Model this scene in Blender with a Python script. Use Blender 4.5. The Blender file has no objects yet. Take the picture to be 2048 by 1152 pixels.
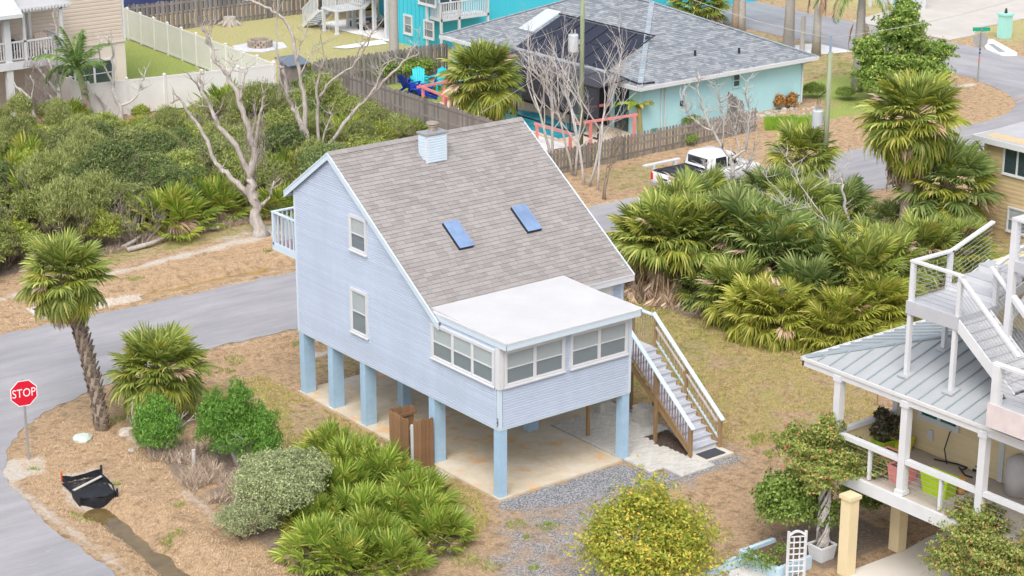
import bpy, math, random
import numpy as np
from mathutils import Matrix, Vector, Quaternion, Euler
R = math.radians
S = bpy.context.scene
COL = S.collection
# ------------------------------------------------------------------ camera
CAM = np.array([-30.4772, -39.8726, 22.7971]); YAW, PIT, ROLL, FPX = 0.6593, 0.3204, 0.0013, 3983.97
DV = np.array([math.sin(YAW)*math.cos(PIT), math.cos(YAW)*math.cos(PIT), -math.sin(PIT)])
_r = np.array([math.cos(YAW), -math.sin(YAW), 0.0]); _u = np.cross(_r, DV)
RV = _r*math.cos(ROLL)+_u*math.sin(ROLL); UV = _u*math.cos(ROLL)-_r*math.sin(ROLL)
cd = bpy.data.cameras.new('camera'); cam = bpy.data.objects.new('camera', cd); COL.objects.link(cam)
cd.sensor_width = 36; cd.lens = FPX/2048*36; cd.clip_end = 2000; cd.clip_start = 0.5
cam.matrix_world = Matrix(((RV[0], UV[0], -DV[0], CAM[0]), (RV[1], UV[1], -DV[1], CAM[1]), (RV[2], UV[2], -DV[2], CAM[2]), (0, 0, 0, 1)))
S.camera = cam
# ------------------------------------------------------------------ overcast sky and soft sun
SUN_EL, SUN_AZ = R(55), R(228)          # azimuth clockwise from +Y
W = bpy.data.worlds.new('World'); S.world = W; W.use_nodes = True
nt = W.node_tree; bg = nt.nodes['Background']
sky = nt.nodes.new('ShaderNodeTexSky'); sky.sky_type = 'NISHITA'; sky.sun_disc = False
sky.sun_elevation = SUN_EL; sky.sun_rotation = SUN_AZ; sky.dust_density = 4.0; sky.air_density = 1.0
hs = nt.nodes.new('ShaderNodeHueSaturation'); hs.inputs['Saturation'].default_value = 0.40
nt.links.new(sky.outputs[0], hs.inputs['Color']); nt.links.new(hs.outputs[0], bg.inputs[0]); bg.inputs[1].default_value = 0.15
sl = bpy.data.lights.new('sun', 'SUN'); sl.energy = 1.05; sl.angle = R(45); sl.color = (1.0, 0.95, 0.88)
sun = bpy.data.objects.new('sun', sl); COL.objects.link(sun)
sd = Vector((math.sin(SUN_AZ)*math.cos(SUN_EL), math.cos(SUN_AZ)*math.cos(SUN_EL), math.sin(SUN_EL)))
sun.rotation_euler = sd.to_track_quat('Z', 'Y').to_euler(); sun.location = sd*60
vs = S.view_settings; vs.view_transform = 'Standard'; vs.look = 'None'; vs.gamma = 1; vs.exposure = 0.70; vs.use_curve_mapping = False
# ------------------------------------------------------------------ helpers
def G(u, v, z=0.0):
    d = DV+RV*(u-1024)/FPX-UV*(v-576)/FPX; t = (z-CAM[2])/d[2]; p = CAM+t*d
    return float(p[0]), float(p[1]), float(z)
def GP(u, v, p0, n):                      # a sight line met with a plane of the place
    d = DV+RV*(u-1024)/FPX-UV*(v-576)/FPX; n = np.array(n, float); t = ((np.array(p0)-CAM)@n)/(d@n); p = CAM+t*d
    return tuple(float(a) for a in p)
def facing(u, v, base, dd=0.0):           # point on the upright plane through base that faces the viewer, dd metres behind it
    n = np.array([DV[0], DV[1], 0.0]); n /= np.linalg.norm(n)
    return GP(u, v, np.array(base)+n*dd, n)
def tri(p, q, t): return tuple(a+(b-a)*t for a, b in zip(p, q))
class MB:
    def __init__(s, O=None, U=None, N=None):
        s.v = []; s.f = []; s.m = []; s.k = 0; s.T = None
        if O is not None:
            s.T = (np.array(O, float), np.array(U, float), np.array(N, float))
    def add(s, vs, fs):
        b = len(s.v)
        if s.T:
            O, U, N = s.T
            vs = [tuple(O+U*a+N*c+np.array([0, 0, z])) for a, c, z in vs]
        s.v += [tuple(map(float, q)) for q in vs]; s.f += [tuple(b+i for i in f) for f in fs]; s.m += [s.k]*len(fs)
        return s
    def box(s, x0, x1, y0, y1, z0, z1):
        return s.add([(x0,y0,z0),(x1,y0,z0),(x1,y1,z0),(x0,y1,z0),(x0,y0,z1),(x1,y0,z1),(x1,y1,z1),(x0,y1,z1)],
                     [(0,3,2,1),(4,5,6,7),(0,1,5,4),(1,2,6,5),(2,3,7,6),(3,0,4,7)])
    def hexa(s, p):                       # 8 points, bottom ring then top ring
        return s.add(p, [(0,3,2,1),(4,5,6,7),(0,1,5,4),(1,2,6,5),(2,3,7,6),(3,0,4,7)])
    def beam(s, p, q, w, h, up=(0, 0, 1)):
        p = np.array(p, float); q = np.array(q, float); d = q-p; d /= np.linalg.norm(d)+1e-9
        up = np.array(up, float); a = np.cross(d, up)
        if np.linalg.norm(a) < 1e-4: a = np.cross(d, (1, 0, 0))
        a /= np.linalg.norm(a); b = np.cross(a, d)
        a = a*w/2; b = b*h/2
        return s.hexa([p-a-b, p+a-b, q+a-b, q-a-b, p-a+b, p+a+b, q+a+b, q-a+b])
    def tube(s, pts, rad, n=6):
        pts = [np.array(p, float) for p in pts]
        if not hasattr(rad, '__len__'): rad = [rad]*len(pts)
        base = len(s.v); vs = []; fs = []
        for i, p in enumerate(pts):
            t = pts[min(i+1, len(pts)-1)]-pts[max(i-1, 0)]; t = t/(np.linalg.norm(t)+1e-9)
            a = np.cross(t, (0.31, 0.17, 0.93) if abs(t[2]) < .9 else (1, 0, 0)); a /= np.linalg.norm(a)+1e-9; b = np.cross(t, a)
            for k in range(n):
                an = 2*math.pi*k/n; vs.append(p+(a*math.cos(an)+b*math.sin(an))*rad[i])
        for i in range(len(pts)-1):
            for k in range(n):
                fs.append((i*n+k, i*n+(k+1) % n, (i+1)*n+(k+1) % n, (i+1)*n+k))
        fs.append(tuple(range(n))[::-1]); fs.append(tuple((len(pts)-1)*n+k for k in range(n)))
        return s.add(vs, fs)
    def slab(s, pts, n):                  # polygon thickened along vector n
        m = len(pts); p2 = [tuple(a+b for a, b in zip(p, n)) for p in pts]
        return s.add(list(pts)+p2, [tuple(range(m))[::-1], tuple(range(m, 2*m))]+[(i, (i+1) % m, m+(i+1) % m, m+i) for i in range(m)])
    def poly(s, pts): return s.add(pts, [tuple(range(len(pts)))])
    def mesh(s, name, mats, smooth=False):
        me = bpy.data.meshes.new(name); me.from_pydata(s.v, [], s.f)
        for m in (mats if isinstance(mats, (list, tuple)) else [mats]): me.materials.append(m)
        if any(s.m): me.polygons.foreach_set('material_index', s.m)
        if smooth: me.polygons.foreach_set('use_smooth', [True]*len(s.f))
        me.update(); return me
    def obj(s, name, mats, parent=None, smooth=False):
        return link(name, s.mesh(name, mats, smooth), parent)
def link(name, me, parent=None, mat=None):
    o = bpy.data.objects.new(name, me); COL.objects.link(o)
    if parent is not None:
        o.parent = parent
        if 'wl' in parent and parent.type == 'EMPTY': o.location = -Vector(parent['wl'])
    if mat is not None: o.matrix_local = mat
    return o
LABELS = {}
def tag(o, label, cat, group=None):
    o['label'] = label; o['category'] = cat
    if group: o['group'] = group
    LABELS.setdefault(label, []).append(o.name)
    return o
def thing(name, label, cat, loc=(0, 0, 0), group=None, rz=0.0, sc=1.0):
    o = bpy.data.objects.new(name, None); COL.objects.link(o); o.location = loc; o.rotation_euler = (0, 0, rz); o.scale = (sc,)*3
    o.empty_display_size = .2
    if rz == 0 and sc == 1.0: o['wl'] = tuple(loc)
    return tag(o, label, cat, group)
def struct(o): o['kind'] = 'structure'; return o
def stuff(o): o['kind'] = 'stuff'; return o
# ------------------------------------------------------------------ materials
def newmat(name):
    m = bpy.data.materials.new(name); m.use_nodes = True; return m, m.node_tree.nodes, m.node_tree.links, m.node_tree.nodes['Principled BSDF']
def ramp(nd, stops):
    r = nd.new('ShaderNodeValToRGB'); e = r.color_ramp.elements
    while len(e) < len(stops): e.new(0.5)
    for i, (p, c) in enumerate(stops): e[i].position = p; e[i].color = (*c, 1)
    return r
def mul(c, k): return tuple(min(1, a*k) for a in c)
def noise(nd, lk, scale, detail=3, vec=None, rough=.6):
    n = nd.new('ShaderNodeTexNoise'); n.inputs['Scale'].default_value = scale; n.inputs['Detail'].default_value = detail; n.inputs['Roughness'].default_value = rough
    if vec is None:
        t = nd.new('ShaderNodeTexCoord'); vec = t.outputs['Object']
    lk.new(vec, n.inputs['Vector']); return n
def mixc(nd, lk, f, a, b, mode='MIX'):
    m = nd.new('ShaderNodeMix'); m.data_type = 'RGBA'; m.blend_type = mode
    for s, v in ((m.inputs[0], f), (m.inputs[6], a), (m.inputs[7], b)):
        if hasattr(v, 'links'): lk.new(v, s)
        elif isinstance(v, (int, float)): s.default_value = v
        else: s.default_value = (*v, 1)
    return m.outputs[2]
def bump(nd, lk, h, strength, dist, bs):
    b = nd.new('ShaderNodeBump'); b.inputs['Strength'].default_value = strength; b.inputs['Distance'].default_value = dist
    lk.new(h, b.inputs['Height']); lk.new(b.outputs[0], bs.inputs['Normal']); return b
_M = {}
def mat(name, c, rough=.6, var=.12, scale=3.0, rnd=0.0, bmp=0.0, bscale=40, metal=0.0, stain=None, stainamt=.5, stretch=None, island=False, spec=.3):
    """plain painted / wooden / mineral surface: colour with grain, optional per-piece variation, stains"""
    if name in _M: return _M[name]
    m, nd, lk, bs = newmat(name)
    vec = None
    tc = nd.new('ShaderNodeTexCoord'); vec = tc.outputs['Object']
    if stretch:
        mp = nd.new('ShaderNodeMapping'); mp.inputs['Scale'].default_value = stretch; lk.new(vec, mp.inputs['Vector']); vec = mp.outputs[0]
    n = noise(nd, lk, scale, 5, vec, .65)
    col = ramp(nd, [(.25, mul(c, 1-var)), (.75, mul(c, 1+var))]); lk.new(n.outputs[0], col.inputs[0]); out = col.outputs[0]
    if stain:
        n2 = noise(nd, lk, scale*.35, 6, vec, .7); r2 = ramp(nd, [(.5, (0, 0, 0)), (.72, (stainamt,)*3)]); lk.new(n2.outputs[0], r2.inputs[0])
        out = mixc(nd, lk, r2.outputs[0], out, stain)
    if rnd:
        if island:
            g = nd.new('ShaderNodeNewGeometry'); rv = g.outputs['Random Per Island']
        else:
            g = nd.new('ShaderNodeObjectInfo'); rv = g.outputs['Random']
        r3 = ramp(nd, [(0, (1-rnd,)*3), (1, (min(1, 1+rnd*.0),)*3)]); lk.new(rv, r3.inputs[0])
        out = mixc(nd, lk, 1.0, out, r3.outputs[0], 'MULTIPLY')
    lk.new(out, bs.inputs['Base Color']); bs.inputs['Roughness'].default_value = rough; bs.inputs['Metallic'].default_value = metal
    bs.inputs['Specular IOR Level'].default_value = spec
    if bmp:
        nb = noise(nd, lk, bscale, 4, vec, .7); bump(nd, lk, nb.outputs[0], bmp, .02, bs)
    _M[name] = m; return m
def leafmat(name, stops, rough=.55, trans=.38, rndobj=.25, spec=.35):
    """leaves: colour differs leaf by leaf and plant by plant, some light passes through"""
    m, nd, lk, bs = newmat(name)
    stops = [(p, mul(c, 1.75)) for p, c in stops]
    g = nd.new('ShaderNodeNewGeometry'); r = ramp(nd, stops); lk.new(g.outputs['Random Per Island'], r.inputs[0])
    oi = nd.new('ShaderNodeObjectInfo'); r2 = ramp(nd, [(0, (1-rndobj,)*3), (1, (1, 1, 1))]); lk.new(oi.outputs['Random'], r2.inputs[0])
    out = mixc(nd, lk, 1.0, r.outputs[0], r2.outputs[0], 'MULTIPLY')
    lk.new(out, bs.inputs['Base Color']); bs.inputs['Roughness'].default_value = rough; bs.inputs['Specular IOR Level'].default_value = spec
    t = nd.new('ShaderNodeBsdfTranslucent'); lk.new(out, t.inputs[0]); mx = nd.new('ShaderNodeMixShader'); mx.inputs[0].default_value = trans
    lk.new(bs.outputs[0], mx.inputs[1]); lk.new(t.outputs[0], mx.inputs[2]); lk.new(mx.outputs[0], nd['Material Output'].inputs[0]); return m
def glassmat(name, c, transp=.5, rough=.05):
    m, nd, lk, bs = newmat(name)
    bs.inputs['Base Color'].default_value = (*c, 1); bs.inputs['Roughness'].default_value = rough; bs.inputs['Specular IOR Level'].default_value = .8
    t = nd.new('ShaderNodeBsdfTransparent'); mx = nd.new('ShaderNodeMixShader'); mx.inputs[0].default_value = transp
    lk.new(bs.outputs[0], mx.inputs[1]); lk.new(t.outputs[0], mx.inputs[2]); lk.new(mx.outputs[0], nd['Material Output'].inputs[0]); return m
M_WHITE = mat('white_paint', (.62, .63, .655), .5, .05, 2, stain=(.50, .51, .52), stainamt=.4)
M_BLUE = mat('pale_blue_siding', (.49, .562, .695), .5, .06, 1.2, rnd=.08, stretch=(1, 1, .3), stain=(.43, .50, .60), stainamt=.45)
M_BLUET = mat('pale_blue_trim', (.56, .66, .75), .5, .04, 2)
M_PIL = mat('blue_block_paint', (.36, .52, .68), .6, .08, 3, bmp=.2, bscale=60)
M_CONC = mat('concrete', (.56, .53, .47), .85, .07, 1.5, bmp=.15, bscale=90, stain=(.50, .44, .34), stainamt=.5)
M_WOOD = mat('weathered_wood', (.30, .27, .25), .85, .22, 6, rnd=.45, stretch=(3, 3, .4), bmp=.3, bscale=20)
M_BROWN = mat('brown_wood', (.30, .17, .09), .8, .22, 7, rnd=.3, stretch=(3, 3, .5), bmp=.3, bscale=20)
M_TAN = mat('treated_post', (.34, .22, .11), .8, .18, 6, rnd=.2, stretch=(3, 3, .5))
M_METAL = mat('galvanised', (.45, .46, .47), .45, .08, 8, metal=.6)
M_DARK = mat('dark_metal', (.03, .03, .035), .5, .2, 5)
M_BLIND = mat('white_blind', (.74, .78, .79), .6, .05, 2)
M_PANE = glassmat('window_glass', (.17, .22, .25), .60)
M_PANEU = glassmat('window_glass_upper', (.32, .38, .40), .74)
M_PANED = glassmat('dark_window_glass', (.05, .08, .09), .25)
# ------------------------------------------------------------------ terrain
rng = np.random.default_rng(7); random.seed(7)
def axis(lo, fine0, fine1, hi, st, gr=1.16):
    a = list(np.arange(fine0, fine1+1e-6, st)); d = st; x = fine1
    while x < hi: d *= gr; d = min(d, 60); x += d; a.append(x)
    d = st; x = fine0
    while x > lo: d *= gr; d = min(d, 60); x -= d; a.insert(0, x)
    return np.array(a)
def sstep(a, b, x): t = np.clip((x-a)/(b-a), 0, 1); return t*t*(3-2*t)
def vnoise(x, y, sc, seed):               # smooth value noise
    r = np.random.default_rng(seed).random((64, 64)); X = np.asarray(x)*sc; Y = np.asarray(y)*sc
    i = np.floor(X).astype(int); j = np.floor(Y).astype(int); fx = X-i; fy = Y-j; fx = fx*fx*(3-2*fx); fy = fy*fy*(3-2*fy)
    g = lambda a, b: r[a % 64, b % 64]
    return (g(i, j)*(1-fx)+g(i+1, j)*fx)*(1-fy)+(g(i, j+1)*(1-fx)+g(i+1, j+1)*fx)*fy
def fbm(x, y, sc, seed): return .5*vnoise(x, y, sc, seed)+.3*vnoise(x, y, sc*2.1, seed+1)+.2*vnoise(x, y, sc*4.3, seed+2)
def sdpoly(P, X, Y):
    d = np.full(X.shape, 1e9); s = np.ones(X.shape); n = len(P)
    for i in range(n):
        ax, ay = P[i]; bx, by = P[i-1]; ex, ey = bx-ax, by-ay; wx, wy = X-ax, Y-ay
        t = np.clip((wx*ex+wy*ey)/(ex*ex+ey*ey), 0, 1); d = np.minimum(d, (wx-ex*t)**2+(wy-ey*t)**2)
        c1 = Y >= ay; c2 = Y < by; c3 = ex*wy > ey*wx
        s = np.where((c1 & c2 & c3) | (~c1 & ~c2 & ~c3), -s, s)
    return s*np.sqrt(d)
CORNER_POLY = [(-40, 2), (-10.45, 2), (-10.5, 7.3), (-10.1, 9.9), (-9.4, 11.3), (-8.4, 12.6), (-7.1, 13.6), (-5.6, 14.2), (-4.0, 14.7), (-2.2, 15.3), (-2, 22), (-40, 22)]
def height(x, y):
    x = np.asarray(x, float); y = np.asarray(y, float)
    wob = .35*(vnoise(x, y, .5, 3)-.5)+.22*(vnoise(x, y, 1.7, 8)-.5)
    h = -(.41-.09*vnoise(x*.2, y, .9, 12))*np.exp(-(np.abs(x+8.95+wob)/.55)**2.2)*sstep(7.6, 6.4, y)*sstep(-9.5, -8, y)
    h += .10*np.exp(-((x+7.9)/.5)**2)*sstep(7.5, 5, y)
    h += -.20*np.exp(-((y-22.0+wob)/.4)**2)*sstep(-2.5, -1.5, x)*sstep(18, 12, x)
    h += .13*np.exp(-((y-22.9+wob)/.35)**2)*sstep(-2, 0, x)*sstep(18, 12, x)
    h += -.16*np.exp(-((y-13.2+wob)/.4)**2)*sstep(-3, -2, x)*sstep(13, 11, x)
    h += .035*np.sin(y*7.5+2*vnoise(x, y, .3, 4))*sstep(13.5, 13.8, y)*sstep(15.2, 14.9, y)*sstep(-3, -1, x)+.03*np.sin(x*8+2*vnoise(x, y, .3, 6))*sstep(-8.3, -8.0, x)*sstep(-6.4, -6.8, x)*sstep(6.5, 5.5, y)
    h += .035*(vnoise(x, y, 2.4, 15)-.5)*np.exp(-((x+8.95)/1.0)**2)*(y < 6.8)
    rough = .05*(fbm(x, y, 1.1, 5)-.5)+.035*(vnoise(x, y, 4.5, 9)-.5)
    flat = np.maximum(np.maximum(sstep(16.2, 15.2, y)*0+((y > 15.0) & (y < 21.2)), ((x > -.4) & (x < 7.8) & (y > -2.6) & (y < 10.8))), x < -10.2)
    flat = np.maximum(flat, (x > 51.5) & (x < 76)); flat = np.maximum(flat, (x > 2.4) & (y < -8.6)); flat = np.maximum(flat, sdpoly(CORNER_POLY, x, y) < .35)
    return h+rough*(1-flat)*np.exp(-((np.maximum(np.abs(x-10), 60)-60)/40)**2)-.012*flat
gx = axis(-420, -14, 24, 480, .2); gy = axis(-420, -12, 28, 480, .2)
X, Y = np.meshgrid(gx, gy); Z = height(X, Y)
F = {k: np.zeros(X.shape) for k in ('lawn', 'sand', 'gravel', 'lush', 'litter', 'yellow')}
def region(k, P, amt=1.0, soft=.5):
    d = sdpoly(P, X, Y); F[k] = np.maximum(F[k], amt*sstep(soft, -soft, d))
region('lawn', [(7.4, 4), (8, -1.2), (10, -4), (14, -3), (18, 2), (20, 6), (15.5, 11.8), (7.2, 12.5)], .50, 2.0)
region('lawn', [(8, 4), (10, 2), (15, 6), (15, 11), (8, 12)], .78, 1.5)
region('lawn', [(-3, 2.5), (-.2, .5), (-.2, 12), (-3, 12.3)], .55, .6)
region('lawn', [(-3, -2.2), (-1, -.9), (-.4, .6), (-1.2, 2.2), (-2.5, 2.5)], .7, .7)
region('lawn', [(1, 10.6), (7, 10.6), (7, 12.7), (1, 12.7)], .55, .4)
region('lawn', [(-1, 25.6), (9, 26.2), (9, 29), (-1, 29)], .8, .5)
region('lawn', [(22.4, 45.2), (36, 45.2), (36, 65), (22.6, 65)], .75, .3)
region('yellow', [(22.4, 45.2), (36, 45.2), (36, 65), (22.6, 65)], 1.0, .3)
region('yellow', [(8, -1), (12, -4), (17, 2), (12, 4)], .6, 3)
region('lush', [(15, 46.4), (21, 46.4), (22, 64.8), (16, 64.8)], 1, .3)
region('lush', [(22.4, 37), (29, 37), (29.5, 45), (22.4, 45)], .95, .6)
region('lush', [(41.8, 24.8), (47, 25.2), (51, 31), (43, 34)], .75, .8)
region('lush', [(36.4, 25.3), (41.5, 25.6), (41.5, 27.4), (37, 27)], .8, .5)
region('lawn', [(44, 26), (52.4, 28.4), (52.2, 70), (44, 70)], .8, .5)
region('lawn', [(60.4, 20), (120, -20), (140, 120), (60.4, 120)], .8, 1)
region('yellow', [(60.4, 20), (120, -20), (140, 120), (60.4, 120)], .8, 1)
region('lawn', [(23.5, 25.8), (36, 25.8), (36, 30), (23.5, 30)], .6, .4)
region('lawn', [(23, 21.6), (26, 21.8), (29, 25.4), (23, 25.4)], .6, .8)
region('lawn', [(19, 6), (24, 14.5), (34, 14.5), (40, 2), (22, -2)], .75, 1)
region('sand', [(-30, 24.0), (-1, 24.1), (3, 24.6), (8, 25.0), (9.5, 25.6), (8.5, 26.3), (3, 25.5), (-2, 25.0), (-30, 25.2)], .74, .8)
region('sand', [(5.5, 25.6), (9, 25.7), (9.5, 27), (6, 26.6)], .6, .6)
region('sand', [(-10.2, 9.3), (-9, 9.2), (-8.6, 10.4), (-9.4, 10.9), (-10.1, 10.6)], .9, .4)
region('sand', [(-9.7, 7.2), (-9.2, 6.6), (-7.8, 6.9), (-7.6, 8.9), (-8.8, 9.1)], .75, .4)
region('sand', [(-4.9, 12.4), (-2.6, 12.6), (-2.0, 13.6), (-4.2, 13.9)], .95, .3)
region('sand', [(-6.6, 9.0), (-5.0, 8.6), (-4.6, 10), (-6.2, 10.6)], .55, .6)
region('sand', [(-1.2, 2.0), (.3, 1.8), (.3, 3.0), (-.9, 3.1)], .8, .3)
region('sand', [(1.8, 12.8), (4.2, 13.1), (7, 12.9), (7, 13.5), (1.8, 13.4)], .8, .25)
region('sand', [(-2.2, 21.9), (1, 21.8), (1, 22.3), (-2.2, 22.5)], .95, .2)
region('sand', [(-7.2, 3), (-6.6, 3), (-6.2, 6), (-6.9, 6)], .6, .3)
region('sand', [(43, 25.0), (52, 26.4), (52, 27.2), (43, 25.6)], .7, .3)
edge = np.minimum(np.abs(Y-15.3), np.abs(Y-20.95)); F['sand'] = np.maximum(F['sand'], .5*sstep(.5, 0, edge)*(X > -12))
F['sand'] = np.maximum(F['sand'], .55*sstep(.6, .05, np.abs(X+10.2))*(Y < 11))
region('gravel', [(-.1, -.05), (4.5, -.05), (4.55, -1.25), (7.3, -1.5), (7.7, -1.1), (7.8, -2.2), (5.6, -2.8), (3.6, -2.9), (2.6, -4), (.8, -6), (-3, -8), (-6, -8), (-4.4, -4.4), (-3.0, -3.0), (-1.2, -1.0)], .58, 1.2)
region('gravel', [(-.1, -.05), (4.5, -.05), (4.55, -1.25), (7.3, -1.5), (7.6, -1.1), (7.4, -2.0), (5.4, -2.2), (3.2, -1.6), (1.5, -1.5), (-.4, -.6)], .92, .5)
region('litter', [(-7, -1.6), (-2.6, -2.2), (-1.2, .2), (-2.4, 5.6), (-6.2, 5.5)], .9, .6)
region('litter', [(-6.8, 5.8), (-2.6, 5.4), (-2.8, 8.2), (-6, 9)], .7, .6)
region('litter', [(13.6, 11.8), (14.7, 6.2), (15.8, 3.3), (19, 2), (30, 8), (24, 15), (19.5, 15)], .8, .7)
region('litter', [(-8, 26.9), (1, 26.9), (9, 28), (21.3, 31), (21.3, 45.6), (11, 46.8), (-8, 48)], .9, .8)
region('litter', [(3.8, -8.6), (7, -8.6), (7.2, -6), (4, -6)], .7, .4)
n = len(gx); m_ = len(gy)
me = bpy.data.meshes.new('ground')
vv = np.stack([X.ravel(), Y.ravel(), Z.ravel()], 1).astype(np.float32)
idx = (np.arange(m_-1)[:, None]*n+np.arange(n-1)[None, :]).ravel()
quads = np.stack([idx, idx+1, idx+n+1, idx+n], 1).astype(np.int32)
me.vertices.add(len(vv)); me.vertices.foreach_set('co', vv.ravel())
me.loops.add(quads.size); me.loops.foreach_set('vertex_index', quads.ravel())
me.polygons.add(len(quads)); me.polygons.foreach_set('loop_start', np.arange(0, quads.size, 4, dtype=np.int32))
me.polygons.foreach_set('use_smooth', np.ones(len(quads), bool)); me.update(calc_edges=True)
for nm, ks in (('cover_a', ('lawn', 'sand', 'gravel')), ('cover_b', ('lush', 'litter', 'yellow'))):
    at = me.color_attributes.new(nm, 'FLOAT_COLOR', 'POINT')
    at.data.foreach_set('color', np.stack([F[k].ravel() for k in ks]+[np.ones(X.size)], 1).astype(np.float32).ravel())
def ground_mat():
    m, nd, lk, bs = newmat('ground_cover')
    tc = nd.new('ShaderNodeTexCoord'); P = tc.outputs['Object']
    def attr(n_):
        a = nd.new('ShaderNodeAttribute'); a.attribute_name = n_; s = nd.new('ShaderNodeSeparateColor'); lk.new(a.outputs['Color'], s.inputs[0]); return s.outputs
    A = attr('cover_a'); B = attr('cover_b')
    n1 = noise(nd, lk, 1.1, 6, P, .7); n2 = noise(nd, lk, 9, 5, P, .75); n3 = noise(nd, lk, 45, 3, P, .8); n4 = noise(nd, lk, .35, 4, P, .6)
    def fac(mask, nz, k, lo=.42, hi=.62):
        a = nd.new('ShaderNodeMath'); a.operation = 'MULTIPLY_ADD'; lk.new(nz, a.inputs[0]); a.inputs[1].default_value = k; a.inputs[2].default_value = -k/2
        b = nd.new('ShaderNodeMath'); b.operation = 'ADD'; lk.new(a.outputs[0], b.inputs[0]); lk.new(mask, b.inputs[1])
        r = nd.new('ShaderNodeMapRange'); r.interpolation_type = 'SMOOTHSTEP'; r.inputs[1].default_value = lo; r.inputs[2].default_value = hi; lk.new(b.outputs[0], r.inputs[0]); return r.outputs[0]
    def two(nz, a, b, lo=.3, hi=.7):
        r = ramp(nd, [(lo, a), (hi, b)]); lk.new(nz, r.inputs[0]); return r.outputs[0]
    straw = mixc(nd, lk, n1.outputs[0], two(n2.outputs[0], (.26, .165, .09), (.44, .30, .165), .32, .66), two(n2.outputs[0], (.33, .205, .11), (.50, .35, .20), .3, .66))
    n6 = noise(nd, lk, 3.2, 6, P, .72); fl = mixc(nd, lk, 1.0, two(n3.outputs[0], (.5, .47, .45), (1, 1, 1), .34, .52), two(n6.outputs[0], (.60, .57, .55), (1, 1, 1), .36, .52), 'MULTIPLY'); straw = mixc(nd, lk, 1.0, straw, fl, 'MULTIPLY')
    n7 = noise(nd, lk, .75, 5, P, .7); gm = two(n7.outputs[0], (0, 0, 0), (1, 1, 1), .36, .56); grass = mixc(nd, lk, gm, two(n2.outputs[0], (.15, .17, .03), (.29, .28, .07)), two(n2.outputs[0], (.27, .21, .09), (.44, .34, .17)))
    grass = mixc(nd, lk, 1.0, grass, fl, 'MULTIPLY')
    yel = two(n2.outputs[0], (.22, .21, .07), (.37, .32, .14)); ylf = fac(B[2], n1.outputs[0], .9, .3, .8)
    grass = mixc(nd, lk, ylf, grass, yel)
    lush = mixc(nd, lk, n4.outputs[0], two(n2.outputs[0], (.10, .16, .02), (.22, .30, .06)), two(n2.outputs[0], (.17, .20, .03), (.33, .36, .09)))
    sand = two(n2.outputs[0], (.34, .28, .22), (.50, .46, .42)); litter = two(n2.outputs[0], (.10, .075, .055), (.27, .20, .15), .3, .7)
    vo = nd.new('ShaderNodeTexVoronoi'); vo.inputs['Scale'].default_value = 26; lk.new(P, vo.inputs['Vector'])
    sc = nd.new('ShaderNodeSeparateColor'); lk.new(vo.outputs['Color'], sc.inputs[0]); gr = two(sc.outputs[0], (.16, .175, .20), (.50, .50, .53), .0, 1.0)
    gr = mixc(nd, lk, 1.0, gr, two(vo.outputs['Distance'], (1, 1, 1), (.45, .45, .45), .2, .7), 'MULTIPLY')
    c = straw
    c = mixc(nd, lk, fac(A[0], n1.outputs[0], 1.1, .40, .72), c, grass)
    c = mixc(nd, lk, fac(B[0], n1.outputs[0], .6), c, lush)
    c = mixc(nd, lk, fac(B[1], n2.outputs[0], .8), c, litter)
    c = mixc(nd, lk, fac(A[1], n1.outputs[0], .9, .40, .7), c, sand)
    c = mixc(nd, lk, fac(A[2], n1.outputs[0], 1.2, .30, .78), c, gr)
    hv = nd.new('ShaderNodeHueSaturation'); hv.inputs['Value'].default_value = 2.1; hv.inputs['Saturation'].default_value = .88; lk.new(c, hv.inputs['Color']); c = hv.outputs[0]
    lk.new(c, bs.inputs['Base Color']); bs.inputs['Roughness'].default_value = .95; bs.inputs['Specular IOR Level'].default_value = .1
    ad = nd.new('ShaderNodeMath'); ad.operation = 'ADD'; lk.new(n2.outputs[0], ad.inputs[0]); lk.new(n3.outputs[0], ad.inputs[1])
    bump(nd, lk, ad.outputs[0], 1.0, .09, bs)
    return m
me.materials.append(ground_mat()); struct(link('ground', me))
def hz(x, y): return float(height(np.array([x]), np.array([y]))[0])
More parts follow.
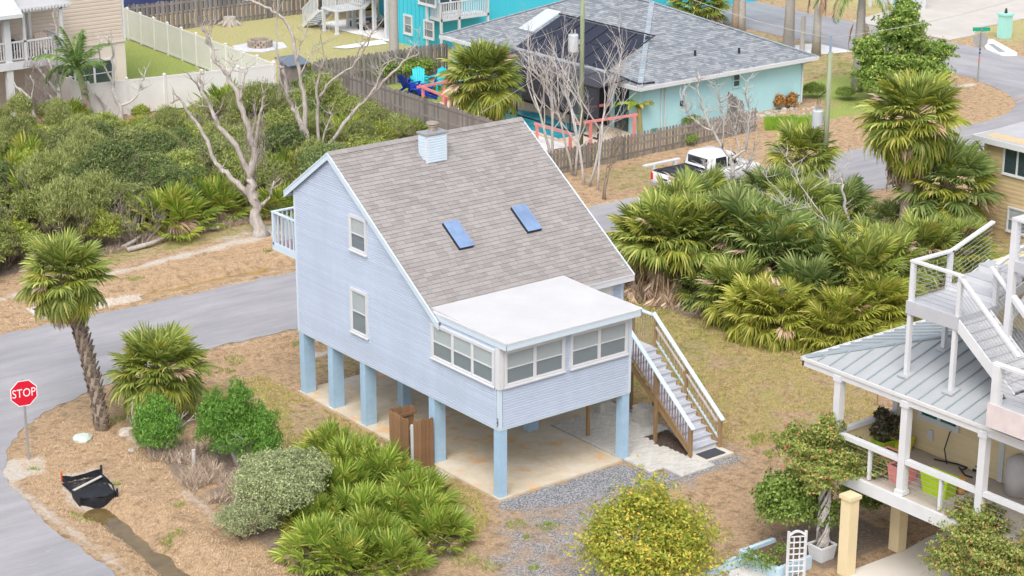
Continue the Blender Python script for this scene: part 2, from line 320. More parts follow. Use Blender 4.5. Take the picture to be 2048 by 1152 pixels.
# ------------------------------------------------------------------ roads
def asphalt(name, c, stretch):
    m, nd, lk, bs = newmat(name); tc = nd.new('ShaderNodeTexCoord'); mp = nd.new('ShaderNodeMapping'); mp.inputs['Scale'].default_value = stretch; lk.new(tc.outputs['Object'], mp.inputs[0])
    a = noise(nd, lk, .8, 6, mp.outputs[0], .7); b = noise(nd, lk, 60, 3, tc.outputs['Object'], .8); d = noise(nd, lk, .25, 4, tc.outputs['Object'])
    r = ramp(nd, [(.3, mul(c, .80)), (.7, mul(c, 1.14))]); lk.new(a.outputs[0], r.inputs[0]); r2 = ramp(nd, [(.3, (.80, .80, .82)), (.7, (1, 1, 1))]); lk.new(b.outputs[0], r2.inputs[0])
    o = mixc(nd, lk, 1.0, r.outputs[0], r2.outputs[0], 'MULTIPLY'); r3 = ramp(nd, [(.35, (.86, .86, .90)), (.65, (1, 1, 1))]); lk.new(d.outputs[0], r3.inputs[0])
    o = mixc(nd, lk, 1.0, o, r3.outputs[0], 'MULTIPLY')
    e = noise(nd, lk, 3.5, 5, mp.outputs[0], .75); r4 = ramp(nd, [(.62, (0, 0, 0)), (.70, (.45, .45, .45))]); lk.new(e.outputs[0], r4.inputs[0]); o = mixc(nd, lk, r4.outputs[0], o, mul(c, 1.45))
    e2 = noise(nd, lk, 1.7, 7, tc.outputs['Object'], .8); r6 = ramp(nd, [(.25, (.6, .6, .6)), (.36, (0, 0, 0))]); lk.new(e2.outputs[0], r6.inputs[0]); o = mixc(nd, lk, r6.outputs[0], o, mul(c, .62))
    lk.new(o, bs.inputs['Base Color']); bs.inputs['Roughness'].default_value = .85; bump(nd, lk, b.outputs[0], .4, .01, bs); return m
M_ASPH = asphalt('asphalt', (.37, .365, .375), (.25, 1.4, 1)); M_ASPH2 = asphalt('older_asphalt', (.37, .365, .375), (1.2, .25, 1)); M_ASPH3 = asphalt('far_asphalt', (.39, .385, .40), (1.2, .25, 1))
def jag(a, b, amp, step=.35):
    L = math.dist(a, b); k = max(2, int(L/step)); px, py = -(b[1]-a[1])/L, (b[0]-a[0])/L; o = []
    for i in range(k):
        t = i/k; e = (random.random()-.5)*amp; o.append((a[0]+(b[0]-a[0])*t+px*e, a[1]+(b[1]-a[1])*t+py*e))
    return o
def sheet(name, pts, z, m, bevel=None):
    s = MB(); s.poly([(x, y, z) for x, y in pts]); return struct(s.obj(name, m))
# the street behind the house
pts = jag((-60, 15.45), (-4.4, 15.0), .05)[:-1]; pts = []
corner = [(-10.45, 2), (-10.5, 5), (-10.5, 7.3), (-10.1, 9.9), (-9.4, 11.3), (-8.4, 12.6), (-7.1, 13.6), (-5.6, 14.2), (-4.0, 14.7), (-2.2, 15.3), (-.6, 15.5)]
def smooth(P, it=2):
    for _ in range(it):
        q = [P[0]]
        for a, b in zip(P, P[1:]): q += [(a[0]*.75+b[0]*.25, a[1]*.75+b[1]*.25), (a[0]*.25+b[0]*.75, a[1]*.25+b[1]*.75)]
        P = q+[P[-1]]
    return P
cs = smooth(corner); cs2 = []
for a, b in zip(cs, cs[1:]): cs2 += jag(a, b, .16, .25)
street = [(-60, -60), (-10.45, -60)]+jag((-10.45, -60), (-10.45, 2), .06, 1)[1:]+cs2+jag((-.6, 15.5), (40, 15.35), .22, .3)
street += jag((40, 15.35), (54, 15.2), .1)+jag((54, 20.4), (44, 20.8), .1)+jag((44, 20.8), (-17, 21.0), .22, .3)+[(-17, 60), (-60, 60)]
sheet('road', street, .004, M_ASPH)
sheet('road', jag((52.6, -60), (52.9, 26), .1, 1)+jag((52.9, 26), (53.2, 140), .1, 1)+[(60.2, 140)]+jag((60.2, 140), (59.4, 29), .1, 1)+jag((59.4, 29), (58.6, -60), .1, 1), .008, M_ASPH3)
fil = [(45.0, 20.6), (48.2, 21.2), (50.3, 22.6), (51.6, 24.4), (52.3, 26.4), (53.4, 28.6), (54.4, 22), (54, 20)]
sheet('road_corner', smooth(fil[:6], 2)+fil[6:], .006, M_ASPH)
M_DRIVE = mat('far_driveway_concrete', (.50, .47, .44), .9, .10, .6, bmp=.2, bscale=30, stain=(.40, .36, .32), stainamt=.5)
sheet('driveway', [(59.9, 38.6), (59.8, 35.1), (62.2, 35.2), (63.8, 36.5), (70, 36.8), (110, 36.9), (110, 62), (74, 45.6), (66, 44.2), (62, 43.2), (59.6, 42.6)], .010, M_DRIVE)
sheet('driveway', [(50.2, 37.0), (53.0, 36.2), (53.0, 39.2), (49.6, 40.0)], .012, mat('pale_concrete', (.70, .69, .69), .85, .05, 1))
sheet('footpath', [(30.1, 55.1), (33.7, 55.3), (33.2, 54.0), (30.5, 54.3)], .03, mat('pale_concrete', (.7, .69, .69)))
sheet('carport_floor', [(4.3, -8.9), (6.4, -8.95), (7.5, -8.8), (20, -9), (20, -30), (2.6, -30), (3.0, -11), (3.9, -9.3)], .012, mat('warm_concrete', (.64, .60, .54), .85, .05, .8, bmp=.1, bscale=80))
sheet('patio_floor', [(33.6, 54.6), (38, 54.6), (38, 61.8), (33.0, 61.8)], .03, mat('pale_concrete', (.7, .69, .69)))
# loose crumbs of road edge and the pale scuffs on the asphalt stay in the material; water in the ditches
def water(name, pts, z, c):
    m, nd, lk, bs = newmat(name); nz = noise(nd, lk, 2.2, 4); r = ramp(nd, [(.35, c), (.7, mul(c, 1.7))]); lk.new(nz.outputs[0], r.inputs[0]); lk.new(r.outputs[0], bs.inputs['Base Color'])
    bs.inputs['Roughness'].default_value = .06; bs.inputs['Specular IOR Level'].default_value = .7; bump(nd, lk, nz.outputs[0], .05, .02, bs)
    s = MB(); s.poly([(x, y, z) for x, y in pts]); return struct(s.obj(name, m))
water('ditch_water', [(-9.9, 6.9), (-9.9, -9), (-8.0, -9), (-8.0, 6.9)], -.27, (.11, .075, .03))
water('puddle_water', [(.6, 21.4), (5.6, 21.5), (6.6, 21.9), (5.6, 22.4), (.6, 22.4)], -.125, (.24, .15, .05))
# ------------------------------------------------------------------ slab under the house, paving, stair pad
def slab_mat():
    m, nd, lk, bs = newmat('stained_slab'); tc = nd.new('ShaderNodeTexCoord'); P = tc.outputs['Object']
    a = noise(nd, lk, .55, 6, P, .65); b = noise(nd, lk, 5, 5, P, .7); d = noise(nd, lk, 1.3, 5, P, .6)
    r = ramp(nd, [(.30, (.50, .42, .31)), (.5, (.62, .54, .42)), (.7, (.70, .65, .57))]); lk.new(a.outputs[0], r.inputs[0])
    r2 = ramp(nd, [(.54, (0, 0, 0)), (.64, (.7, .7, .7))]); lk.new(d.outputs[0], r2.inputs[0]); o = mixc(nd, lk, r2.outputs[0], r.outputs[0], (.70, .38, .12))
    r3 = ramp(nd, [(.3, (.86, .86, .86)), (.7, (1, 1, 1))]); lk.new(b.outputs[0], r3.inputs[0]); o = mixc(nd, lk, 1.0, o, r3.outputs[0], 'MULTIPLY')
    lk.new(o, bs.inputs['Base Color']); bs.inputs['Roughness'].default_value = .7; return m
sm = slab_mat()
s = MB(); s.box(-.06, 4.42, -.06, 3.3, -.12, .045); struct(s.obj('concrete_slab', sm))
s = MB(); s.box(-.06, 7.1, 3.312, 10.35, -.12, .045); struct(s.obj('concrete_slab', sm))
pv = struct(MB().box(4.44, 7.2, -.1, 3.29, -.1, .0).obj('paving_bed', mat('paving_sand', (.34, .32, .29), .9, .15, 8)))
M_PAV = mat('grey_paver', (.58, .565, .53), .85, .08, 7, rnd=.16, bmp=.3, bscale=60)
M_PAVJ = mat('grey_paver_far', (.58, .565, .53), .85, .08, 7, rnd=.16, bmp=.3, bscale=60, island=True)
pm = MB().box(-.11, .11, -.0525, .0525, -.05, .0).mesh('paver', M_PAV)
def pave_rows():
    out = []; y = -1.93; row = 0
    while y < 3.22:
        if y < -1.2: x0, x1 = 5.0, 6.3
        elif y < -.05: x0, x1 = 4.5, 6.1
        elif y < .35: x0, x1 = 4.47, 5.98
        elif y < .9: x0, x1 = 4.47, 6.1
        else: x0, x1 = 4.47, 7.1
        x = x0+(0 if row % 2 else -.11)
        while x < x1-.02:
            a = max(x, x0); b = min(x+.22, x1)
            if b-a > .06: out.append(((a+b)/2, y+.0525, (b-a)/.22))
            x += .225
        y += .109; row += 1
    return out
rows = pave_rows(); rows.sort(key=lambda p: (p[1] > .9, p[1]))
jb = MB()
for i, (x, y, sx) in enumerate(rows):
    zz = .045+random.uniform(-.004, .005)
    if i < 298: link('paver', pm, pv, Matrix.Translation((x, y, zz)) @ Matrix.Rotation(random.uniform(-.012, .012), 4, 'Z') @ Matrix.Diagonal((sx*.985, .98, 1, 1)))
    else: jb.box(x-.107*sx, x+.107*sx, y-.051, y+.051, zz-.05, zz)
stuff(jb.obj('far_pavers', M_PAVJ, pv))
s = MB(); s.poly([(5.98, .85, .012), (7.08, 1.0, .012), (6.75, .1, .012), (6.42, -.85, .012), (6.12, -.85, .012), (5.99, 0, .012)]); struct(s.obj('mulch_bed', mat('dark_mulch', (.10, .075, .06), .95, .5, 14, bmp=1, bscale=30)))
s = MB(); s.box(6.14, 7.33, -1.62, -.9, -.08, .05); struct(s.obj('stair_pad', M_CONC))
sh = MB()
for i in range(900):
    x = random.uniform(6.0, 7.0); y = random.uniform(-.8, .95)
    if x > 6.45+.35*(y+.8): continue
    a = random.random()*6.3; l = random.uniform(.02, .05); sh.beam((x, y, .02), (x+l*math.cos(a), y+l*math.sin(a), .02+random.uniform(0, .02)), .015, .008)
stuff(tag(sh.obj('bark_mulch', mat('bark_chip', (.16, .11, .085), .95, .3, 5, rnd=.6, island=True)), 'dark bark mulch under the wooden stairs', 'mulch'))
# ------------------------------------------------------------------ building helpers
XP = np.array([1., 0, 0]); YP = np.array([0., 1, 0])
def siding(parent, O, U, N, z0, z1, lim, expo, m, name='siding_board', proud=.032):
    z = z0
    while z < z1-.01:
        zt = min(z+expo, z1); a0, a1 = lim(z); b0, b1 = lim(zt)
        if a1-a0 > .03:
            if b1-b0 < .02: b0 = b1 = (a0+a1)/2; b0 -= .01; b1 += .01
            s = MB(O, U, N); p = proud
            zm = z+(zt-z)*.62; c0 = a0+(b0-a0)*.62; c1 = a1+(b1-a1)*.62; s.add([(a0, 0, z), (a1, 0, z), (a1, p, z), (a0, p, z), (c0, p*.95, zm), (c1, p*.95, zm), (b0, p*.12, zt-.001), (b1, p*.12, zt-.001), (b0, 0, zt-.001), (b1, 0, zt-.001)], [(0, 3, 2, 1), (3, 4, 5, 2), (4, 6, 7, 5), (6, 8, 9, 7), (0, 8, 6, 4, 3), (1, 2, 5, 7, 9), (0, 1, 9, 8)])
            s.obj(name, m, parent)
        z += expo
def onwall(px, p0, n, U):
    q = [GP(u, v, p0, n) for u, v in px]; a = [float((np.array(t)-np.array(p0))@U) for t in q]; zz = [t[2] for t in q]
    return (a[0]+a[3])/2, (a[1]+a[2])/2, (zz[2]+zz[3])/2, (zz[0]+zz[1])/2
def window(parent, O, U, N, a0, a1, z0, z1, cols=1, trim=.07, m=None, pane=None, double=True, blind=None, half=False, lab=None, dep=.06):
    """framed window standing on a wall plane: trim, sashes, panes, blind behind the glass"""
    m = m or M_WHITE; pane = pane or M_PANE; s = MB(O, U, N)
    s.box(a0, a1, 0, dep, z0, z0+trim*1.15).box(a0, a1, 0, dep, z1-trim, z1).box(a0, a0+trim, 0, dep, z0+trim*1.15, z1-trim).box(a1-trim, a1, 0, dep, z0+trim*1.15, z1-trim)
    w = (a1-a0-2*trim)/cols
    for i in range(1, cols): s.box(a0+trim+w*i-trim*.4, a0+trim+w*i+trim*.4, 0, dep*.95, z0+trim*1.15, z1-trim)
    o = s.obj('window', m, parent)
    if lab: o['label'] = lab
    sl_ = MB(O, U, N); sl_.box(a0-.02, a1+.02, dep, dep+.025, z0-.01, z0+.03); sl_.obj('sill', m, o)
    for i in range(cols):
        b0 = a0+trim+w*i+(trim*.4 if i else 0); b1 = a0+trim+w*(i+1)-(trim*.4 if i < cols-1 else 0); c0, c1 = z0+trim*1.15, z1-trim; mid = (c0+c1)/2; t = .022
        h = MB(O, U, N); h.box(b0, b0+t, .02, dep*.7, c0, c1).box(b1-t, b1, .02, dep*.7, c0, c1).box(b0+t, b1-t, .02, dep*.7, c0, c0+t).box(b0+t, b1-t, .02, dep*.7, c1-t, c1)
        if double: h.box(b0+t, b1-t, .02, dep*.8, mid-t*.8, mid+t*.8)
        h.obj('sash', m, o)
        if blind is not False:
            bl = MB(O, U, N); zb = mid if half else c0+t
            k = max(4, int((c1-t-zb)/.05)); dz = (c1-t-zb)/k
            for j in range(k): bl.hexa([(b0+t, .008, zb+dz*j), (b1-t, .008, zb+dz*j), (b1-t, .016, zb+dz*j), (b0+t, .016, zb+dz*j), (b0+t, .004, zb+dz*(j+.92)), (b1-t, .004, zb+dz*(j+.92)), (b1-t, .012, zb+dz*(j+.92)), (b0+t, .012, zb+dz*(j+.92))])
            bl.obj('blind', blind or M_BLIND, o)
        for (p0, p1) in (((c0+t, mid-t*.8), (mid+t*.8, c1-t)) if double else ((c0+t, c1-t),)):
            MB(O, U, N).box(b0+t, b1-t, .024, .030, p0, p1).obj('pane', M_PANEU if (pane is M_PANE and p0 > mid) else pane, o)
    return o
def shingle_mat(name, stops, island):
    m, nd, lk, bs = newmat(name)
    if island: g = nd.new('ShaderNodeNewGeometry'); rv = g.outputs['Random Per Island']
    else: g = nd.new('ShaderNodeObjectInfo'); rv = g.outputs['Random']
    r = ramp(nd, stops); lk.new(rv, r.inputs[0]); n = noise(nd, lk, 70, 3, None, .8); r2 = ramp(nd, [(.3, (.72,)*3), (.7, (1, 1, 1))]); lk.new(n.outputs[0], r2.inputs[0])
    tc = nd.new('ShaderNodeTexCoord'); n5 = noise(nd, lk, .7, 4, tc.outputs['Object']); r5 = ramp(nd, [(.3, (.90,)*3), (.7, (1, 1, 1))]); lk.new(n5.outputs[0], r5.inputs[0])
    o = mixc(nd, lk, 1.0, r.outputs[0], r2.outputs[0], 'MULTIPLY'); o = mixc(nd, lk, 1.0, o, r5.outputs[0], 'MULTIPLY')
    lk.new(o, bs.inputs['Base Color']); bs.inputs['Roughness'].default_value = .95; bs.inputs['Specular IOR Level'].default_value = .15; bump(nd, lk, n.outputs[0], .5, .01, bs); return m
def shingles(parent, O, U, V, N, w, L, expo, tab, mp, mj, pieces, lim=lambda b: None, skip=None, seed=1):
    """overlapping shingle tabs; the nearest `pieces` are objects, the rest one mesh"""
    rn = random.Random(seed); O, U, V, N = (np.array(q, float) for q in (O, U, V, N)); k = 0
    R3 = Matrix(((U[0], V[0], N[0]), (U[1], V[1], N[1]), (U[2], V[2], N[2]))).to_4x4()
    t = MB().hexa([(0, 0, 0), (1, 0, 0), (1, 1, 0), (0, 1, 0), (0, 0, .022), (1, 0, .022), (1, 1, .004), (0, 1, .004)]).mesh('shingle', mp)
    j = MB(); b = 0.0; row = 0
    while b < L-.02:
        l0, l1 = lim(b) or (0, w); a = l0-rn.random()*tab
        e = min(expo*1.25, L-b+.03)
        while a < l1-.01:
            ww = tab*rn.choice((.62, .85, 1, 1.15)); x0 = max(a, l0); x1 = min(a+ww*.985, l1); a += ww
            if x1-x0 < .04: continue
            lift = rn.choice((0, 0, .004)); P = O+U*x0+V*b+N*lift
            if skip and skip(x0, x1, b): continue
            if k < pieces:
                k += 1
                link('shingle', t, parent, Matrix.Translation(P) @ R3 @ Matrix.Diagonal((x1-x0, e, 1, 1)))
            else:
                c = [P, P+U*(x1-x0), P+U*(x1-x0)+V*e, P+V*e]
                j.hexa(c+[c[0]+N*.022, c[1]+N*.022, c[2]+N*.004, c[3]+N*.004])
        b += expo; row += 1
    if j.v: stuff(j.obj('upper_shingles', mj, parent))
# ------------------------------------------------------------------ the pale blue house on pillars
house = thing('stilt_house', 'pale blue saltbox house on block pillars with a white sunroom roof, house number 27', 'house', (0, 0, 0))
HW, HD, H1 = 4.67, 10.25, 2.1; MX = 6.95; YR, ZR, YE, ZE = 8.12, 8.21, 2.65, 4.47; SL = (ZR-ZE)/(YR-YE)
XL, XR = -.13, 7.08
# body
wl = MB(); prof = [(3.0, H1), (HD, H1), (HD, 6.62), (YR, 8.05), (3.0, 4.6)]
wl.slab([(.004, y, z) for y, z in prof], (MX-.01, 0, 0)); wl = wl.obj('wall', M_BLUE, house)
sw = MB(); sw.box(.004, HW, .004, 2.995, H1, 4.56); sw = sw.obj('sunroom_wall', M_BLUE, house)
def lim_left(z):
    y0 = .1 if z < 4.5 else 2.75+(z-4.47)/SL; y1 = HD-.08 if z < 6.6 else YR+(8.08-z)/SL
    return y0, y1
siding(wl, (0, 0, 0), YP, -XP, H1, 8.06, lim_left, .077, M_BLUE)
siding(sw, (0, 0, 0), XP, -YP, H1, 4.5, lambda z: (.1, HW-.09), .077, M_BLUE)
siding(wl, (0, 3.0, 0), XP, -YP, 2.4, 4.66, lambda z: (6.52, MX-.08), .077, M_BLUE)
siding(wl, (MX, 0, 0), YP, XP, H1, 4.6, lambda z: (3.1, HD-.1), .154, M_BLUE)
c = MB()
c.box(-.028, .075, -.028, .002, H1-.02, 4.5).box(-.028, .002, .002, .075, H1-.02, 4.5); c.obj('corner_board', M_BLUET, house)
MB().box(HW-.085, HW+.02, -.028, .004, H1-.02, 4.5).box(HW+.001, HW+.02, .004, 2.99, H1-.02, 4.5).obj('corner_board', M_BLUET, house)
MB().box(-.028, .003, HD-.08, HD+.02, H1-.02, 6.66).box(.003, .09, HD+.001, HD+.02, H1-.02, 6.66).obj('corner_board', M_BLUET, house)
MB().box(MX-.08, MX+.02, 2.97, 3.0, 2.3, 4.7).obj('corner_board', M_BLUET, house)
MB().box(-.02, HW+.01, -.02, .0, H1-.06, H1).box(-.02, 0, 0, HD, H1-.06, H1).obj('skirt_board', M_BLUET, house)
MB().box(.06, HW-.06, .06, 3.3, H1-.05, H1-.002).box(.06, MX-.06, 3.301, HD-.06, H1-.05, H1-.002).obj('floor_underside', mat('underside', (.42, .40, .36), .8, .1, 3), house)
# house number
def text(s, size, m, parent, mtx, name, ext=.006, sx=1):
    cu = bpy.data.curves.new(name, 'FONT'); cu.body = s; cu.size = size; cu.align_x = 'CENTER'; cu.align_y = 'CENTER'; cu.extrude = ext; cu.resolution_u = 3
    if sx != 1: cu.offset = .0
    t = bpy.data.objects.new('tmp', cu); me_ = bpy.data.meshes.new_from_object(t); bpy.data.objects.remove(t); bpy.data.curves.remove(cu)
    me_.name = name; me_.materials.append(m); o = link(name, me_, parent); o.matrix_local = mtx @ Matrix.Diagonal((sx, 1, 1, 1)); return o
NF = Matrix(((0, 0, -1, 0), (-1, 0, 0, 0), (0, 1, 0, 0), (0, 0, 0, 1)))   # text on a wall that faces -x
for i, ch in enumerate('27'):
    text(ch, .17, M_DARK, house, Matrix.Translation((-.034, .04, H1+.24-.135*i)) @ NF, 'house_number', sx=.95)
# pillars of painted block
def pillar(x0, x1, y0, y1):
    s = MB(); z = .04; k = 0
    while z < H1-.06:
        zt = min(z+.192, H1-.052); s.box(x0, x1, y0, y1, z, zt); s.box(x0+.006, x1-.006, y0+.006, y1-.006, zt, min(zt+.008, H1-.05)); z += .2
    s.obj('pillar', M_PIL, house)
for a in [(0, .26, 0, .26), (HW-.26, HW, 0, .26), (0, .39, 3.05, 3.32), (0, .39, 6.58, 6.85), (0, .39, 8.35, 8.62), (0, .39, HD-.27, HD), (1.78, 2.1, 7.2, 7.5), (3.58, 3.97, 3.26, 3.53),
          (6.55, 6.94, 3.4, 3.67), (6.55, 6.94, 6.6, 6.87), (6.55, 6.94, HD-.27, HD), (3.5, 3.89, HD-.27, HD)]: pillar(*a)
# windows
for px, lb in (([(701, 426.6), (735, 439), (736.9, 513), (702.5, 498.6)], 'upper gable window with the blind half down'), ([(703.4, 573), (738, 586.7), (739, 678.7), (705.6, 662)], 'lower gable window with closed blind')):
    a0, a1, z0, z1 = onwall(px, (0, 0, 0), (1, 0, 0), YP); window(house, (-.02, 0, 0), YP, -XP, min(a0, a1), max(a0, a1), z0, z1, 1, .085, half='upper' in lb, lab=lb)
a0, a1, z0, z1 = onwall([(865.5, 644), (992, 699), (992, 772.5), (866.5, 717.5)], (0, 0, 0), (1, 0, 0), YP); wz0, wz1 = z0, z1
window(house, (-.02, 0, 0), YP, -XP, min(a0, a1), max(a0, a1), z0, z1, 3, .085, lab='triple window in the side of the sunroom')
for px, lb in (([(1005, 703), (1127.6, 676.7), (1126.8, 746), (1007, 780.7)], 'left pair of windows in the front of the sunroom'), ([(1137, 671), (1253, 639), (1253, 708), (1138, 742)], 'right pair of windows in the front of the sunroom')):
    a0, a1, z0, z1 = onwall(px, (0, 0, 0), (0, 1, 0), XP); window(house, (0, -.02, 0), XP, -YP, max(a0, .12), min(a1, HW-.1), wz0, wz1, 2, .085, lab=lb)
MB().box(-.06, .1, -.061, -.029, wz0-.02, wz1+.1).box(-.061, -.029, -.029, .1, wz0-.02, wz1+.1).obj('corner_trim', M_WHITE, house)
# sunroom roof: white membrane, fascia
s = MB(); s.hexa([(-.03, -.33, 4.56), (4.73, -.33, 4.56), (4.73, 3.12, 4.66), (-.03, 3.12, 4.66), (-.03, -.33, 4.66), (4.73, -.33, 4.66), (4.73, 3.14, 4.76), (-.03, 3.14, 4.76)])
wr = s.obj('sunroom_roof', mat('white_membrane', (.53, .53, .545), .6, .07, .9, bmp=.15, bscale=6, stain=(.46, .46, .475), stainamt=.6), house)
MB().box(-.05, 4.75, -.36, -.332, 4.46, 4.655).box(-.055, -.032, -.36, 3.0, 4.46, 4.65).box(4.732, 4.755, -.36, 3.0, 4.46, 4.65).obj('fascia', M_BLUET, wr)
MB().box(-.03, 4.73, -.33, 0, 4.49, 4.52).obj('soffit', M_WHITE, wr)
MB().box(-.062, 4.765, -.372, -.337, 4.63, 4.675).box(-.07, -.033, -.37, 3.0, 4.63, 4.69).box(4.735, 4.77, -.37, 3.0, 4.63, 4.69).obj('drip_edge', M_WHITE, wr)
# main roof
YB = 10.62; ZB = ZR-SL*(YB-YR); th = .09
rf = MB(); rf.slab([(XL, YE, ZE-.03), (XR, YE, ZE-.03), (XR, YR, ZR-.03), (XL, YR, ZR-.03)], (0, 0, -th)); rf.slab([(XL, YR, ZR-.03), (XR, YR, ZR-.03), (XR, YB, ZB-.03), (XL, YB, ZB-.03)], (0, 0, -th))
rf = rf.obj('roof', mat('roof_deck', (.20, .18, .17), .9), house)
ST = [(0, (.315, .292, .282)), (.4, (.355, .332, .322)), (.8, (.395, .371, .360)), (1, (.335, .32, .322))]
MSP, MSJ = shingle_mat('brown_shingle', ST, False), shingle_mat('brown_shingle_upper', ST, True)
nl = math.hypot(1, SL); V1 = np.array([0, 1/nl, SL/nl]); N1 = np.array([0, -SL/nl, 1/nl]); L1 = (YR-YE)*nl
skyl = []
for px in ([(882.7, 441.8), (912, 435.7), (945.6, 487.3), (918, 492.8)], [(1019.4, 410.5), (1047.4, 405.3), (1081.7, 453), (1055, 460)]):
    q = [GP(u, v, (0, YR, ZR+.1), N1) for u, v in px]; x0 = (q[0][0]+q[3][0])/2; x1 = (q[1][0]+q[2][0])/2; b = [((p[1]-YE)*nl) for p in q]; skyl.append((x0, x1, (b[2]+b[3])/2, (b[0]+b[1])/2))
ch_near = GP(854, 327.5, (0, YR, ZR), N1); ch_r = GP(893, 319, (0, YR, ZR), N1); ch_l = GP(831, 304, (0, YR, ZR), N1)
CX0, CX1, CY0, CY1 = ch_near[0], ch_r[0], ch_near[1], ch_l[1]
def skip(x0, x1, b):
    y = YE+b/nl
    return (x1+XL*0 > 0 and x0+XL < 4.7 and x1+XL > -.02 and y < 2.95)
shingles(rf, (XL, YE, ZE-.03), XP, V1, N1, XR-XL, L1, .143, .29, MSP, MSJ, 298, skip=skip)
shingles(rf, (XR, YB, ZB-.03), -XP, np.array([0, -1/nl, SL/nl]), np.array([0, SL/nl, 1/nl]), XR-XL, (YB-YR)*nl, .143, .33, MSP, MSJ, 0, seed=3)
rc = MB(); x = XL
while x < XR-.05:
    for sgn in (1, -1):
        rc.slab([(x, YR, ZR+.012), (min(x+.27, XR), YR, ZR+.004), (min(x+.27, XR), YR+sgn*.14, ZR+.004-.14*SL), (x, YR+sgn*.14, ZR+.012-.14*SL)], (0, 0, .014))
    x += .22
stuff(rc.obj('ridge_caps', MSJ, rf))
# rake and eave trim
for x0, x1 in ((XL-.012, XL+.02), (XR-.02, XR+.012)):
    rk = MB()
    for (ya, za, yb, zb) in ((YE-.02, ZE, YR, ZR), (YR, ZR, YB+.02, ZB)):
        rk.hexa([(x0, ya, za-.22), (x1, ya, za-.22), (x1, yb, zb-.22), (x0, yb, zb-.22), (x0, ya, za-.03), (x1, ya, za-.03), (x1, yb, zb-.03), (x0, yb, zb-.03)])
        e = -.012 if x0 < 1 else .012; f = .02
        rk.hexa([(x0+min(e, 0), ya, za-.055), (x1+max(e, 0), ya, za-.055), (x1+max(e, 0), yb, zb-.055), (x0+min(e, 0), yb, zb-.055), (x0+min(e, 0), ya, za+f-.024), (x1+max(e, 0), ya, za+f-.024), (x1+max(e, 0), yb, zb+f-.024), (x0+min(e, 0), yb, zb+f-.024)])
    rk.obj('rake_board', M_BLUET, rf)
MB().box(XL-.01, XR+.01, YB, YB+.025, ZB-.2, ZB-.02).obj('eave_board', M_BLUET, rf)
MB().box(4.78, XR+.01, YE-.025, YE-.001, ZE-.21, ZE-.012).box(4.78, XR+.012, YE-.04, YE-.026, ZE-.05, ZE-.004).obj('eave_board', M_WHITE, rf)
MB().hexa([(4.76, YE, ZE-.2), (XR, YE, ZE-.2), (XR, 3, ZE-.17), (4.76, 3, ZE-.17), (4.76, YE, ZE-.17), (XR, YE, ZE-.17), (XR, 3, ZE-.15), (4.76, 3, ZE-.15)]).obj('soffit', M_WHITE, rf)
for x0, x1, b0, b1 in skyl:
    O = np.array([0, YE, ZE-.03]); P = lambda a, b, n: tuple(O+XP*a+V1*b+N1*n)
    def bx(a0, a1, c0, c1, n0, n1): return MB().hexa([P(a0, c0, n0), P(a1, c0, n0), P(a1, c1, n0), P(a0, c1, n0), P(a0, c0, n1), P(a1, c0, n1), P(a1, c1, n1), P(a0, c1, n1)])
    k = bx(x0, x1, b0, b1, .0, .11).obj('skylight', M_DARK, rf)
    bx(x0+.03, x1-.03, b0+.03, b1-.03, .11, .125).obj('pane', mat('skylight_glass', (.19, .28, .45), .14, .25, 1.5, spec=.7), k)
    t = .035; fr = MB()
    for q in ((x0, x0+t-.006, b0, b1), (x1-t+.006, x1, b0, b1), (x0+t, x1-t, b0, b0+t-.006), (x0+t, x1-t, b1-t+.006, b1)):
        w_ = bx(*q, .1105, .128); fr.add(w_.v, w_.f)
    fr.obj('frame', mat('skylight_frame', (.20, .30, .52), .4, .05, 3), k)
# chimney
zt = facing(854, 272, (CX0, CY0, 0))[2]; chm = MB(); chm.slab([(CX0+.01, CY0+.01, ch_near[2]-.3), (CX1-.01, CY0+.01, ch_near[2]-.3), (CX1-.01, CY1-.01, ch_near[2]-.3), (CX0+.01, CY1-.01, ch_near[2]-.3)], (0, 0, zt-ch_near[2]+.3))
chm = chm.obj('chimney', M_BLUET, house); zr = lambda y: ZR-SL*(YR-y)
siding(chm, (CX0, CY0, 0), XP, -YP, ch_near[2]+.02, zt-.02, lambda z: (.03, CX1-CX0-.03), .077, M_BLUET)
siding(chm, (CX0, CY0, 0), YP, -XP, ch_near[2]+.02, zt-.02, lambda z: (.03, min(CY1-CY0-.03, max(.05, (z-ch_near[2])/SL))), .077, M_BLUET)
for (x, y) in ((CX0-.012, CY0-.012), (CX1-.05, CY0-.012)): MB().box(x, x+.06, y, y+.06, ch_near[2], zt).obj('corner_board', M_WHITE, chm)
MB().box(CX0-.05, CX1+.05, CY0-.05, CY1+.05, zt, zt+.05).hexa([(CX0-.04, CY0-.04, zt+.05), (CX1+.04, CY0-.04, zt+.05), (CX1+.04, CY1+.04, zt+.05), (CX0-.04, CY1+.04, zt+.05), (CX0+.2, CY0+.2, zt+.12), (CX1-.2, CY0+.2, zt+.12), (CX1-.2, CY1-.2, zt+.12), (CX0+.2, CY1-.2, zt+.12)]).obj('chimney_cap', M_METAL, chm)
cx, cy = (CX0+CX1)/2, (CY0+CY1)/2
fl = MB(); fl.tube([(cx, cy, zt+.1), (cx, cy, zt+.22)], .13, 14); fl.tube([(cx, cy, zt+.23), (cx, cy, zt+.26)], [.19, .19], 14); fl.tube([(cx, cy, zt+.29), (cx, cy, zt+.33), (cx, cy, zt+.36)], [.20, .19, .05], 14)
fl.tube([(cx, cy, zt+.2), (cx, cy, zt+.3)], .1, 10); fl.obj('flue', mat('rusty_flue', (.42, .36, .31), .6, .3, 8, metal=.5), chm)
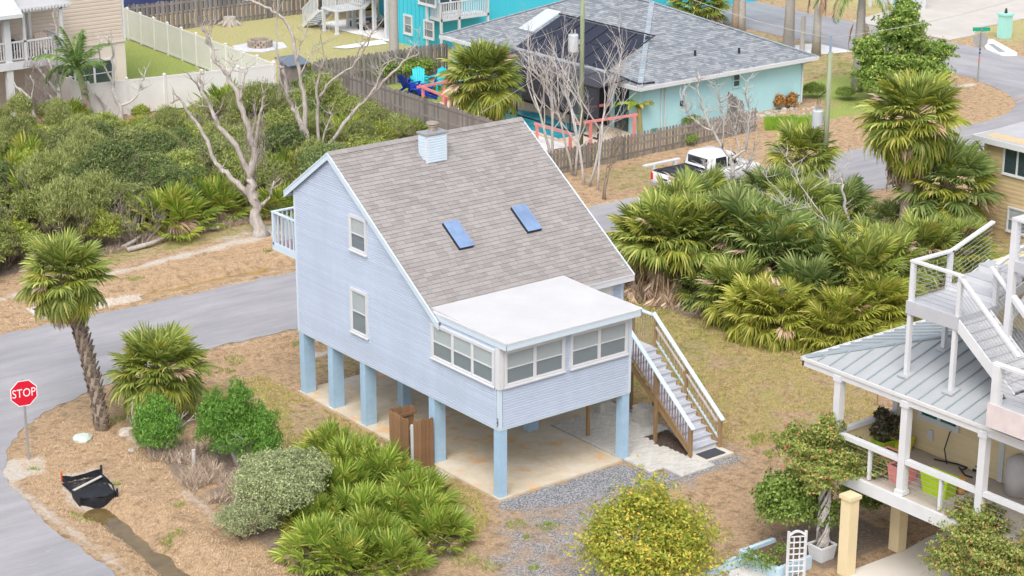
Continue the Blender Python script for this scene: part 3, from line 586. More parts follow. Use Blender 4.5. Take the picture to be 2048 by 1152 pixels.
# rear balcony
zb = GP(553, 487, (.25, 0, 0), (1, 0, 0)); zb2 = GP(553, 424, (.25, 0, 0), (1, 0, 0)); by = zb[1]; z0, z1 = zb[2], zb2[2]
bal = MB().box(.15, 3.2, HD+.02, by, z0-.02, z0+.05).obj('balcony', mat('balcony_boards', (.33, .22, .24), .8, .15, 4), house)
MB().box(.12, 3.2, by, by+.04, z0-.16, z0+.08).box(.11, .15, HD+.02, by, z0-.16, z0+.08).obj('rim_board', M_BLUET, bal)
for p in ((.16, by-.04), (1.7, by-.04), (3.1, by-.04)): MB().box(p[0]-.05, p[0]+.05, p[1]-.05, p[1]+.05, z0, z1).obj('post', M_BLUET, bal)
MB().box(.1, 3.2, by-.09, by+.03, z1, z1+.04).box(.1, .2, HD+.02, by-.09, z1, z1+.04).obj('handrail', M_BLUET, bal)
for k in range(6): MB().box(.14, .18, HD+.14+(by-HD-.2)*k/6, HD+.18+(by-HD-.2)*k/6, z0+.05, z1).obj('baluster', M_BLUET, bal)
for k in range(18): MB().box(.3+k*.16, .34+k*.16, by-.06, by-.02, z0+.05, z1).obj('baluster', M_BLUET, bal)
# front door with oval light, lantern
MB().box(4.76, 6.52, 2.93, 2.995, 2.35, 4.62).obj('porch_panel', mat('door_paint', (.66, .68, .68), .5, .04, 2), house)
dr = MB().box(5.45, 6.38, 2.88, 2.925, 2.36, 4.42).obj('door', mat('door_white', (.72, .73, .72), .45, .03, 2), house)
ov = MB(); ov.slab([(5.93+.2*math.cos(t), 2.872, 3.55+.52*math.sin(t)) for t in np.linspace(0, 2*math.pi, 24, endpoint=False)], (0, .006, 0)); ov.obj('oval_pane', mat('amber_glass', (.27, .20, .13), .2, .2, 9), dr)
MB().tube([(6.30, 2.86, 3.3), (6.30, 2.82, 3.3)], .03, 8).obj('door_knob', M_METAL, dr)
la = MB(); la.hexa([(5.10, 2.72, 4.0), (5.22, 2.72, 4.0), (5.22, 2.84, 4.0), (5.10, 2.84, 4.0), (5.06, 2.68, 4.2), (5.26, 2.68, 4.2), (5.26, 2.88, 4.2), (5.06, 2.88, 4.2)]); la.tube([(5.16, 2.78, 4.2), (5.16, 2.78, 4.3)], [.13, .02], 6); la.box(5.14, 5.18, 2.80, 2.93, 4.08, 4.12); la.obj('wall_lantern', mat('plum_metal', (.10, .08, .16), .4, .1, 4), house)
MB().box(4.70, 7.3, 1.92, 2.98, 2.24, 2.32).obj('landing', mat('grey_deck', (.50, .51, .56), .7, .08, 4), house)
# ------------------------------------------------------------------ outside stairs
stx = thing('exterior_stairs', 'straight wooden stairs with blue handrails climbing to the front door of the blue house', 'stairs', (6.7, -1, 0))
NR = 13; Y0, Y1, X0, X1 = -1.0, 1.92, 6.24, 7.2; dz = 2.28/NR; dy = (Y1-Y0)/NR
M_TREAD = mat('grey_tread', (.42, .44, .50), .7, .1, 4); M_RISER = mat('white_riser', (.70, .72, .76), .6, .06, 3)
for i in range(NR):
    y = Y0+dy*i; z = .05+dz*i
    MB().box(X0, X1, y, y+.02, z, z+dz-.03).obj('riser', M_RISER, stx)
    MB().box(X0-.03, X1+.03, y-.03, y+dy, z+dz-.03, z+dz+.008).obj('tread', M_TREAD, stx)
for x in (X0-.045, X1+.005):
    MB().hexa([(x, Y0+.05, .03), (x+.04, Y0+.05, .03), (x+.04, Y1, 2.05), (x, Y1, 2.05), (x, Y0+.0, .24), (x+.04, Y0+.0, .24), (x+.04, Y1, 2.28), (x, Y1, 2.28)]).obj('stringer', M_TAN, stx)
rz = lambda y: 1.0+(y+1.05)*(2.28/(Y1-Y0))
for x, py in ((X0-.11, [(-1.05, 0, 0), (.47, 0, 0), (1.9, 0, 0)]), (X1+.10, [(-1.05, 0, 0), (.45, .9, 0), (1.85, 0, 0)])):
    for y, zb_, _ in py: MB().box(x-.045, x+.045, y-.045, y+.045, zb_, rz(y)-.02).obj('post', M_TAN, stx)
    MB().beam((x, -1.16, rz(-1.16)), (x, 1.98, rz(1.98)), .14, .035).obj('handrail', M_BLUET, stx)
    MB().beam((x, -1.05, rz(-1.05)-.72), (x, 1.9, rz(1.9)-.72), .035, .06).obj('bottom_rail', M_TAN if x < 7 else M_BLUET, stx)
    yy = -.95
    while yy < 1.85:
        MB().box(x-.014, x+.014, yy-.014, yy+.014, rz(yy)-.74, rz(yy)-.03).obj('baluster', mat('iron_baluster', (.26, .20, .20), .6, .1, 4) if x < 7 else mat('tan_baluster', (.40, .33, .22), .7, .1, 4), stx); yy += .118
MB().beam((X1+.05, -.95, rz(-.95)-.25), (X1+.05, .4, rz(.4)-.25), .05, .05).obj('grab_rail', mat('old_handrail', (.50, .44, .42), .7, .1, 4), stx); MB().beam((X1+.05, .5, rz(.5)-.25), (X1+.05, 1.8, rz(1.8)-.25), .05, .05).obj('grab_rail', mat('old_handrail', (.5, .44, .42)), stx)
MB().beam((X1+.1, 1.95, 3.3), (X1+.1, 2.95, 3.3), .14, .035).beam((X0, 1.96, 3.3), (4.75, 1.96, 3.3), .14, .035).obj('handrail', M_BLUET, stx)
for k in range(9): MB().box(X1+.088, X1+.112, 2.0+k*.11, 2.024+k*.11, 2.32, 3.28).obj('baluster', mat('tan_baluster', (.4, .33, .22)), stx)
for x, y in ((X1+.1, 2.9), (4.8, 1.97)): MB().box(x-.045, x+.045, y-.045, y+.045, 0, 3.28).obj('post', M_TAN, stx)
tag(MB().box(6.36, 7.12, -1.5, -1.04, .052, .068).obj('door_mat', mat('black_rubber_mat', (.06, .065, .08), .7, .5, 30, bmp=.6, bscale=60)), 'dark ribbed rubber mat at the foot of the stairs', 'mat')
# ------------------------------------------------------------------ stacks of spare pavers
def stack(x, y, nx, ny, nz, lab, grp=None):
    t = thing('paver_stack', lab, 'paver stack', (x, y, .02))
    for k in range(nz):
        for i in range(nx):
            for j in range(ny):
                link('paver', pm, t, Matrix.Translation((.11+i*.225+random.uniform(-.008, .008), .055+j*.108+random.uniform(-.006, .006), .055+k*.056)) @ Matrix.Rotation(random.uniform(-.03, .03), 4, 'Z'))
stack(6.56, 1.45, 2, 5, 10, 'cube of stacked grey pavers beside the wooden stairs')
stack(6.2, 3.05, 2, 3, 6, 'smaller stack of pavers under the house by the far pillar')
tag(MB().box(6.95, 7.25, 2.1, 2.35, .0, .05).box(7.0, 7.2, 2.5, 2.75, .0, .06).obj('loose_pavers', mat('reddish_stone', (.35, .22, .22), .9, .2, 8)), 'loose reddish stones behind the cube of stacked pavers', 'stones')
# ------------------------------------------------------------------ wooden bin screen
gt = thing('bin_screen', 'three-sided brown plank screen against the slab of the blue house', 'fence', (-.4, 3.2, 0))
pk = MB().add([(0, -.01, 0), (.13, -.01, 0), (.13, .01, 0), (0, .01, 0), (0, -.01, 1.50), (.13, -.01, 1.50), (.13, .01, 1.50), (0, .01, 1.50), (.025, -.01, 1.55), (.105, -.01, 1.55), (.105, .01, 1.55), (.025, .01, 1.55)],
              [(0, 3, 2, 1), (0, 1, 5, 4), (1, 2, 6, 5), (2, 3, 7, 6), (3, 0, 4, 7), (4, 5, 9, 8), (5, 6, 10, 9), (6, 7, 11, 10), (7, 4, 8, 11), (8, 9, 10, 11)]).mesh('plank', M_BROWN)
def plank_run(t, p, q, step=.137, me_=None, name='plank', zs=1.0, hv=.02, off=0.0):
    L = math.dist(p, q); k = int(L/step); a = math.atan2(q[1]-p[1], q[0]-p[0]); l0 = Vector(t['wl']) if 'wl' in t else Vector((0, 0, 0))
    for i in range(k):
        d = i*step; x = p[0]+(q[0]-p[0])*d/L; y = p[1]+(q[1]-p[1])*d/L
        o_ = off*(1 if i % 2 else -1)
        link(name, me_ or pk, t, Matrix.Translation(Vector((x-math.sin(a)*o_, y+math.cos(a)*o_, hz(x, y)+random.uniform(-.01, .01)))-l0) @ Matrix.Rotation(a, 4, 'Z') @ Matrix.Diagonal((1, 1, zs*(1+random.uniform(-hv, hv)), 1)))
plank_run(gt, (-.83, 4.1), (-.83, 3.05)); plank_run(gt, (-.77, 3.0), (.03, 2.97)); plank_run(gt, (-.8, 4.13), (.12, 4.1))
MB().box(-.84, -.78, 2.98, 3.04, 0, 1.45).obj('post', mat('grey_post', (.55, .58, .62), .6, .05, 3), gt)
MB().box(-.80, .1, 4.05, 4.09, 1.25, 1.34).obj('rail', M_BROWN, gt); MB().box(-.80, -.76, 3.05, 4.05, 1.25, 1.34).obj('rail', M_BROWN, gt)
# ------------------------------------------------------------------ plant library
def arrmesh(name, V, Fq, mats, fm=None, smooth=False):
    me_ = bpy.data.meshes.new(name); V = np.asarray(V, np.float32); Fq = np.asarray(Fq, np.int32); k = Fq.shape[1]
    me_.vertices.add(len(V)); me_.vertices.foreach_set('co', V.ravel()); me_.loops.add(Fq.size); me_.loops.foreach_set('vertex_index', Fq.ravel())
    me_.polygons.add(len(Fq)); me_.polygons.foreach_set('loop_start', np.arange(0, Fq.size, k, dtype=np.int32))
    for m in (mats if isinstance(mats, (list, tuple)) else [mats]): me_.materials.append(m)
    if fm is not None: me_.polygons.foreach_set('material_index', np.asarray(fm, np.int32))
    me_.update(calc_edges=True); return me_
L_SABAL = leafmat('cabbage_palm_leaf', [(0, (.085, .125, .022)), (.45, (.165, .215, .042)), (.8, (.28, .31, .075)), (1, (.42, .41, .14))], rndobj=.4)
L_SABALB = leafmat('bluish_palm_leaf', [(0, (.075, .12, .03)), (.5, (.145, .20, .055)), (.85, (.24, .285, .095)), (1, (.35, .37, .15))], rndobj=.4)
L_SABALY = leafmat('yellowing_palm_leaf', [(0, (.13, .165, .02)), (.5, (.24, .27, .04)), (.85, (.36, .34, .07)), (1, (.46, .39, .14))], rndobj=.35)
L_DEAD = leafmat('dead_palm_leaf', [(0, (.20, .125, .07)), (.5, (.33, .23, .15)), (1, (.46, .37, .29))], rndobj=.45, trans=.1)
L_PALMETTO = leafmat('saw_palmetto_leaf', [(0, (.095, .15, .02)), (.45, (.17, .245, .032)), (.8, (.27, .33, .055)), (1, (.42, .42, .10))], rndobj=.35)
L_QUEEN = leafmat('feather_palm_leaf', [(0, (.05, .10, .025)), (.6, (.11, .19, .05)), (1, (.24, .30, .09))], rndobj=.3)
def fan(name, m, pl, Rb, n, phim, droop, seed, w=.055, arch=.15):
    """one costapalmate frond lying along +x: stalk and pleated fan of pointed segments"""
    rn = random.Random(seed); s = MB()
    pts = [(pl*t, 0, -arch*pl*t*t*.6) for t in (0, .5, 1)]; s.tube(pts, [.022*Rb+.008, .014*Rb+.005, .008], 3)
    hub = np.array(pts[-1])
    for i in range(n):
        f = -phim+2*phim*(i+.5)/n+rn.uniform(-.03, .03); a = abs(f)/phim; L = Rb*(1.06-.30*a)*rn.uniform(.88, 1.05)
        cx_ = .30*Rb*(1-a)**1.0; o = hub+np.array([cx_*.5, 0, -.05*Rb*(1-a)])
        d = np.array([math.cos(f), math.sin(f), 0]); t = np.array([-math.sin(f), math.cos(f), 0]); dr = droop*rn.uniform(.7, 1.35)
        tilt = rn.uniform(.3, .9)*w*Rb; rows = []
        for r, ww in ((.06, .15), (.42, 1.0), (.74, .75), (1.0, 0)):
            z = .14*Rb*math.sin(min(1, r*1.6)*math.pi*.5)*(.4+.6*a)-dr*L*r**2.6; q = o+d*(L*(r-.18*dr*r**3))+np.array([0, 0, z]); rows.append((q, ww*w*Rb))
        vs = []
        for k, (q, ww) in enumerate(rows):
            if ww == 0: vs.append(q)
            else:
                h = np.array([0, 0, tilt*(.8 if k else .2)])*(1 if i % 2 else -1); vs += [q-t*ww-h, q+t*ww+h]
        s.add(vs, [(0, 1, 3, 2), (2, 3, 5, 4), (4, 5, 6)])
    return s.mesh(name, m)
def fanset(m, pl, Rb, n, phim, dr, seed, w=.042): return [fan('frond', m, pl, Rb, n, phim, d, seed+k, w) for k, d in enumerate(dr)]
FS = {'green': fanset(L_SABAL, .80, .66, 28, 2.1, (.12, .28, .48), 1), 'blue': fanset(L_SABALB, .85, .70, 28, 2.1, (.15, .38, .62), 11), 'yellow': fanset(L_SABALY, .80, .66, 28, 2.0, (.2, .38, .6), 21)}
F_DEAD = [fan('dead_frond', L_DEAD, .7, .72, 18, 1.0, .5, 31, .04), fan('dead_frond', L_DEAD, .7, .7, 16, .7, .35, 32, .04)]
FP = [fan('frond', L_PALMETTO, .50, .44, 20, 1.75, d, 41+i, .042) for i, d in enumerate((.06, .14, .26))]
FPY = [fan('frond', L_SABALY, .50, .42, 20, 1.75, d, 51+i, .042) for i, d in enumerate((.1, .25))]
def feather(name, m, L, npair, leaf, arch, seed):
    rn = random.Random(seed); s = MB(); P = []
    for i in range(9):
        t = i/8; P.append(np.array([L*t*(1-.28*arch*t*t), 0, L*(.25*t-arch*t*t*.75)]))
    s.tube(P, [.03*(1-t/9.5)+.004 for t in range(9)], 4)
    for i in range(npair):
        t = .12+.88*i/npair; k = min(7, int(t*8)); u = t*8-k; q = P[k]*(1-u)+P[k+1]*u; tg = P[k+1]-P[k]; tg /= np.linalg.norm(tg)
        for sgn in (-1, 1):
            l = leaf*math.sin(math.pi*min(1, .25+t*.75))**.6*rn.uniform(.8, 1.1); d = np.array([tg[0]*.55, sgn*.75, tg[2]*.4-.05]); d /= np.linalg.norm(d)
            a = q+d*l*.55+np.array([0, 0, -.06*l]); b = q+d*l*.9+np.array([0, 0, -.55*l*rn.uniform(.7, 1.2)]); w = np.cross(d, (0, 0, 1)); w = w/np.linalg.norm(w)*.022
            s.add([q, a-w, a+w, b], [(0, 1, 3, 2)])
    return s.mesh(name, m)
FQ = [feather('frond', L_QUEEN, 2.3, 42, .62, a, 60+i) for i, a in enumerate((.35, .75, 1.15))]
M_BOOT = mat('palm_boots', (.26, .205, .165), .9, .3, 9, rnd=.4, island=True)
M_PTRUNK = mat('palm_trunk', (.34, .275, .22), .9, .22, 4, stretch=(1, 1, 9), bmp=.5, bscale=12)
M_GTRUNK = mat('grey_palm_trunk', (.40, .375, .35), .9, .18, 3, stretch=(1, 1, 14), bmp=.4, bscale=12)
M_HUSK = mat('palm_heart_fibre', (.15, .105, .07), .95, .4, 12, bmp=.6, bscale=20)
def aim(az, el, tw=0.0): return Matrix.Rotation(az, 4, 'Z') @ Matrix.Rotation(-el, 4, 'Y') @ Matrix.Rotation(tw, 4, 'X')
def palm(name, lab, base, th, sc, kind='green', n=34, nd_=10, seed=0, group=None, lean=(0, 0), tr=.17, boots=False, tmat=None, emax=84, emin=-42, yellow=.18, low=0, skirt=0):
    rn = random.Random(seed); x, y = base[:2]; t = thing(name, lab, 'palm tree', (x, y, hz(x, y)-.05), group); s = MB(); K = 9; P = []
    for i in range(K+1):
        f = i/K; P.append((lean[0]*f**1.4, lean[1]*f**1.4, th*f))
    s.tube(P, [tr*(1.35-.9*min(f/K, .25)*4*.28 if f/K < .25 else 1.1-.1*f/K) for f in range(K+1)], 10); s.tube([P[-1], (P[-1][0], P[-1][1], th+.35*sc)], [tr*1.05, tr*.3], 8)
    link('trunk', s.mesh('trunk', tmat or (M_PTRUNK), True), t, Matrix())
    if boots:
        b = MB(); k = int(th/.085)
        for i in range(k):
            for j in range(3):
                f = (i+.5)/k; a = i*1.25+j*2.09+rn.uniform(-.2, .2); q = np.array([lean[0]*f**1.4, lean[1]*f**1.4, th*f]); d = np.array([math.cos(a), math.sin(a), 0]); o = q+d*tr*1.0
                b.beam(o, o+d*tr*.55+np.array([-d[1]*.05, d[0]*.05, tr*1.3*rn.uniform(.8, 1.2)]), tr*.62, .03, d)
        stuff(link('leaf_boots', b.mesh('leaf_boots', M_BOOT), t, Matrix()))
    top = Vector((P[-1][0], P[-1][1], th))
    hk = MB(); hk.tube([top-Vector((0, 0, .25*sc)), top, top+Vector((0, 0, .35*sc))], [tr*1.2, tr*1.9, tr*.8], 8); link('crown_heart', hk.mesh('crown_heart', M_HUSK), t, Matrix())
    for i in range(n):
        f = (i+.5)/n; az = i*2.39996+rn.uniform(-.25, .25); el = R(emax+(emin-emax)*f**.85+rn.uniform(-7, 7)); k = 0 if f < .3 else (1 if f < .62 else 2)
        fam = FS['yellow'] if rn.random() < yellow*(.3+1.6*f) else FS[kind]; fam = [F_DEAD[1]]*3 if rn.random() < .07*f*2 else fam; q = sc*rn.uniform(.85, 1.08)*(1 if f > .12 else .8)
        link('frond', fam[k], t, Matrix.Translation(top+Vector((0, 0, .18*sc*(1-f)))) @ aim(az, el, rn.uniform(-.35, .35)) @ Matrix.Scale(q, 4))
    for i in range(nd_):
        az = i*2.4+rn.uniform(-.4, .4); link('dead_frond', rn.choice(F_DEAD), t, Matrix.Translation(top-Vector((0, 0, .06*sc+low*rn.random()))) @ aim(az, R(rn.uniform(-78, -48)), rn.uniform(-.5, .5)) @ Matrix.Scale(sc*rn.uniform(.8, 1.05), 4))
    for i in range(skirt):
        az = i*2.4+rn.uniform(-.3, .3); q = rn.uniform(.35, .75)*sc; link('dead_frond', rn.choice(F_DEAD), t, Matrix.Translation((q*math.cos(az), q*math.sin(az), min(th*.6, 1.25)*rn.uniform(.75, 1.1))) @ aim(az, R(rn.uniform(-82, -55)), rn.uniform(-.6, .6)) @ Matrix.Scale(sc*rn.uniform(.7, .95), 4))
    return t
def palmetto(lab, base, sc=1.0, n=18, seed=0, group=None, yellow=.12, dead=2, name='saw_palmetto', fam=None):
    rn = random.Random(seed); x, y = base[:2]; t = thing(name, lab, 'palmetto', (x, y, hz(x, y)-.03), group)
    for i in range(n):
        f = (i+.5)/n; az = i*2.39996+rn.uniform(-.3, .3); el = R(82-68*f**.8+rn.uniform(-9, 9)); fm_ = rn.choice(FPY) if rn.random() < yellow else (fam or FP)[0 if f < .35 else (1 if f < .7 else 2)]
        r = .22*sc*f; link('frond', fm_, t, Matrix.Translation((r*math.cos(az), r*math.sin(az), .02+.1*sc*(1-f))) @ aim(az, el, rn.uniform(-.6, .6)) @ Matrix.Scale(sc*rn.uniform(.85, 1.15), 4))
    for i in range(dead):
        link('dead_frond', rn.choice(F_DEAD), t, Matrix.Translation((0, 0, .25*sc)) @ aim(rn.random()*6.3, R(rn.uniform(-25, 10)), rn.uniform(-1, 1)) @ Matrix.Scale(sc*.6, 4))
    return t
def leafcloud(name, blobs, n, size, m, seed, aspect=.5, up=0.0, shell=.5, lump=.22, lsc=2.6, out=.9):
    """thousands of single leaves through the volume of a crown made of uneven clumps"""
    g = np.random.default_rng(seed); B = np.array(blobs, float); wt = (B[:, 3]*B[:, 4]+B[:, 4]*B[:, 5]+B[:, 3]*B[:, 5]); i = g.choice(len(B), n, p=wt/wt.sum())
    d = g.normal(size=(n, 3)); d /= np.linalg.norm(d, axis=1)[:, None]; d[:, 2] = np.where(d[:, 2] < -.45, -d[:, 2], d[:, 2])
    ph = g.random(9)*6.3; q = d*lsc
    lm = np.sin(q[:, 0]*2.1+ph[0]+i)*np.sin(q[:, 1]*2.3+ph[1]+i*1.7)+np.sin(q[:, 2]*2.7+ph[2]+q[:, 0]*1.3)+.6*np.sin(q[:, 1]*4.9+ph[3])*np.sin(q[:, 2]*4.3+q[:, 0]*3.7+ph[4])
    r = (1+lump*lm*.6)*(1-shell*g.random(n)**1.8)
    r = np.where(g.random(n) < .05, r*(1+.32*g.random(n)), r)
    P = B[i, :3]+d*B[i, 3:6]*r[:, None]; nn = d*out+g.normal(size=(n, 3))*.75; nn[:, 2] += .35; nn /= np.linalg.norm(nn, axis=1)[:, None]
    t = g.normal(size=(n, 3)); t[:, 2] += up*2.5; t += d*up*1.2; t -= nn*(t*nn).sum(1)[:, None]; t /= np.linalg.norm(t, axis=1)[:, None]; b = np.cross(nn, t)
    L = size*(.6+.8*g.random(n))[:, None]; V = np.stack([P-t*L*.5, P+b*L*aspect*.5-nn*L*.08, P+t*L*.5, P-b*L*aspect*.5-nn*L*.08], 1).reshape(-1, 3)
    V[:, 2] = np.maximum(V[:, 2], .0)
    return arrmesh(name, V, np.arange(4*n).reshape(-1, 4), m)
def stems(name, m, h, r, n, seed, spread=.5, tw=3, base=.03, bare=False):
    rn = random.Random(seed); s = MB()
    def grow(p, d, l, rad, depth):
        q = p; P = [p]; dd = d.copy()
        for _ in range(3): dd = dd+np.array([rn.uniform(-.22, .22), rn.uniform(-.22, .22), rn.uniform(-.1, .16)]); dd /= np.linalg.norm(dd); q = q+dd*l/3; P.append(q)
        s.tube(P, [rad, rad*.85, rad*.72, rad*.55], 5 if depth > 1 else 3)
        if depth > 0:
            for _ in range(tw):
                k = rn.choice((1, 2, 3)); e = dd+np.array([rn.uniform(-.8, .8), rn.uniform(-.8, .8), rn.uniform(-.15, .5)]); e /= np.linalg.norm(e); grow(P[k], e, l*rn.uniform(.5, .75), rad*.5, depth-1)
    for i in range(n):
        a = i*2.4+rn.random(); d = np.array([math.cos(a)*spread, math.sin(a)*spread, 1]); d /= np.linalg.norm(d); grow(np.array([r*math.cos(a), r*math.sin(a), -.05]), d, h*.5, base, 2)
    return s.mesh(name, m)
M_BARK = mat('shrub_bark', (.22, .18, .14), .9, .25, 8); M_GREYBARK = mat('grey_bark', (.46, .43, .41), .9, .25, 6, bmp=.4, bscale=30, stain=(.56, .56, .53), stainamt=.6); M_DEADWOOD = mat('bleached_wood', (.43, .39, .36), .95, .35, 6, stretch=(2, 2, .5), bmp=1.0, bscale=14, stain=(.25, .20, .17), stainamt=.85)
def lm(name, a, b, c_, d, **k): return leafmat(name, [(0, a), (.4, b), (.78, c_), (1, d)], **k)
L_SCRUB = [lm('scrub_leaf', (.09, .125, .03), (.19, .235, .055), (.29, .33, .09), (.40, .40, .15), trans=.3, rndobj=.45), lm('olive_leaf', (.09, .115, .04), (.18, .215, .07), (.27, .30, .11), (.37, .385, .17), trans=.3, rndobj=.4)]
L_PALE = lm('grey_green_leaf', (.11, .135, .06), (.20, .235, .11), (.31, .34, .18), (.42, .44, .27), trans=.3, rndobj=.1)
L_CEDAR = lm('cedar_leaf', (.030, .085, .012), (.075, .175, .022), (.125, .25, .04), (.20, .32, .065), trans=.25, rndobj=.1)
L_YEL = lm('yellowing_tree_leaf', (.10, .14, .02), (.195, .23, .03), (.31, .305, .045), (.46, .30, .06), trans=.3, rndobj=0)
L_GREEN = lm('bright_shrub_leaf', (.05, .095, .018), (.12, .19, .035), (.20, .27, .055), (.29, .33, .09), trans=.3, rndobj=.2)
L_BOUG = leafmat('bougainvillea_leaf', [(0, (.07, .10, .02)), (.35, (.15, .19, .04)), (.62, (.24, .28, .07)), (.88, (.30, .30, .10)), (.965, (.34, .25, .10)), (1, (.55, .06, .09))], trans=.3, rndobj=.1)
def blobset(seed, k, rx, rz, br=.55, zc=.55):
    rn = random.Random(seed); o = []
    for i in range(k):
        a = i*2.4+rn.uniform(-.5, .5); q = rx*(i/k)**.5*rn.uniform(.55, .8); h = rz*(zc+.30*(1-(i/k))*rn.uniform(.6, 1.1)); b = br*rx*rn.uniform(.75, 1.15); o.append((q*math.cos(a), q*math.sin(a), h*.9, b, b, b*rz/rx*.75))
    return o
def grow(name, lab, cat, base, crown, stem, group=None, rz=0.0, sc=1.0, sz=None):
    x, y = base[:2]; t = thing(name, lab, cat, (x, y, hz(x, y)), group, rz or .001, sc)
    if sz: t.scale = (sc, sc, sz)
    link('crown', crown, t)
    if stem: stuff(link('stems', stem, t))
    return t
# ------------------------------------------------------------------ plants near the blue house
PB = G(205, 858); PTOP = facing(128, 558, PB)
palm('cabbage_palm', 'tall leaning cabbage palm with rough trunk beside the stop sign corner', PB, PTOP[2], .98, 'green', 100, 30, 5, lean=(PTOP[0]-PB[0], PTOP[1]-PB[1]), tr=.165, boots=True, yellow=.22)
palm('cabbage_palm', 'short bushy cabbage palm between the leaning palm and the house pillars', G(338, 838), 1.45, 1.08, 'green', 105, 26, 6, lean=(-.15, .2), tr=.18, emax=80, emin=-38, yellow=.25)
ced = [leafcloud('crown', [(0, 0, .55, .62, .62, .55), (.15, .1, 1.05, .45, .45, .6), (-.25, .05, .9, .4, .4, .55), (.3, -.2, .7, .42, .42, .5), (-.3, -.25, .6, .4, .4, .5)], 16000, .085, L_CEDAR, 3, .22, .9, .6),
       leafcloud('crown', [(0, 0, .8, .8, .8, .75), (.5, .3, 1.35, .5, .5, .85), (-.1, .1, 1.7, .42, .42, .85), (-.6, -.1, 1.0, .55, .55, .8), (.9, -.1, .9, .5, .5, .75), (.3, -.5, 1.0, .5, .5, .7), (-.95, .25, .7, .45, .45, .6)], 34000, .095, L_CEDAR, 4, .22, .9, .6)]
cst = stems('stems', M_GREYBARK, 1.6, .15, 4, 3, .3, 3, .05)
grow('cedar_shrub', 'small bright green cedar beneath the short bushy palm', 'shrub', G(315, 905), ced[0], cst, sc=1.05)
grow('cedar_shrub', 'large bright green cedar with several pointed tops near the house pillars', 'shrub', G(482, 925), ced[1], cst, rz=2.2, sc=1.0)
for i, (u, v) in enumerate(((388, 935), (440, 905))):
    b = G(u, v); tag(MB().tube([(b[0], b[1], hz(*b[:2])-.1), (b[0]+.02, b[1], .55)], [.07, .06], 8).obj('wooden_stake', M_GREYBARK), ['short grey stake in front of the cedars', 'short grey stake half hidden by the large cedar'][i], 'stake')
pal = [leafcloud('crown', blobset(11, 18, 1.45, 1.55, .36, .55), 60000, .055, L_PALE, 5, .4, .5, .5, .3), leafcloud('crown', blobset(12, 8, .8, .9, .5, .5), 14000, .05, L_PALE, 6, .4, .5, .5, .3)]
pst = stems('stems', M_BARK, 1.4, .12, 7, 4, .8)
grow('groundsel_bush', 'pale grey-green rounded bush beside the saw palmettos in front', 'shrub', G(572, 1030), pal[0], pst, sc=1.2, sz=1.18)
grow('groundsel_bush', 'low grey-green bush at the ditch side of the palmettos', 'shrub', G(490, 1075), pal[1], pst, rz=1, sc=1.0)
P1 = [(640, 1120), (705, 1135), (790, 1140), (872, 1085), (835, 1010), (770, 975), (705, 955), (715, 1050), (790, 1050), (632, 1060), (660, 915), (850, 1055), (600, 1010), (745, 1095), (680, 1000)]
PN = ['nearest the driveway bottom edge', 'at the front left corner', 'with yellow fans in front', 'closest to the gravel', 'behind the gravel side', 'at the back near the plank screen', 'behind the middle of the clump', 'left of the clump centre', 'right of the clump centre', 'touching the pale bush', 'at the back touching the pale bush', 'on the right edge', 'inside the pale bush', 'at the front centre', 'in the heart of the clump']
for i, (u, v) in enumerate(P1): palmetto('saw palmetto of the front clump, '+PN[i], G(u, v), random.uniform(1.0, 1.2), 44, 100+i, 'saw palmettos in the front clump', .13, 7)
yb = leafcloud('crown', blobset(21, 22, 1.55, 2.1, .40, .62)+[(0, 0, 2.3, .6, .6, .7), (.2, -.5, 1.0, 1.2, 1.0, .9)], 60000, .085, L_YEL, 7, .5, .2, .7, .55, 3.9)
yst = stems('stems', M_GREYBARK, 2.6, .12, 6, 5, .45, 4, .035)
grow('yellowing_tree', 'round tree with yellow and orange-tinged leaves at the bottom of the picture', 'tree', G(1287, 1188), yb, yst, sc=1.12, sz=1.02)
# ------------------------------------------------------------------ scrub lot behind the street, left
L_FEATH = lm('feathery_leaf', (.10, .125, .04), (.20, .235, .075), (.31, .335, .12), (.42, .43, .20), trans=.4, rndobj=.3)
L_YGREEN = lm('yellow_green_leaf', (.11, .15, .02), (.22, .27, .04), (.33, .37, .07), (.46, .45, .12), trans=.4, rndobj=.3)
L_DKGR = lm('dark_scrub_leaf', (.045, .075, .022), (.10, .145, .045), (.17, .215, .075), (.25, .28, .11), trans=.3, rndobj=.3)
SPEC = [('wild_shrub', 'olive-green rounded shrub in the dense scrub across the street', [leafcloud('crown', blobset(30+i, 13, 1.0, 1.4, .36, .6), 20000, .095, L_SCRUB[i % 2], 40+i, .28, .4, .6, .45, 3.2) for i in range(3)], 1.0),
        ('feathery_shrub', 'feathery pale green upright shrub in the dense scrub across the street', [leafcloud('crown', blobset(130+i, 17, .95, 1.7, .26, .66), 22000, .13, L_FEATH, 140+i, .12, 1.3, .85, .6, 4.2, .4) for i in range(3)], 1.05),
        ('yellow_green_shrub', 'yellow-green leafy shrub in the dense scrub across the street', [leafcloud('crown', blobset(230+i, 12, .9, 1.2, .36, .6), 14000, .11, L_YGREEN, 240+i, .3, .6, .7, .5, 3.4) for i in range(2)], .8),
        ('dark_shrub', 'dark green dense shrub in the scrub across the street', [leafcloud('crown', blobset(330+i, 14, .95, 1.5, .34, .62), 20000, .085, L_DKGR, 340+i, .32, .3, .6, .5, 3.4) for i in range(2)], 1.0)]
sst = [stems('stems', M_BARK, 1.7, .25, 8, 50+i, .8, 4, .022) for i in range(3)]; dst = [stems('branches', mat('dry_twig', (.36, .31, .27), .95, .2, 5), 2.1, .3, 12, 60+i, .8, 4, .02) for i in range(2)]
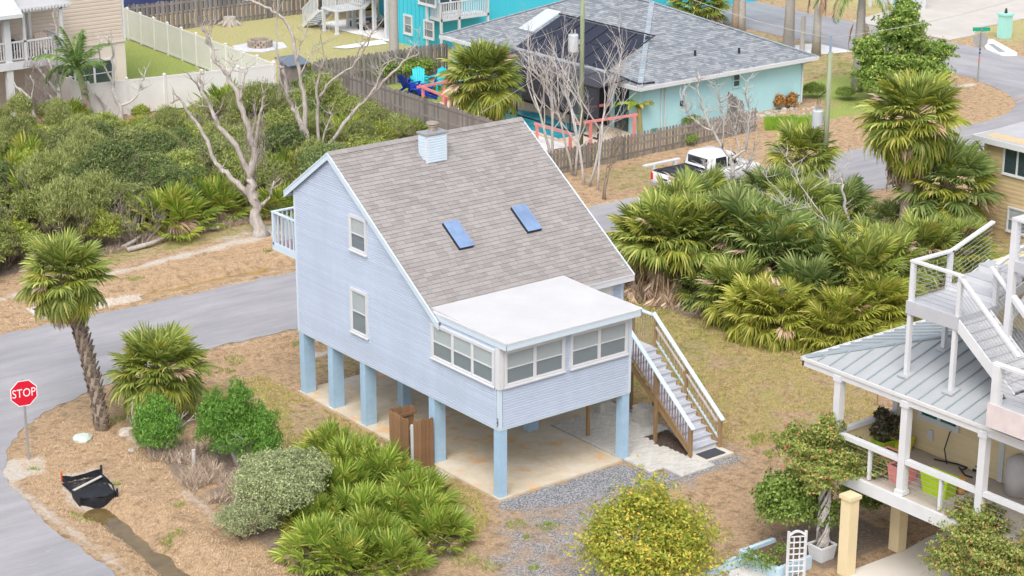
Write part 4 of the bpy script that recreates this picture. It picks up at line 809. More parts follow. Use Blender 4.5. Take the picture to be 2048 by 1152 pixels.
lot = [(-9, 27.6), (1.2, 27.4), (4, 28.3), (7, 29.2), (10.5, 29.5), (12.5, 28.6), (16, 30.6), (20.8, 33.2), (21, 43.6), (15, 45.2), (11, 46.4), (9, 48.0), (-9, 48)]
tries = 0; spots = []; rn = random.Random(17)
while len(spots) < 265 and tries < 14000:
    tries += 1; x = rn.uniform(-9, 21); y = rn.uniform(27.4, 48.4)
    if sdpoly(lot, np.array([x]), np.array([y]))[0] < .3 and all((x-a)**2+(y-b)**2 > (.95 if y > 38 else 1.2)**2 for a, b in spots): spots.append((x, y))
for i, (x, y) in enumerate(spots):
    s_ = rn.uniform(.75, 1.35)*(.62 if y > 44 else (.85 if y > 40 else (1.0 if y > 34 else 1.1))); q_ = fbm(np.array([x]), np.array([y]), .22, 91)[0]+rn.uniform(-.16, .16)
    if rn.random() < .09:
        t = thing('bare_shrub', 'brown leafless twiggy shrub in the dense scrub across the street', 'shrub', (x, y, hz(x, y)), 'bare shrubs in the scrub lot', rn.random()*6.28+.01, s_); stuff(link('branches', dst[i % 2], t)); continue
    nm, lb, ms, k_ = SPEC[3 if q_ < .38 else (0 if q_ < .5 else (1 if q_ < .63 else 2))]
    grow(nm, lb, 'shrub', (x, y), ms[i % len(ms)], sst[i % 3], nm.replace('_', ' ')+'s in the scrub lot', rn.random()*6.28+.01, s_*k_, s_*k_*rn.uniform(.8, 1.25))
SP = [(340, 462, 1.5, 'bright clump beside the fallen logs'), (300, 440, 1.0, 'left of the bright clump by the logs'), (430, 430, 1.2, 'between the logs and the big dead tree'), (470, 400, 1.1, 'just left of the big dead trunk'), (560, 430, 1.0, 'between the dead trunk and the balcony'), (548, 385, 1.1, 'behind the dead trunk'), (452, 235, 1.3, 'yellowish one deep in the scrub'), (385, 405, 1.1, 'half hidden in the scrub above the logs'), (20, 390, 1.5, 'large fans at the left edge of the picture'), (75, 420, 1.3, 'near the left edge above the tall palm crown'), (60, 340, 1.2, 'upper one at the left edge'), (590, 370, 1.2, 'behind the gable peak'), (640, 300, 1.1, 'beside the second dead tree'), (700, 290, 1.1, 'near the leaning grey fence'), (770, 295, 1.0, 'behind the chimney'), (140, 250, 1.0, 'below the feather palm'), (470, 330, 1.1, 'by the forked dead branches'), (820, 285, .9, 'right behind the chimney cap'), (645, 180, 1.2, 'at the corner of the grey fence')]
for i, (u, v, s_, lb) in enumerate(SP): palmetto('saw palmetto in the scrub, '+lb, G(u, v), s_*1.3, 42, 200+i, 'saw palmettos in the scrub', .25, 3)
for i, (pp, r, lb) in enumerate((([(255, 505), (300, 495), (345, 480)], .10, 'long fallen log lying at the edge of the scrub'), ([(245, 500), (268, 490), (285, 480)], .09, 'short fallen log with a stub near the sand'), ([(380, 470), (415, 463), (440, 465)], .11, 'fallen log beside the bright palmetto'), ([(300, 465), (320, 455), (318, 445)], .08, 'bent fallen branch in front of the bright palmetto'), ([(395, 455), (420, 450), (432, 445)], .07, 'thin fallen branch above the log'))):
    q = [(*G(u, v)[:2], .10+.05*k) for k, (u, v) in enumerate(pp)]; tag(MB().tube(q, [r, r*.9, r*.6], 7).obj('fallen_log', M_DEADWOOD, None, True), lb, 'log')
# ------------------------------------------------------------------ dead and bare trees
def traced(name, lab, base_px, limbs, m=M_DEADWOOD, seed=0, twigs=0, vines=None, cat='dead tree', n=8):
    rn = random.Random(seed); b = G(*base_px); t = thing(name, lab, cat, (b[0], b[1], 0)); first = True; ends = []
    for L, r0, r1, dd in limbs:
        P = []; K = len(L)
        for i, (u, v) in enumerate(L): P.append(np.array(facing(u, v, b, dd*(i/(K-1))**1.0 if K > 1 else 0)))
        if first: P[0][2] = min(P[0][2], -.1)
        Q = []
        for i in range(K-1):
            for k in range(4): f = k/4; Q.append(P[i]*(1-f)+P[i+1]*f+(np.array([rn.uniform(-1, 1), rn.uniform(-1, 1), rn.uniform(-1, 1)])*r0*.35 if (i or k) else 0))
        r0 *= .84; r1 *= .8; Q.append(P[-1]); rr = [r0+(r1-r0)*(i/(len(Q)-1))**.8 for i in range(len(Q))]
        if first: rr[0] *= 1.5; rr[1] *= 1.2
        s = MB().tube(Q, [x*rn.uniform(.86, 1.14) for x in rr], n); o = s.obj('trunk' if first else 'limb', m, t, True); first = False; ends.append((Q, rr))
    if twigs:
        s = MB()
        for Q, rr in ends[1:]+ends[:1]:
            for _ in range(twigs):
                i = rn.randrange(len(Q)//3, len(Q)); p = Q[i]; d = np.array([rn.uniform(-1, 1), rn.uniform(-1, 1), rn.uniform(.1, 1.2)]); d /= np.linalg.norm(d); l = rn.uniform(.3, .9); mid = p+d*l*.5+np.array([rn.uniform(-.1, .1), rn.uniform(-.1, .1), 0]); e = mid+(d+np.array([rn.uniform(-.5, .5), rn.uniform(-.5, .5), .3]))*l*.4
                s.tube([p, mid, e], [rr[i]*.4+.006, .012, .004], 4)
                if rn.random() < .6: s.tube([mid, mid+np.array([rn.uniform(-.3, .3), rn.uniform(-.3, .3), rn.uniform(.1, .4)])], [.009, .003], 3)
        stuff(s.obj('twigs', m, t))
    if vines:
        s = MB()
        for (u, v, w, h, k) in vines:
            for _ in range(k):
                p = np.array(facing(u+rn.uniform(-w, w), v+rn.uniform(-h, h), b, rn.uniform(-.4, .4))); q = p.copy(); P = [p]
                for _ in range(3): q = q+np.array([rn.uniform(-.15, .15), rn.uniform(-.15, .15), rn.uniform(-.4, .05)]); P.append(q)
                s.tube(P, [.008, .007, .006, .003], 3)
        stuff(s.obj('dry_vines', mat('dry_vine', (.36, .30, .29), .95, .2, 5, rnd=.5, island=True), t))
    return t
traced('dead_tree', 'big bleached dead tree with forked limbs standing left of the blue house', (522, 470), [
    ([(522, 470), (515, 425), (505, 380), (500, 345)], .31, .22, 0), ([(512, 405), (482, 375), (450, 345), (434, 330), (416, 283), (392, 243), (358, 197), (340, 205)], .17, .05, .9),
    ([(503, 365), (474, 292), (437, 252), (419, 213), (404, 182), (401, 149), (407, 146)], .15, .05, -.8), ([(502, 350), (510, 304), (492, 243), (477, 197), (456, 152), (434, 121), (416, 85), (407, 52)], .19, .07, .3),
    ([(407, 62), (401, 52)], .05, .03, .3), ([(416, 85), (422, 62), (427, 50)], .05, .02, .3), ([(505, 340), (516, 258), (522, 220), (529, 194), (527, 185)], .10, .03, -.5), ([(404, 190), (395, 170), (374, 146)], .05, .03, -.8), ([(425, 215), (400, 212), (378, 206)], .05, .02, -.5),
    ([(456, 152), (470, 130), (462, 118)], .05, .02, .4), ([(480, 200), (486, 165), (492, 138)], .07, .03, .2), ([(500, 275), (512, 240), (508, 210)], .06, .03, .2), ([(523, 410), (540, 395), (548, 362)], .09, .04, .2)], seed=3, twigs=7, vines=[(510, 270, 22, 50, 160)])
traced('dead_tree', 'tall many-stemmed dead tree behind the gable peak of the blue house', (632, 352), [
    ([(628, 352), (621, 322), (605, 258), (590, 225), (578, 197), (569, 137), (560, 131)], .20, .07, .2), ([(612, 290), (611, 258), (605, 182), (593, 121), (584, 67), (566, 36), (540, 18), (500, 2), (480, -6)], .15, .05, .6),
    ([(634, 330), (636, 304), (634, 213), (633, 170), (640, 140), (652, 110)], .13, .03, -.6), ([(635, 200), (660, 164), (690, 143), (706, 134), (725, 105), (735, 88), (742, 70)], .08, .025, -1.0), ([(706, 134), (718, 100), (748, 62), (762, 45)], .05, .02, -1.2),
    ([(640, 325), (648, 304), (681, 258), (718, 210), (748, 185), (785, 146), (812, 118), (838, 106)], .14, .035, .5), ([(735, 195), (752, 170), (765, 130), (790, 118)], .06, .025, .6), ([(748, 185), (760, 150), (778, 125)], .05, .02, .3), ([(812, 118), (822, 100), (838, 82), (840, 52)], .03, .012, .5),
    ([(640, 304), (650, 262), (664, 230), (658, 226)], .07, .03, 0), ([(593, 121), (600, 90), (612, 68), (618, 40)], .05, .02, .7), ([(578, 197), (560, 160), (556, 120), (552, 60), (556, 0)], .07, .03, .4), ([(600, 150), (620, 110), (634, 90)], .04, .015, .4), ([(645, 140), (648, 110), (640, 70), (660, 60)], .04, .015, -.5)], seed=5, twigs=9, vines=[(568, 150, 12, 30, 60)])
traced('dead_tree', 'grey dead tree draped in dry vines before the beige house deck', (122, 236), [([(122, 236), (118, 195), (115, 170), (110, 150)], .16, .11, 0), ([(114, 165), (100, 125), (91, 100), (88, 92)], .09, .04, .4), ([(116, 160), (112, 90), (114, 60), (105, 27)], .07, .03, -.4), ([(114, 185), (88, 150), (62, 122), (45, 108)], .10, .04, .5), ([(118, 175), (125, 150), (128, 130)], .07, .03, 0), ([(112, 205), (98, 190)], .06, .04, 0)], M_GREYBARK, 6, 6, [(75, 165, 24, 55, 300)])
traced('dead_tree', 'leaning grey dead tree at the left edge before the beige house', (72, 240), [([(72, 240), (60, 195), (35, 175), (18, 155), (0, 138)], .10, .05, .3), ([(62, 200), (68, 170), (60, 150)], .06, .03, 0), ([(38, 178), (52, 205), (52, 235)], .05, .04, .4)], M_GREYBARK, 7, 2)
traced('dead_tree', 'forked grey dead tree in front of the white vinyl fence', (243, 240), [([(243, 240), (238, 207), (228, 185), (225, 165), (224, 130), (228, 95), (213, 73)], .16, .05, 0), ([(240, 212), (258, 205), (273, 194), (285, 165), (292, 140)], .09, .035, .4), ([(226, 170), (212, 140), (200, 115), (196, 90), (205, 82)], .07, .025, -.4), ([(226, 110), (222, 85), (225, 75)], .04, .02, .2), ([(280, 180), (286, 178)], .05, .04, .4), ([(188, 185), (205, 205), (218, 240)], .05, .07, .3)], M_GREYBARK, 8, 8)
traced('broken_trunk', 'splintered brown palm trunk stump before the vinyl fence', (176, 247), [([(176, 247), (174, 215), (170, 186), (168, 180)], .24, .2, 0)], M_PTRUNK, 9)
def bare(lab, base_px, h, seed, n=1, m=M_GREYBARK, rad=.06, spread=.2, tw=4, name='bare_tree'):
    b = G(*base_px); t = thing(name, lab, 'bare tree', (b[0], b[1], 0)); rn = random.Random(seed); tr_, tg = MB(), MB()
    def g_(p, d, l, r, dep):
        P = [p]; q = p; dd = d
        for _ in range(4): dd = dd+np.array([rn.uniform(-.16, .16), rn.uniform(-.16, .16), rn.uniform(-.05, .14)]); dd /= np.linalg.norm(dd); q = q+dd*l/4; P.append(q)
        (tr_ if dep > 2 else tg).tube(P, [r, r*.9, r*.8, r*.68, r*.5], 7 if dep > 2 else (4 if dep else 3))
        if dep:
            for k in range(tw):
                i = rn.choice((2, 3, 3, 4, 4)); e = dd*.7+np.array([rn.uniform(-.75, .75), rn.uniform(-.75, .75), rn.uniform(-.1, .6)]); e /= np.linalg.norm(e); g_(P[i], e, l*rn.uniform(.45, .72), r*.52, dep-1)
    for i in range(n):
        a = rn.random()*6.3; d = np.array([math.cos(a)*spread, math.sin(a)*spread, 1.0]); d /= np.linalg.norm(d); g_(np.array([b[0]+.12*math.cos(a)*(n > 1), b[1]+.12*math.sin(a)*(n > 1), -.05]), d, h*.5, rad, 3)
    tr_.obj('trunk', m, t, True); stuff(tg.obj('twigs', m, t)); return t
bare('bare grey tree right behind the roof ridge end beside the pool', (1112, 330), 6.6, 11, 2, rad=.075)
bare('slender bare tree left of the mossy utility pole', (1150, 350), 6.0, 12, 2, rad=.06)
bare('bare tree at the foot of the mossy utility pole', (1172, 372), 6.8, 13, 2, rad=.07)
bare('slim bare sapling right of the mossy utility pole', (1195, 380), 6.0, 14, 1, rad=.055)
bare('low bare sapling near the coral posts', (1205, 400), 3.6, 15, 2, rad=.035, m=M_BARK)
traced('bare_tree', 'pale bare tree with spreading forks above the parked pickup', (1467, 440), [([(1467, 440), (1464, 400), (1466, 350), (1463, 315)], .16, .11, 0), ([(1464, 320), (1445, 295), (1425, 262), (1405, 215), (1395, 180), (1400, 150)], .09, .025, .5), ([(1464, 318), (1490, 300), (1497, 265), (1500, 225), (1490, 190), (1496, 160)], .09, .025, -.5), ([(1425, 262), (1400, 250), (1375, 225), (1362, 195)], .05, .015, 0), ([(1445, 295), (1448, 250), (1440, 205), (1432, 170)], .05, .015, -.4), ([(1466, 375), (1430, 368), (1415, 345), (1408, 330)], .06, .02, .3), ([(1480, 305), (1470, 260), (1478, 215)], .045, .015, .3), ([(1480, 420), (1486, 370), (1496, 330), (1512, 290)], .07, .03, .4)], M_GREYBARK, 16, 34, None, 'bare tree')
traced('bare_tree', 'crooked pale dead tree in the palm thicket beside the grey utility pole', (1700, 505), [([(1702, 505), (1698, 460), (1690, 410), (1684, 370), (1683, 355)], .10, .05, 0), ([(1684, 368), (1668, 366), (1650, 372)], .04, .02, .2), ([(1700, 480), (1712, 465), (1716, 450)], .05, .02, 0), ([(1683, 355), (1690, 335), (1700, 322), (1690, 305), (1680, 298)], .04, .015, 0)], M_GREYBARK, 17, 4, None, 'dead tree')
tw = traced('bare_tree', 'tangle of bleached bare branches over the palm thicket', (1690, 600), [([(1690, 600), (1700, 560), (1712, 520), (1706, 490)], .05, .03, 0), ([(1668, 505), (1685, 497), (1700, 510), (1690, 520), (1672, 512), (1668, 535), (1650, 585)], .035, .015, -.3), ([(1712, 500), (1680, 475), (1640, 450), (1616, 448)], .035, .012, .3), ([(1668, 500), (1640, 500), (1610, 505)], .03, .01, .2), ([(1690, 480), (1650, 440), (1620, 420), (1580, 405), (1540, 365), (1525, 345)], .045, .012, .6), ([(1640, 425), (1600, 370), (1585, 330), (1560, 300)], .035, .01, .5), ([(1615, 415), (1580, 420), (1560, 405)], .02, .008, .4), ([(1620, 380), (1650, 360), (1680, 365)], .02, .008, .4)], M_GREYBARK, 18, 14, None, 'dead tree', 5)
# ------------------------------------------------------------------ palms right of the house
palm('cabbage_palm', 'tall cabbage palm with round yellow-green crown right of the thicket', G(1808, 482), 4.75, 1.48, 'green', 110, 34, 21, tr=.23, yellow=.5, lean=(.25, .2), emin=-58, tmat=M_PTRUNK, low=.6)
palm('cabbage_palm', 'cabbage palm with brown skirt beside the swimming pool', G(966, 262), 2.4, 1.5, 'green', 100, 46, 22, tr=.24, yellow=.35, emin=-60, low=.7)
palm('cabbage_palm', 'dark drooping cabbage palm in front of the tan house', G(1888, 478), 2.0, 1.5, 'blue', 80, 20, 23, tr=.2, yellow=.15, emin=-60, low=.5)
palm('cabbage_palm', 'low cabbage palm left of the tall yellow-green palm trunk', G(1782, 470), .4, .8, 'blue', 24, 8, 24, tr=.16, yellow=.25)
TH = [(1325, 592, 1.75, 1.25, 'green', 'front palm of the thicket nearest the blue house roof, dead fronds at its foot'), (1292, 575, 1.5, 1.15, 'green', 'thicket palm whose fans reach behind the roof edge'), (1390, 587, 1.7, 1.25, 'green', 'thicket palm just below the parked pickup'), (1350, 530, 1.4, 1.2, 'green', 'thicket palm behind the nearest one by the street'), (1440, 540, 1.3, 1.15, 'blue', 'dark thicket palm below the bare forked tree'),
      (1490, 590, 1.8, 1.25, 'blue', 'tall dark palm in the middle of the thicket'), (1550, 610, 1.5, 1.25, 'blue', 'dark palm right of the thicket middle'), (1470, 640, .7, 1.05, 'green', 'low front palm left of the two yellowish ones at the lawn'), (1515, 672, .6, 1.0, 'yellow', 'yellowish low palm at the lawn edge, left one'), (1560, 680, .6, 1.0, 'yellow', 'yellowish low palm at the lawn edge, right one'),
      (1610, 655, .8, 1.1, 'blue', 'dark low palm with dry tips at the lawn edge'), (1650, 620, 1.2, 1.2, 'blue', 'bluish palm under the bleached branches'), (1710, 640, 1.2, 1.25, 'green', 'wide palm left of the white stair landing'), (1680, 690, .5, 1.1, 'yellow', 'yellow-fanned low palm next to the metal roof corner'), (1745, 670, .7, 1.1, 'yellow', 'yellow palm leaning over the metal roof edge'),
      (1765, 610, 1.0, 1.2, 'green', 'pale green palm behind the stair landing'), (1790, 660, .4, 1.0, 'yellow', 'small yellow palm under the stair landing'), (1600, 400, 1.6, 1.1, 'green', 'bright palm on the street verge left of the grey utility pole'), (1590, 520, 1.5, 1.15, 'green', 'thicket palm below the bright verge palm'), (1410, 455, .9, 1.0, 'green', 'thicket palm beside the pickup front'),
      (1540, 450, .9, 1.0, 'blue', 'shaded palm behind the bare tangle'), (1680, 480, .8, 1.0, 'blue', 'palm at the foot of the grey utility pole'), (1840, 560, .8, 1.1, 'green', 'palm between the tall trunk and the stair railing'), (1910, 540, .6, 1.0, 'green', 'palm behind the upper stair railing'), (1750, 560, .6, 1.1, 'green', 'low palm at the foot of the crooked pale tree'), (1660, 700, .3, .9, 'yellow', 'lowest yellow palm at the thicket tip'), (1420, 610, .3, .9, 'blue', 'small shaded palm between the two big thicket palms'), (1640, 545, 1.0, 1.1, 'green', 'palm under the tangle of bleached branches'), (1530, 540, 1.2, 1.1, 'green', 'palm behind the tall dark one'), (1380, 490, 1.2, 1.1, 'blue', 'rear palm beside the street edge')]
for i, (u, v, h, s_, k, lb) in enumerate(TH):
    palm('cabbage_palm', lb, G(u, v), h*1.12, s_*1.05, k, 52, 46 if i in (0, 1, 2) else (24 if v > 600 else 8), 300+i, 'palms of the thicket', tr=.16, yellow=.22, emin=-8 if i < 3 else (-26 if v > 600 else -30), low=.6 if i < 3 else .35, skirt=26 if i < 4 else (10 if v > 600 else 0))
# short Norfolk pine
np_ = thing('young_pine', 'young tiered pine between the thicket and the street', 'tree', (*G(1712, 470)[:2], 0))
b = G(1712, 470); tr_ = MB().tube([(b[0], b[1], 0), (b[0], b[1], 2.3)], [.05, .012], 6); tr_.obj('trunk', M_BARK, np_)
lv = []; g_ = np.random.default_rng(5); s = MB()
for k in range(13):
    z = .4+k*.15; L = .75*(1-k/14)
    for j in range(7):
        a = j*6.283/7+k*.45
        for q in range(9):
            f = q/8; p = np.array([b[0]+math.cos(a)*L*f, b[1]+math.sin(a)*L*f, z+.12*f])
            for sg in (-1, 1):
                e = p+np.array([math.cos(a+sg*1.0)*.10, math.sin(a+sg*1.0)*.10, .05]); s.add([p, p+np.array([0, 0, .03]), e], [(0, 1, 2)])
s.obj('crown', L_CEDAR, np_)
# big leafy tree by the far corner, trees beyond
bt = leafcloud('crown', [(0, 0, 1.2, 1.7, 1.5, 1.2), (1.6, -.5, 1.5, 1.2, 1.1, 1.0), (-1.4, .4, 1.4, 1.2, 1.1, 1.1), (.3, .2, 2.8, 1.2, 1.1, 1.1), (-.7, -.3, 3.7, .6, .6, .8), (1.2, .4, 2.9, .9, .9, .9), (2.5, -1, 1.9, .8, .7, .5), (0, -1.2, 1, 1.3, 1, .9), (1.0, .2, 3.9, .55, .55, .7), (-1.6, 1, 2.5, .7, .7, .6)], 42000, .15, L_GREEN, 8, .5, 0, .55, .36, 3.6); bst = stems('stems', M_BARK, 3.4, .2, 7, 9, .6, 4, .06)
grow('leafy_tree', 'large leafy green tree beside the street corner at upper right', 'tree', G(1795, 200), bt, bst, rz=.4, sc=1.12, sz=1.1)
gsh = [leafcloud('crown', blobset(71+i, 9, .8, .9, .5, .55), 9000, .075, L_GREEN, 70+i, .5, .1, .55, .3) for i in range(2)]
for u, v, s_, lb in ((1625, 195, .75, 'dark green shrub at the right end of the aqua house'), (1690, 200, .7, 'thin shrub beside the ringed palm trunk'), (1385, 255, .6, 'leafy shrub by the aqua house wall window'), (1560, 210, .45, 'low shrub in the stone bed of the aqua house'), (760, 165, 1.5, 'dark hedge shrub against the back fence of the pool yard, left'), (800, 160, 1.5, 'dark hedge shrub against the back fence of the pool yard, middle'), (838, 158, 1.3, 'dark hedge shrub behind the aqua garden chairs'), (1378, 290, .6, 'green shrub growing through the picket fence')):
    grow('shrub', lb, 'shrub', G(u, v), gsh[int(u) % 2], None, rz=u % 6, sc=s_)
for u, v, lb in ((1558, 218, 'rust-leaved small plant in the stone bed, left'), (1583, 216, 'rust-leaved small plant in the stone bed, right')):
    grow('rusty_plant', lb, 'plant', G(u, v), leafcloud('crown', [(0, 0, .35, .32, .32, .4)], 900, .12, leafmat('rust_leaf%d' % u, [(0, (.22, .10, .03)), (1, (.45, .26, .08))]), u, .4, .5), None)
grs = MB()
for i in range(2600):
    p = G(random.uniform(1530, 1625), random.uniform(240, 262)); a = random.random()*6.3; h = random.uniform(.15, .4); grs.add([(p[0]-.02, p[1], 0), (p[0]+.02, p[1], 0), (p[0]+.12*math.cos(a), p[1]+.12*math.sin(a), h)], [(0, 1, 2)])
stuff(tag(grs.obj('tall_grass', leafmat('lush_grass_leaf', [(0, (.12, .22, .02)), (1, (.30, .42, .06))])), 'bright tall grass on the verge before the aqua house', 'grass'))
def bpalm(lab, base_px, h, tr, seed, m=M_GTRUNK, crown='fan', dead=0, lean=(0, 0), sc=1.2, n=26):
    if crown == 'fan': return palm('tall_palm', lab, G(*base_px), h, sc, 'green', n*2, dead, seed, tr=tr, tmat=m, lean=lean, low=1.2)
    b = G(*base_px); t = thing('feather_palm', lab, 'palm tree', (b[0], b[1], 0)); rn = random.Random(seed)
    link('trunk', MB().tube([(lean[0]*f*f, lean[1]*f*f, h*f) for f in (0, .3, .6, .85, 1)], [tr*1.3, tr, tr*.95, tr*.8, tr*.6], 9).mesh('trunk', m, True), t, Matrix())
    for i in range(n):
        f = (i+.5)/n; link('frond', FQ[0 if f < .3 else (1 if f < .7 else 2)], t, Matrix.Translation((lean[0], lean[1], h)) @ aim(i*2.4, R(80-75*f), rn.uniform(-.3, .3)) @ Matrix.Scale(sc*rn.uniform(.8, 1.1), 4))
    for i in range(dead): link('dead_frond', F_DEAD[1], t, Matrix.Translation((lean[0], lean[1], h-.1)) @ aim(i*2.1, R(-75), 0) @ Matrix.Diagonal((2.2, .7, 1, 1)))
    return t
bpalm('feather palm with arching fronds in front of the beige house', (178, 244), 2.6, .17, 401, M_PTRUNK, 'feather', 0, (-.3, .3), 1.0, 17)
bpalm('pair palm behind the far roof, brown rough trunk', (1471, 62), 9.0, .2, 402, M_PTRUNK, 'fan', 6)
bpalm('pair palm behind the far roof, smooth grey trunk', (1482, 62), 9.4, .2, 403, M_GTRUNK, 'fan', 6)
bpalm('smooth palm trunk with long hanging dead fronds, left of two', (1577, 96), 8.0, .27, 404, M_GTRUNK, 'feather', 5, sc=1.2, n=16)
bpalm('palm trunk with long hanging dead fronds, right of two by the hedge', (1632, 112), 5.4, .22, 405, M_GTRUNK, 'feather', 7, sc=1.1, n=16)
bpalm('ringed feather palm beside the large leafy tree', (1714, 182), 5.2, .26, 406, M_GTRUNK, 'feather', 2, sc=1.2, n=18)
bpalm('tall smooth palm trunk inside the pool yard fence', (789, 152), 8.4, .24, 407, M_GTRUNK, 'fan', 3)
palm('cabbage_palm', 'round low palm behind the grey hip roof at the far street', G(1392, 50), .9, 1.5, 'green', 80, 6, 408, tr=.2)
tag(MB().tube([G(1604, 102), (*G(1604, 102)[:2], 2.0)], [.15, .12], 8).obj('palm_stump', M_GTRUNK), 'short bare palm stump between the two dead-fronded palms', 'stump')
# banana plant
bn = thing('banana_plant', 'banana plant with arching torn leaves at the corner of the aqua house', 'plant', (*G(1280, 272)[:2], 0)); b = G(1280, 272)
MB().tube([(b[0], b[1], 0), (b[0]-.1, b[1], 1.5)], [.14, .09], 8).obj('stalk', mat('banana_stalk', (.34, .30, .12), .7, .2, 5), bn)
for k, (a, e, l) in enumerate(((2.6, .9, 1.5), (.2, 1.1, 1.2), (3.4, .5, 1.5), (-.6, .6, 1.1), (1.5, .8, 1.2), (4.6, .3, 1.0))):
    s = MB(); P = [np.array([b[0]-.1+math.cos(a)*l*math.sin(t*e*1.6)*.8, b[1]+math.sin(a)*l*math.sin(t*e*1.6)*.8, 1.45+l*(t*math.cos(e*.5)*.8-t*t*.75)]) for t in np.linspace(0, 1, 8)]
    sd_ = np.array([-math.sin(a), math.cos(a), 0])
    for i in range(7):
        w0 = .22*math.sin(math.pi*(.12+.85*i/7))**.6; w1 = .22*math.sin(math.pi*min(1, .12+.85*(i+1)/7))**.6
        for sg in (-1, 1): s.add([P[i], P[i+1], P[i+1]+sd_*sg*w1*.95-np.array([0, 0, .08]), P[i]+sd_*sg*w0-np.array([0, 0, .08])], [(0, 1, 2, 3)])
    s.obj('leaf', L_SABALY if k % 2 else L_PALMETTO, bn)
# ------------------------------------------------------------------ aqua house with grey hip roof and pool
aq = thing('aqua_house', 'single-storey aqua house with grey hip roof and black solar pool panels', 'house', (30.4, 28.9, 0))
M_AQUA = mat('aqua_stucco', (.43, .70, .76), .7, .06, 1.0, bmp=.15, bscale=50); EX0, EX1, EY0, EY1, EZ = 29.9, 41.65, 28.35, 44.2, 2.45; PKX = (EX0+EX1)/2; RS = .43; HWD = PKX-EX0; PZ = EZ+HWD*RS
WX0, WX1, WY0 = 30.35, 41.2, 28.85
MB().box(WX0, WX1, WY0, 43.8, 0, EZ-.05).obj('wall', M_AQUA, aq)
rf2 = MB(); p00, p10, p11, p01 = (EX0, EY0, EZ), (EX1, EY0, EZ), (EX1, EY1, EZ), (EX0, EY1, EZ); k0, k1 = (PKX, EY0+HWD, PZ), (PKX, EY1-HWD, PZ)
rf2.add([p00, p10, p11, p01, k0, k1], [(0, 1, 4), (1, 2, 5, 4), (2, 3, 5), (3, 0, 4, 5), (0, 3, 2, 1)]); rf2 = rf2.obj('roof', mat('roof_deck', (.2, .18, .17)), aq)
ST2 = [(0, (.22, .245, .28)), (.4, (.28, .305, .34)), (.75, (.34, .365, .395)), (1, (.40, .42, .45))]; MG = shingle_mat('grey_shingle', ST2, True); MGP = shingle_mat('grey_shingle_near', ST2, False)
q = math.hypot(1, RS); Ls = HWD*q
shingles(rf2, p00, XP, (0, 1/q, RS/q), (0, -RS/q, 1/q), EX1-EX0, Ls, .145, .34, MGP, MG, 0, lambda b: (b/q, EX1-EX0-b/q), seed=11)
shingles(rf2, p01, -YP, (1/q, 0, RS/q), (-RS/q, 0, 1/q), EY1-EY0, Ls, .145, .34, MGP, MG, 0, lambda b: (b/q, EY1-EY0-b/q), seed=12)
hc = MB()
for a_, b_ in ((p00, k0), (p10, k0), (k0, k1), (p01, k1)):
    L = math.dist(a_, b_); k = int(L/.25)
    for i in range(k):
        u_, w_ = tri(a_, b_, i/k), tri(a_, b_, (i+1.15)/k); hc.beam((u_[0], u_[1], u_[2]+.035), (w_[0], w_[1], w_[2]+.02), .26, .025)
stuff(hc.obj('hip_caps', shingle_mat('blue_grey_caps', [(0, (.30, .36, .42)), (1, (.40, .45, .5))], True), rf2))
MB().box(EX0-.06, EX1+.06, EY0-.10, EY0-.002, EZ-.16, EZ+.02).box(EX0-.1, EX0-.002, EY0, EY1, EZ-.16, EZ+.02).box(EX1+.002, EX1+.1, EY0, EY1, EZ-.16, EZ+.02).obj('gutter', M_WHITE, aq)
MB().box(EX0, WX1+.3, EY0, WY0, EZ-.17, EZ-.12).obj('soffit', M_WHITE, aq)
MB().tube([(EX1-.3, EY0-.05, EZ-.15), (WX1-.06, WY0-.06, EZ-.4), (WX1-.06, WY0-.06, .1)], .05, 6).obj('downpipe', M_WHITE, aq)
a0 = GP(1466, 150, (0, WY0, 0), (0, 1, 0)); window(aq, (0, WY0, 0), XP, -YP, a0[0]-.02, a0[0]+.48, a0[2]-.65, a0[2]+.05, 1, .05, m=mat('aqua_trim', (.4, .68, .72)), pane=M_PANED, blind=False, dep=.05)
for u in (1322, 1329):
    p = GP(u, 200, (0, WY0, 0), (0, 1, 0)); MB().tube([(p[0], WY0-.06, .2), (p[0], WY0-.06, EZ-.3)], .035, 6).obj('wall_pipe', M_WHITE, aq)
p = GP(1363, 206, (0, WY0, 0), (0, 1, 0)); MB().box(p[0]-.1, p[0]+.1, WY0-.1, WY0, p[2]-.12, p[2]+.12).obj('meter_box', M_DARK, aq)
p = GP(1396, 170, (0, WY0, 0), (0, 1, 0)); MB().tube([(p[0], WY0-.05, .2), (p[0], WY0-.05, EZ-.3)], .03, 6).obj('wall_pipe', M_AQUA, aq)
NR_ = (-RS/q, 0, 1/q); NF_ = (0, -RS/q, 1/q)
pts = [GP(u, v, (EX0, 0, EZ+.05), NR_) for u, v in ((1132, 31), (1298, 75), (1216, 137), (1022, 92))]
sx0 = (pts[2][0]+pts[3][0])/2; sx1 = (pts[0][0]+pts[1][0])/2; sy0 = (pts[1][1]+pts[2][1])/2; sy1 = (pts[0][1]+pts[3][1])/2
M_SOL = mat('solar_mat', (.022, .026, .045), .45, .25, 3, stretch=(.6, 22, 1)); sp = lambda x, y, h: (x-h*RS/q, y, EZ+(x-EX0)*RS+h/q)
k = 7; dyw = (sy1-sy0)/k
for i in range(k):
    for (xa, xb) in ((sx0, sx0+(sx1-sx0)*.49), (sx0+(sx1-sx0)*.505, sx1)):
        ya, yb_ = sy0+dyw*i+.03, sy0+dyw*(i+1)-.03; MB().hexa([sp(xa, ya, .03), sp(xb, ya, .03), sp(xb, yb_, .03), sp(xa, yb_, .03), sp(xa, ya, .06), sp(xb, ya, .06), sp(xb, yb_, .06), sp(xa, yb_, .06)]).obj('solar_panel', M_SOL, aq)
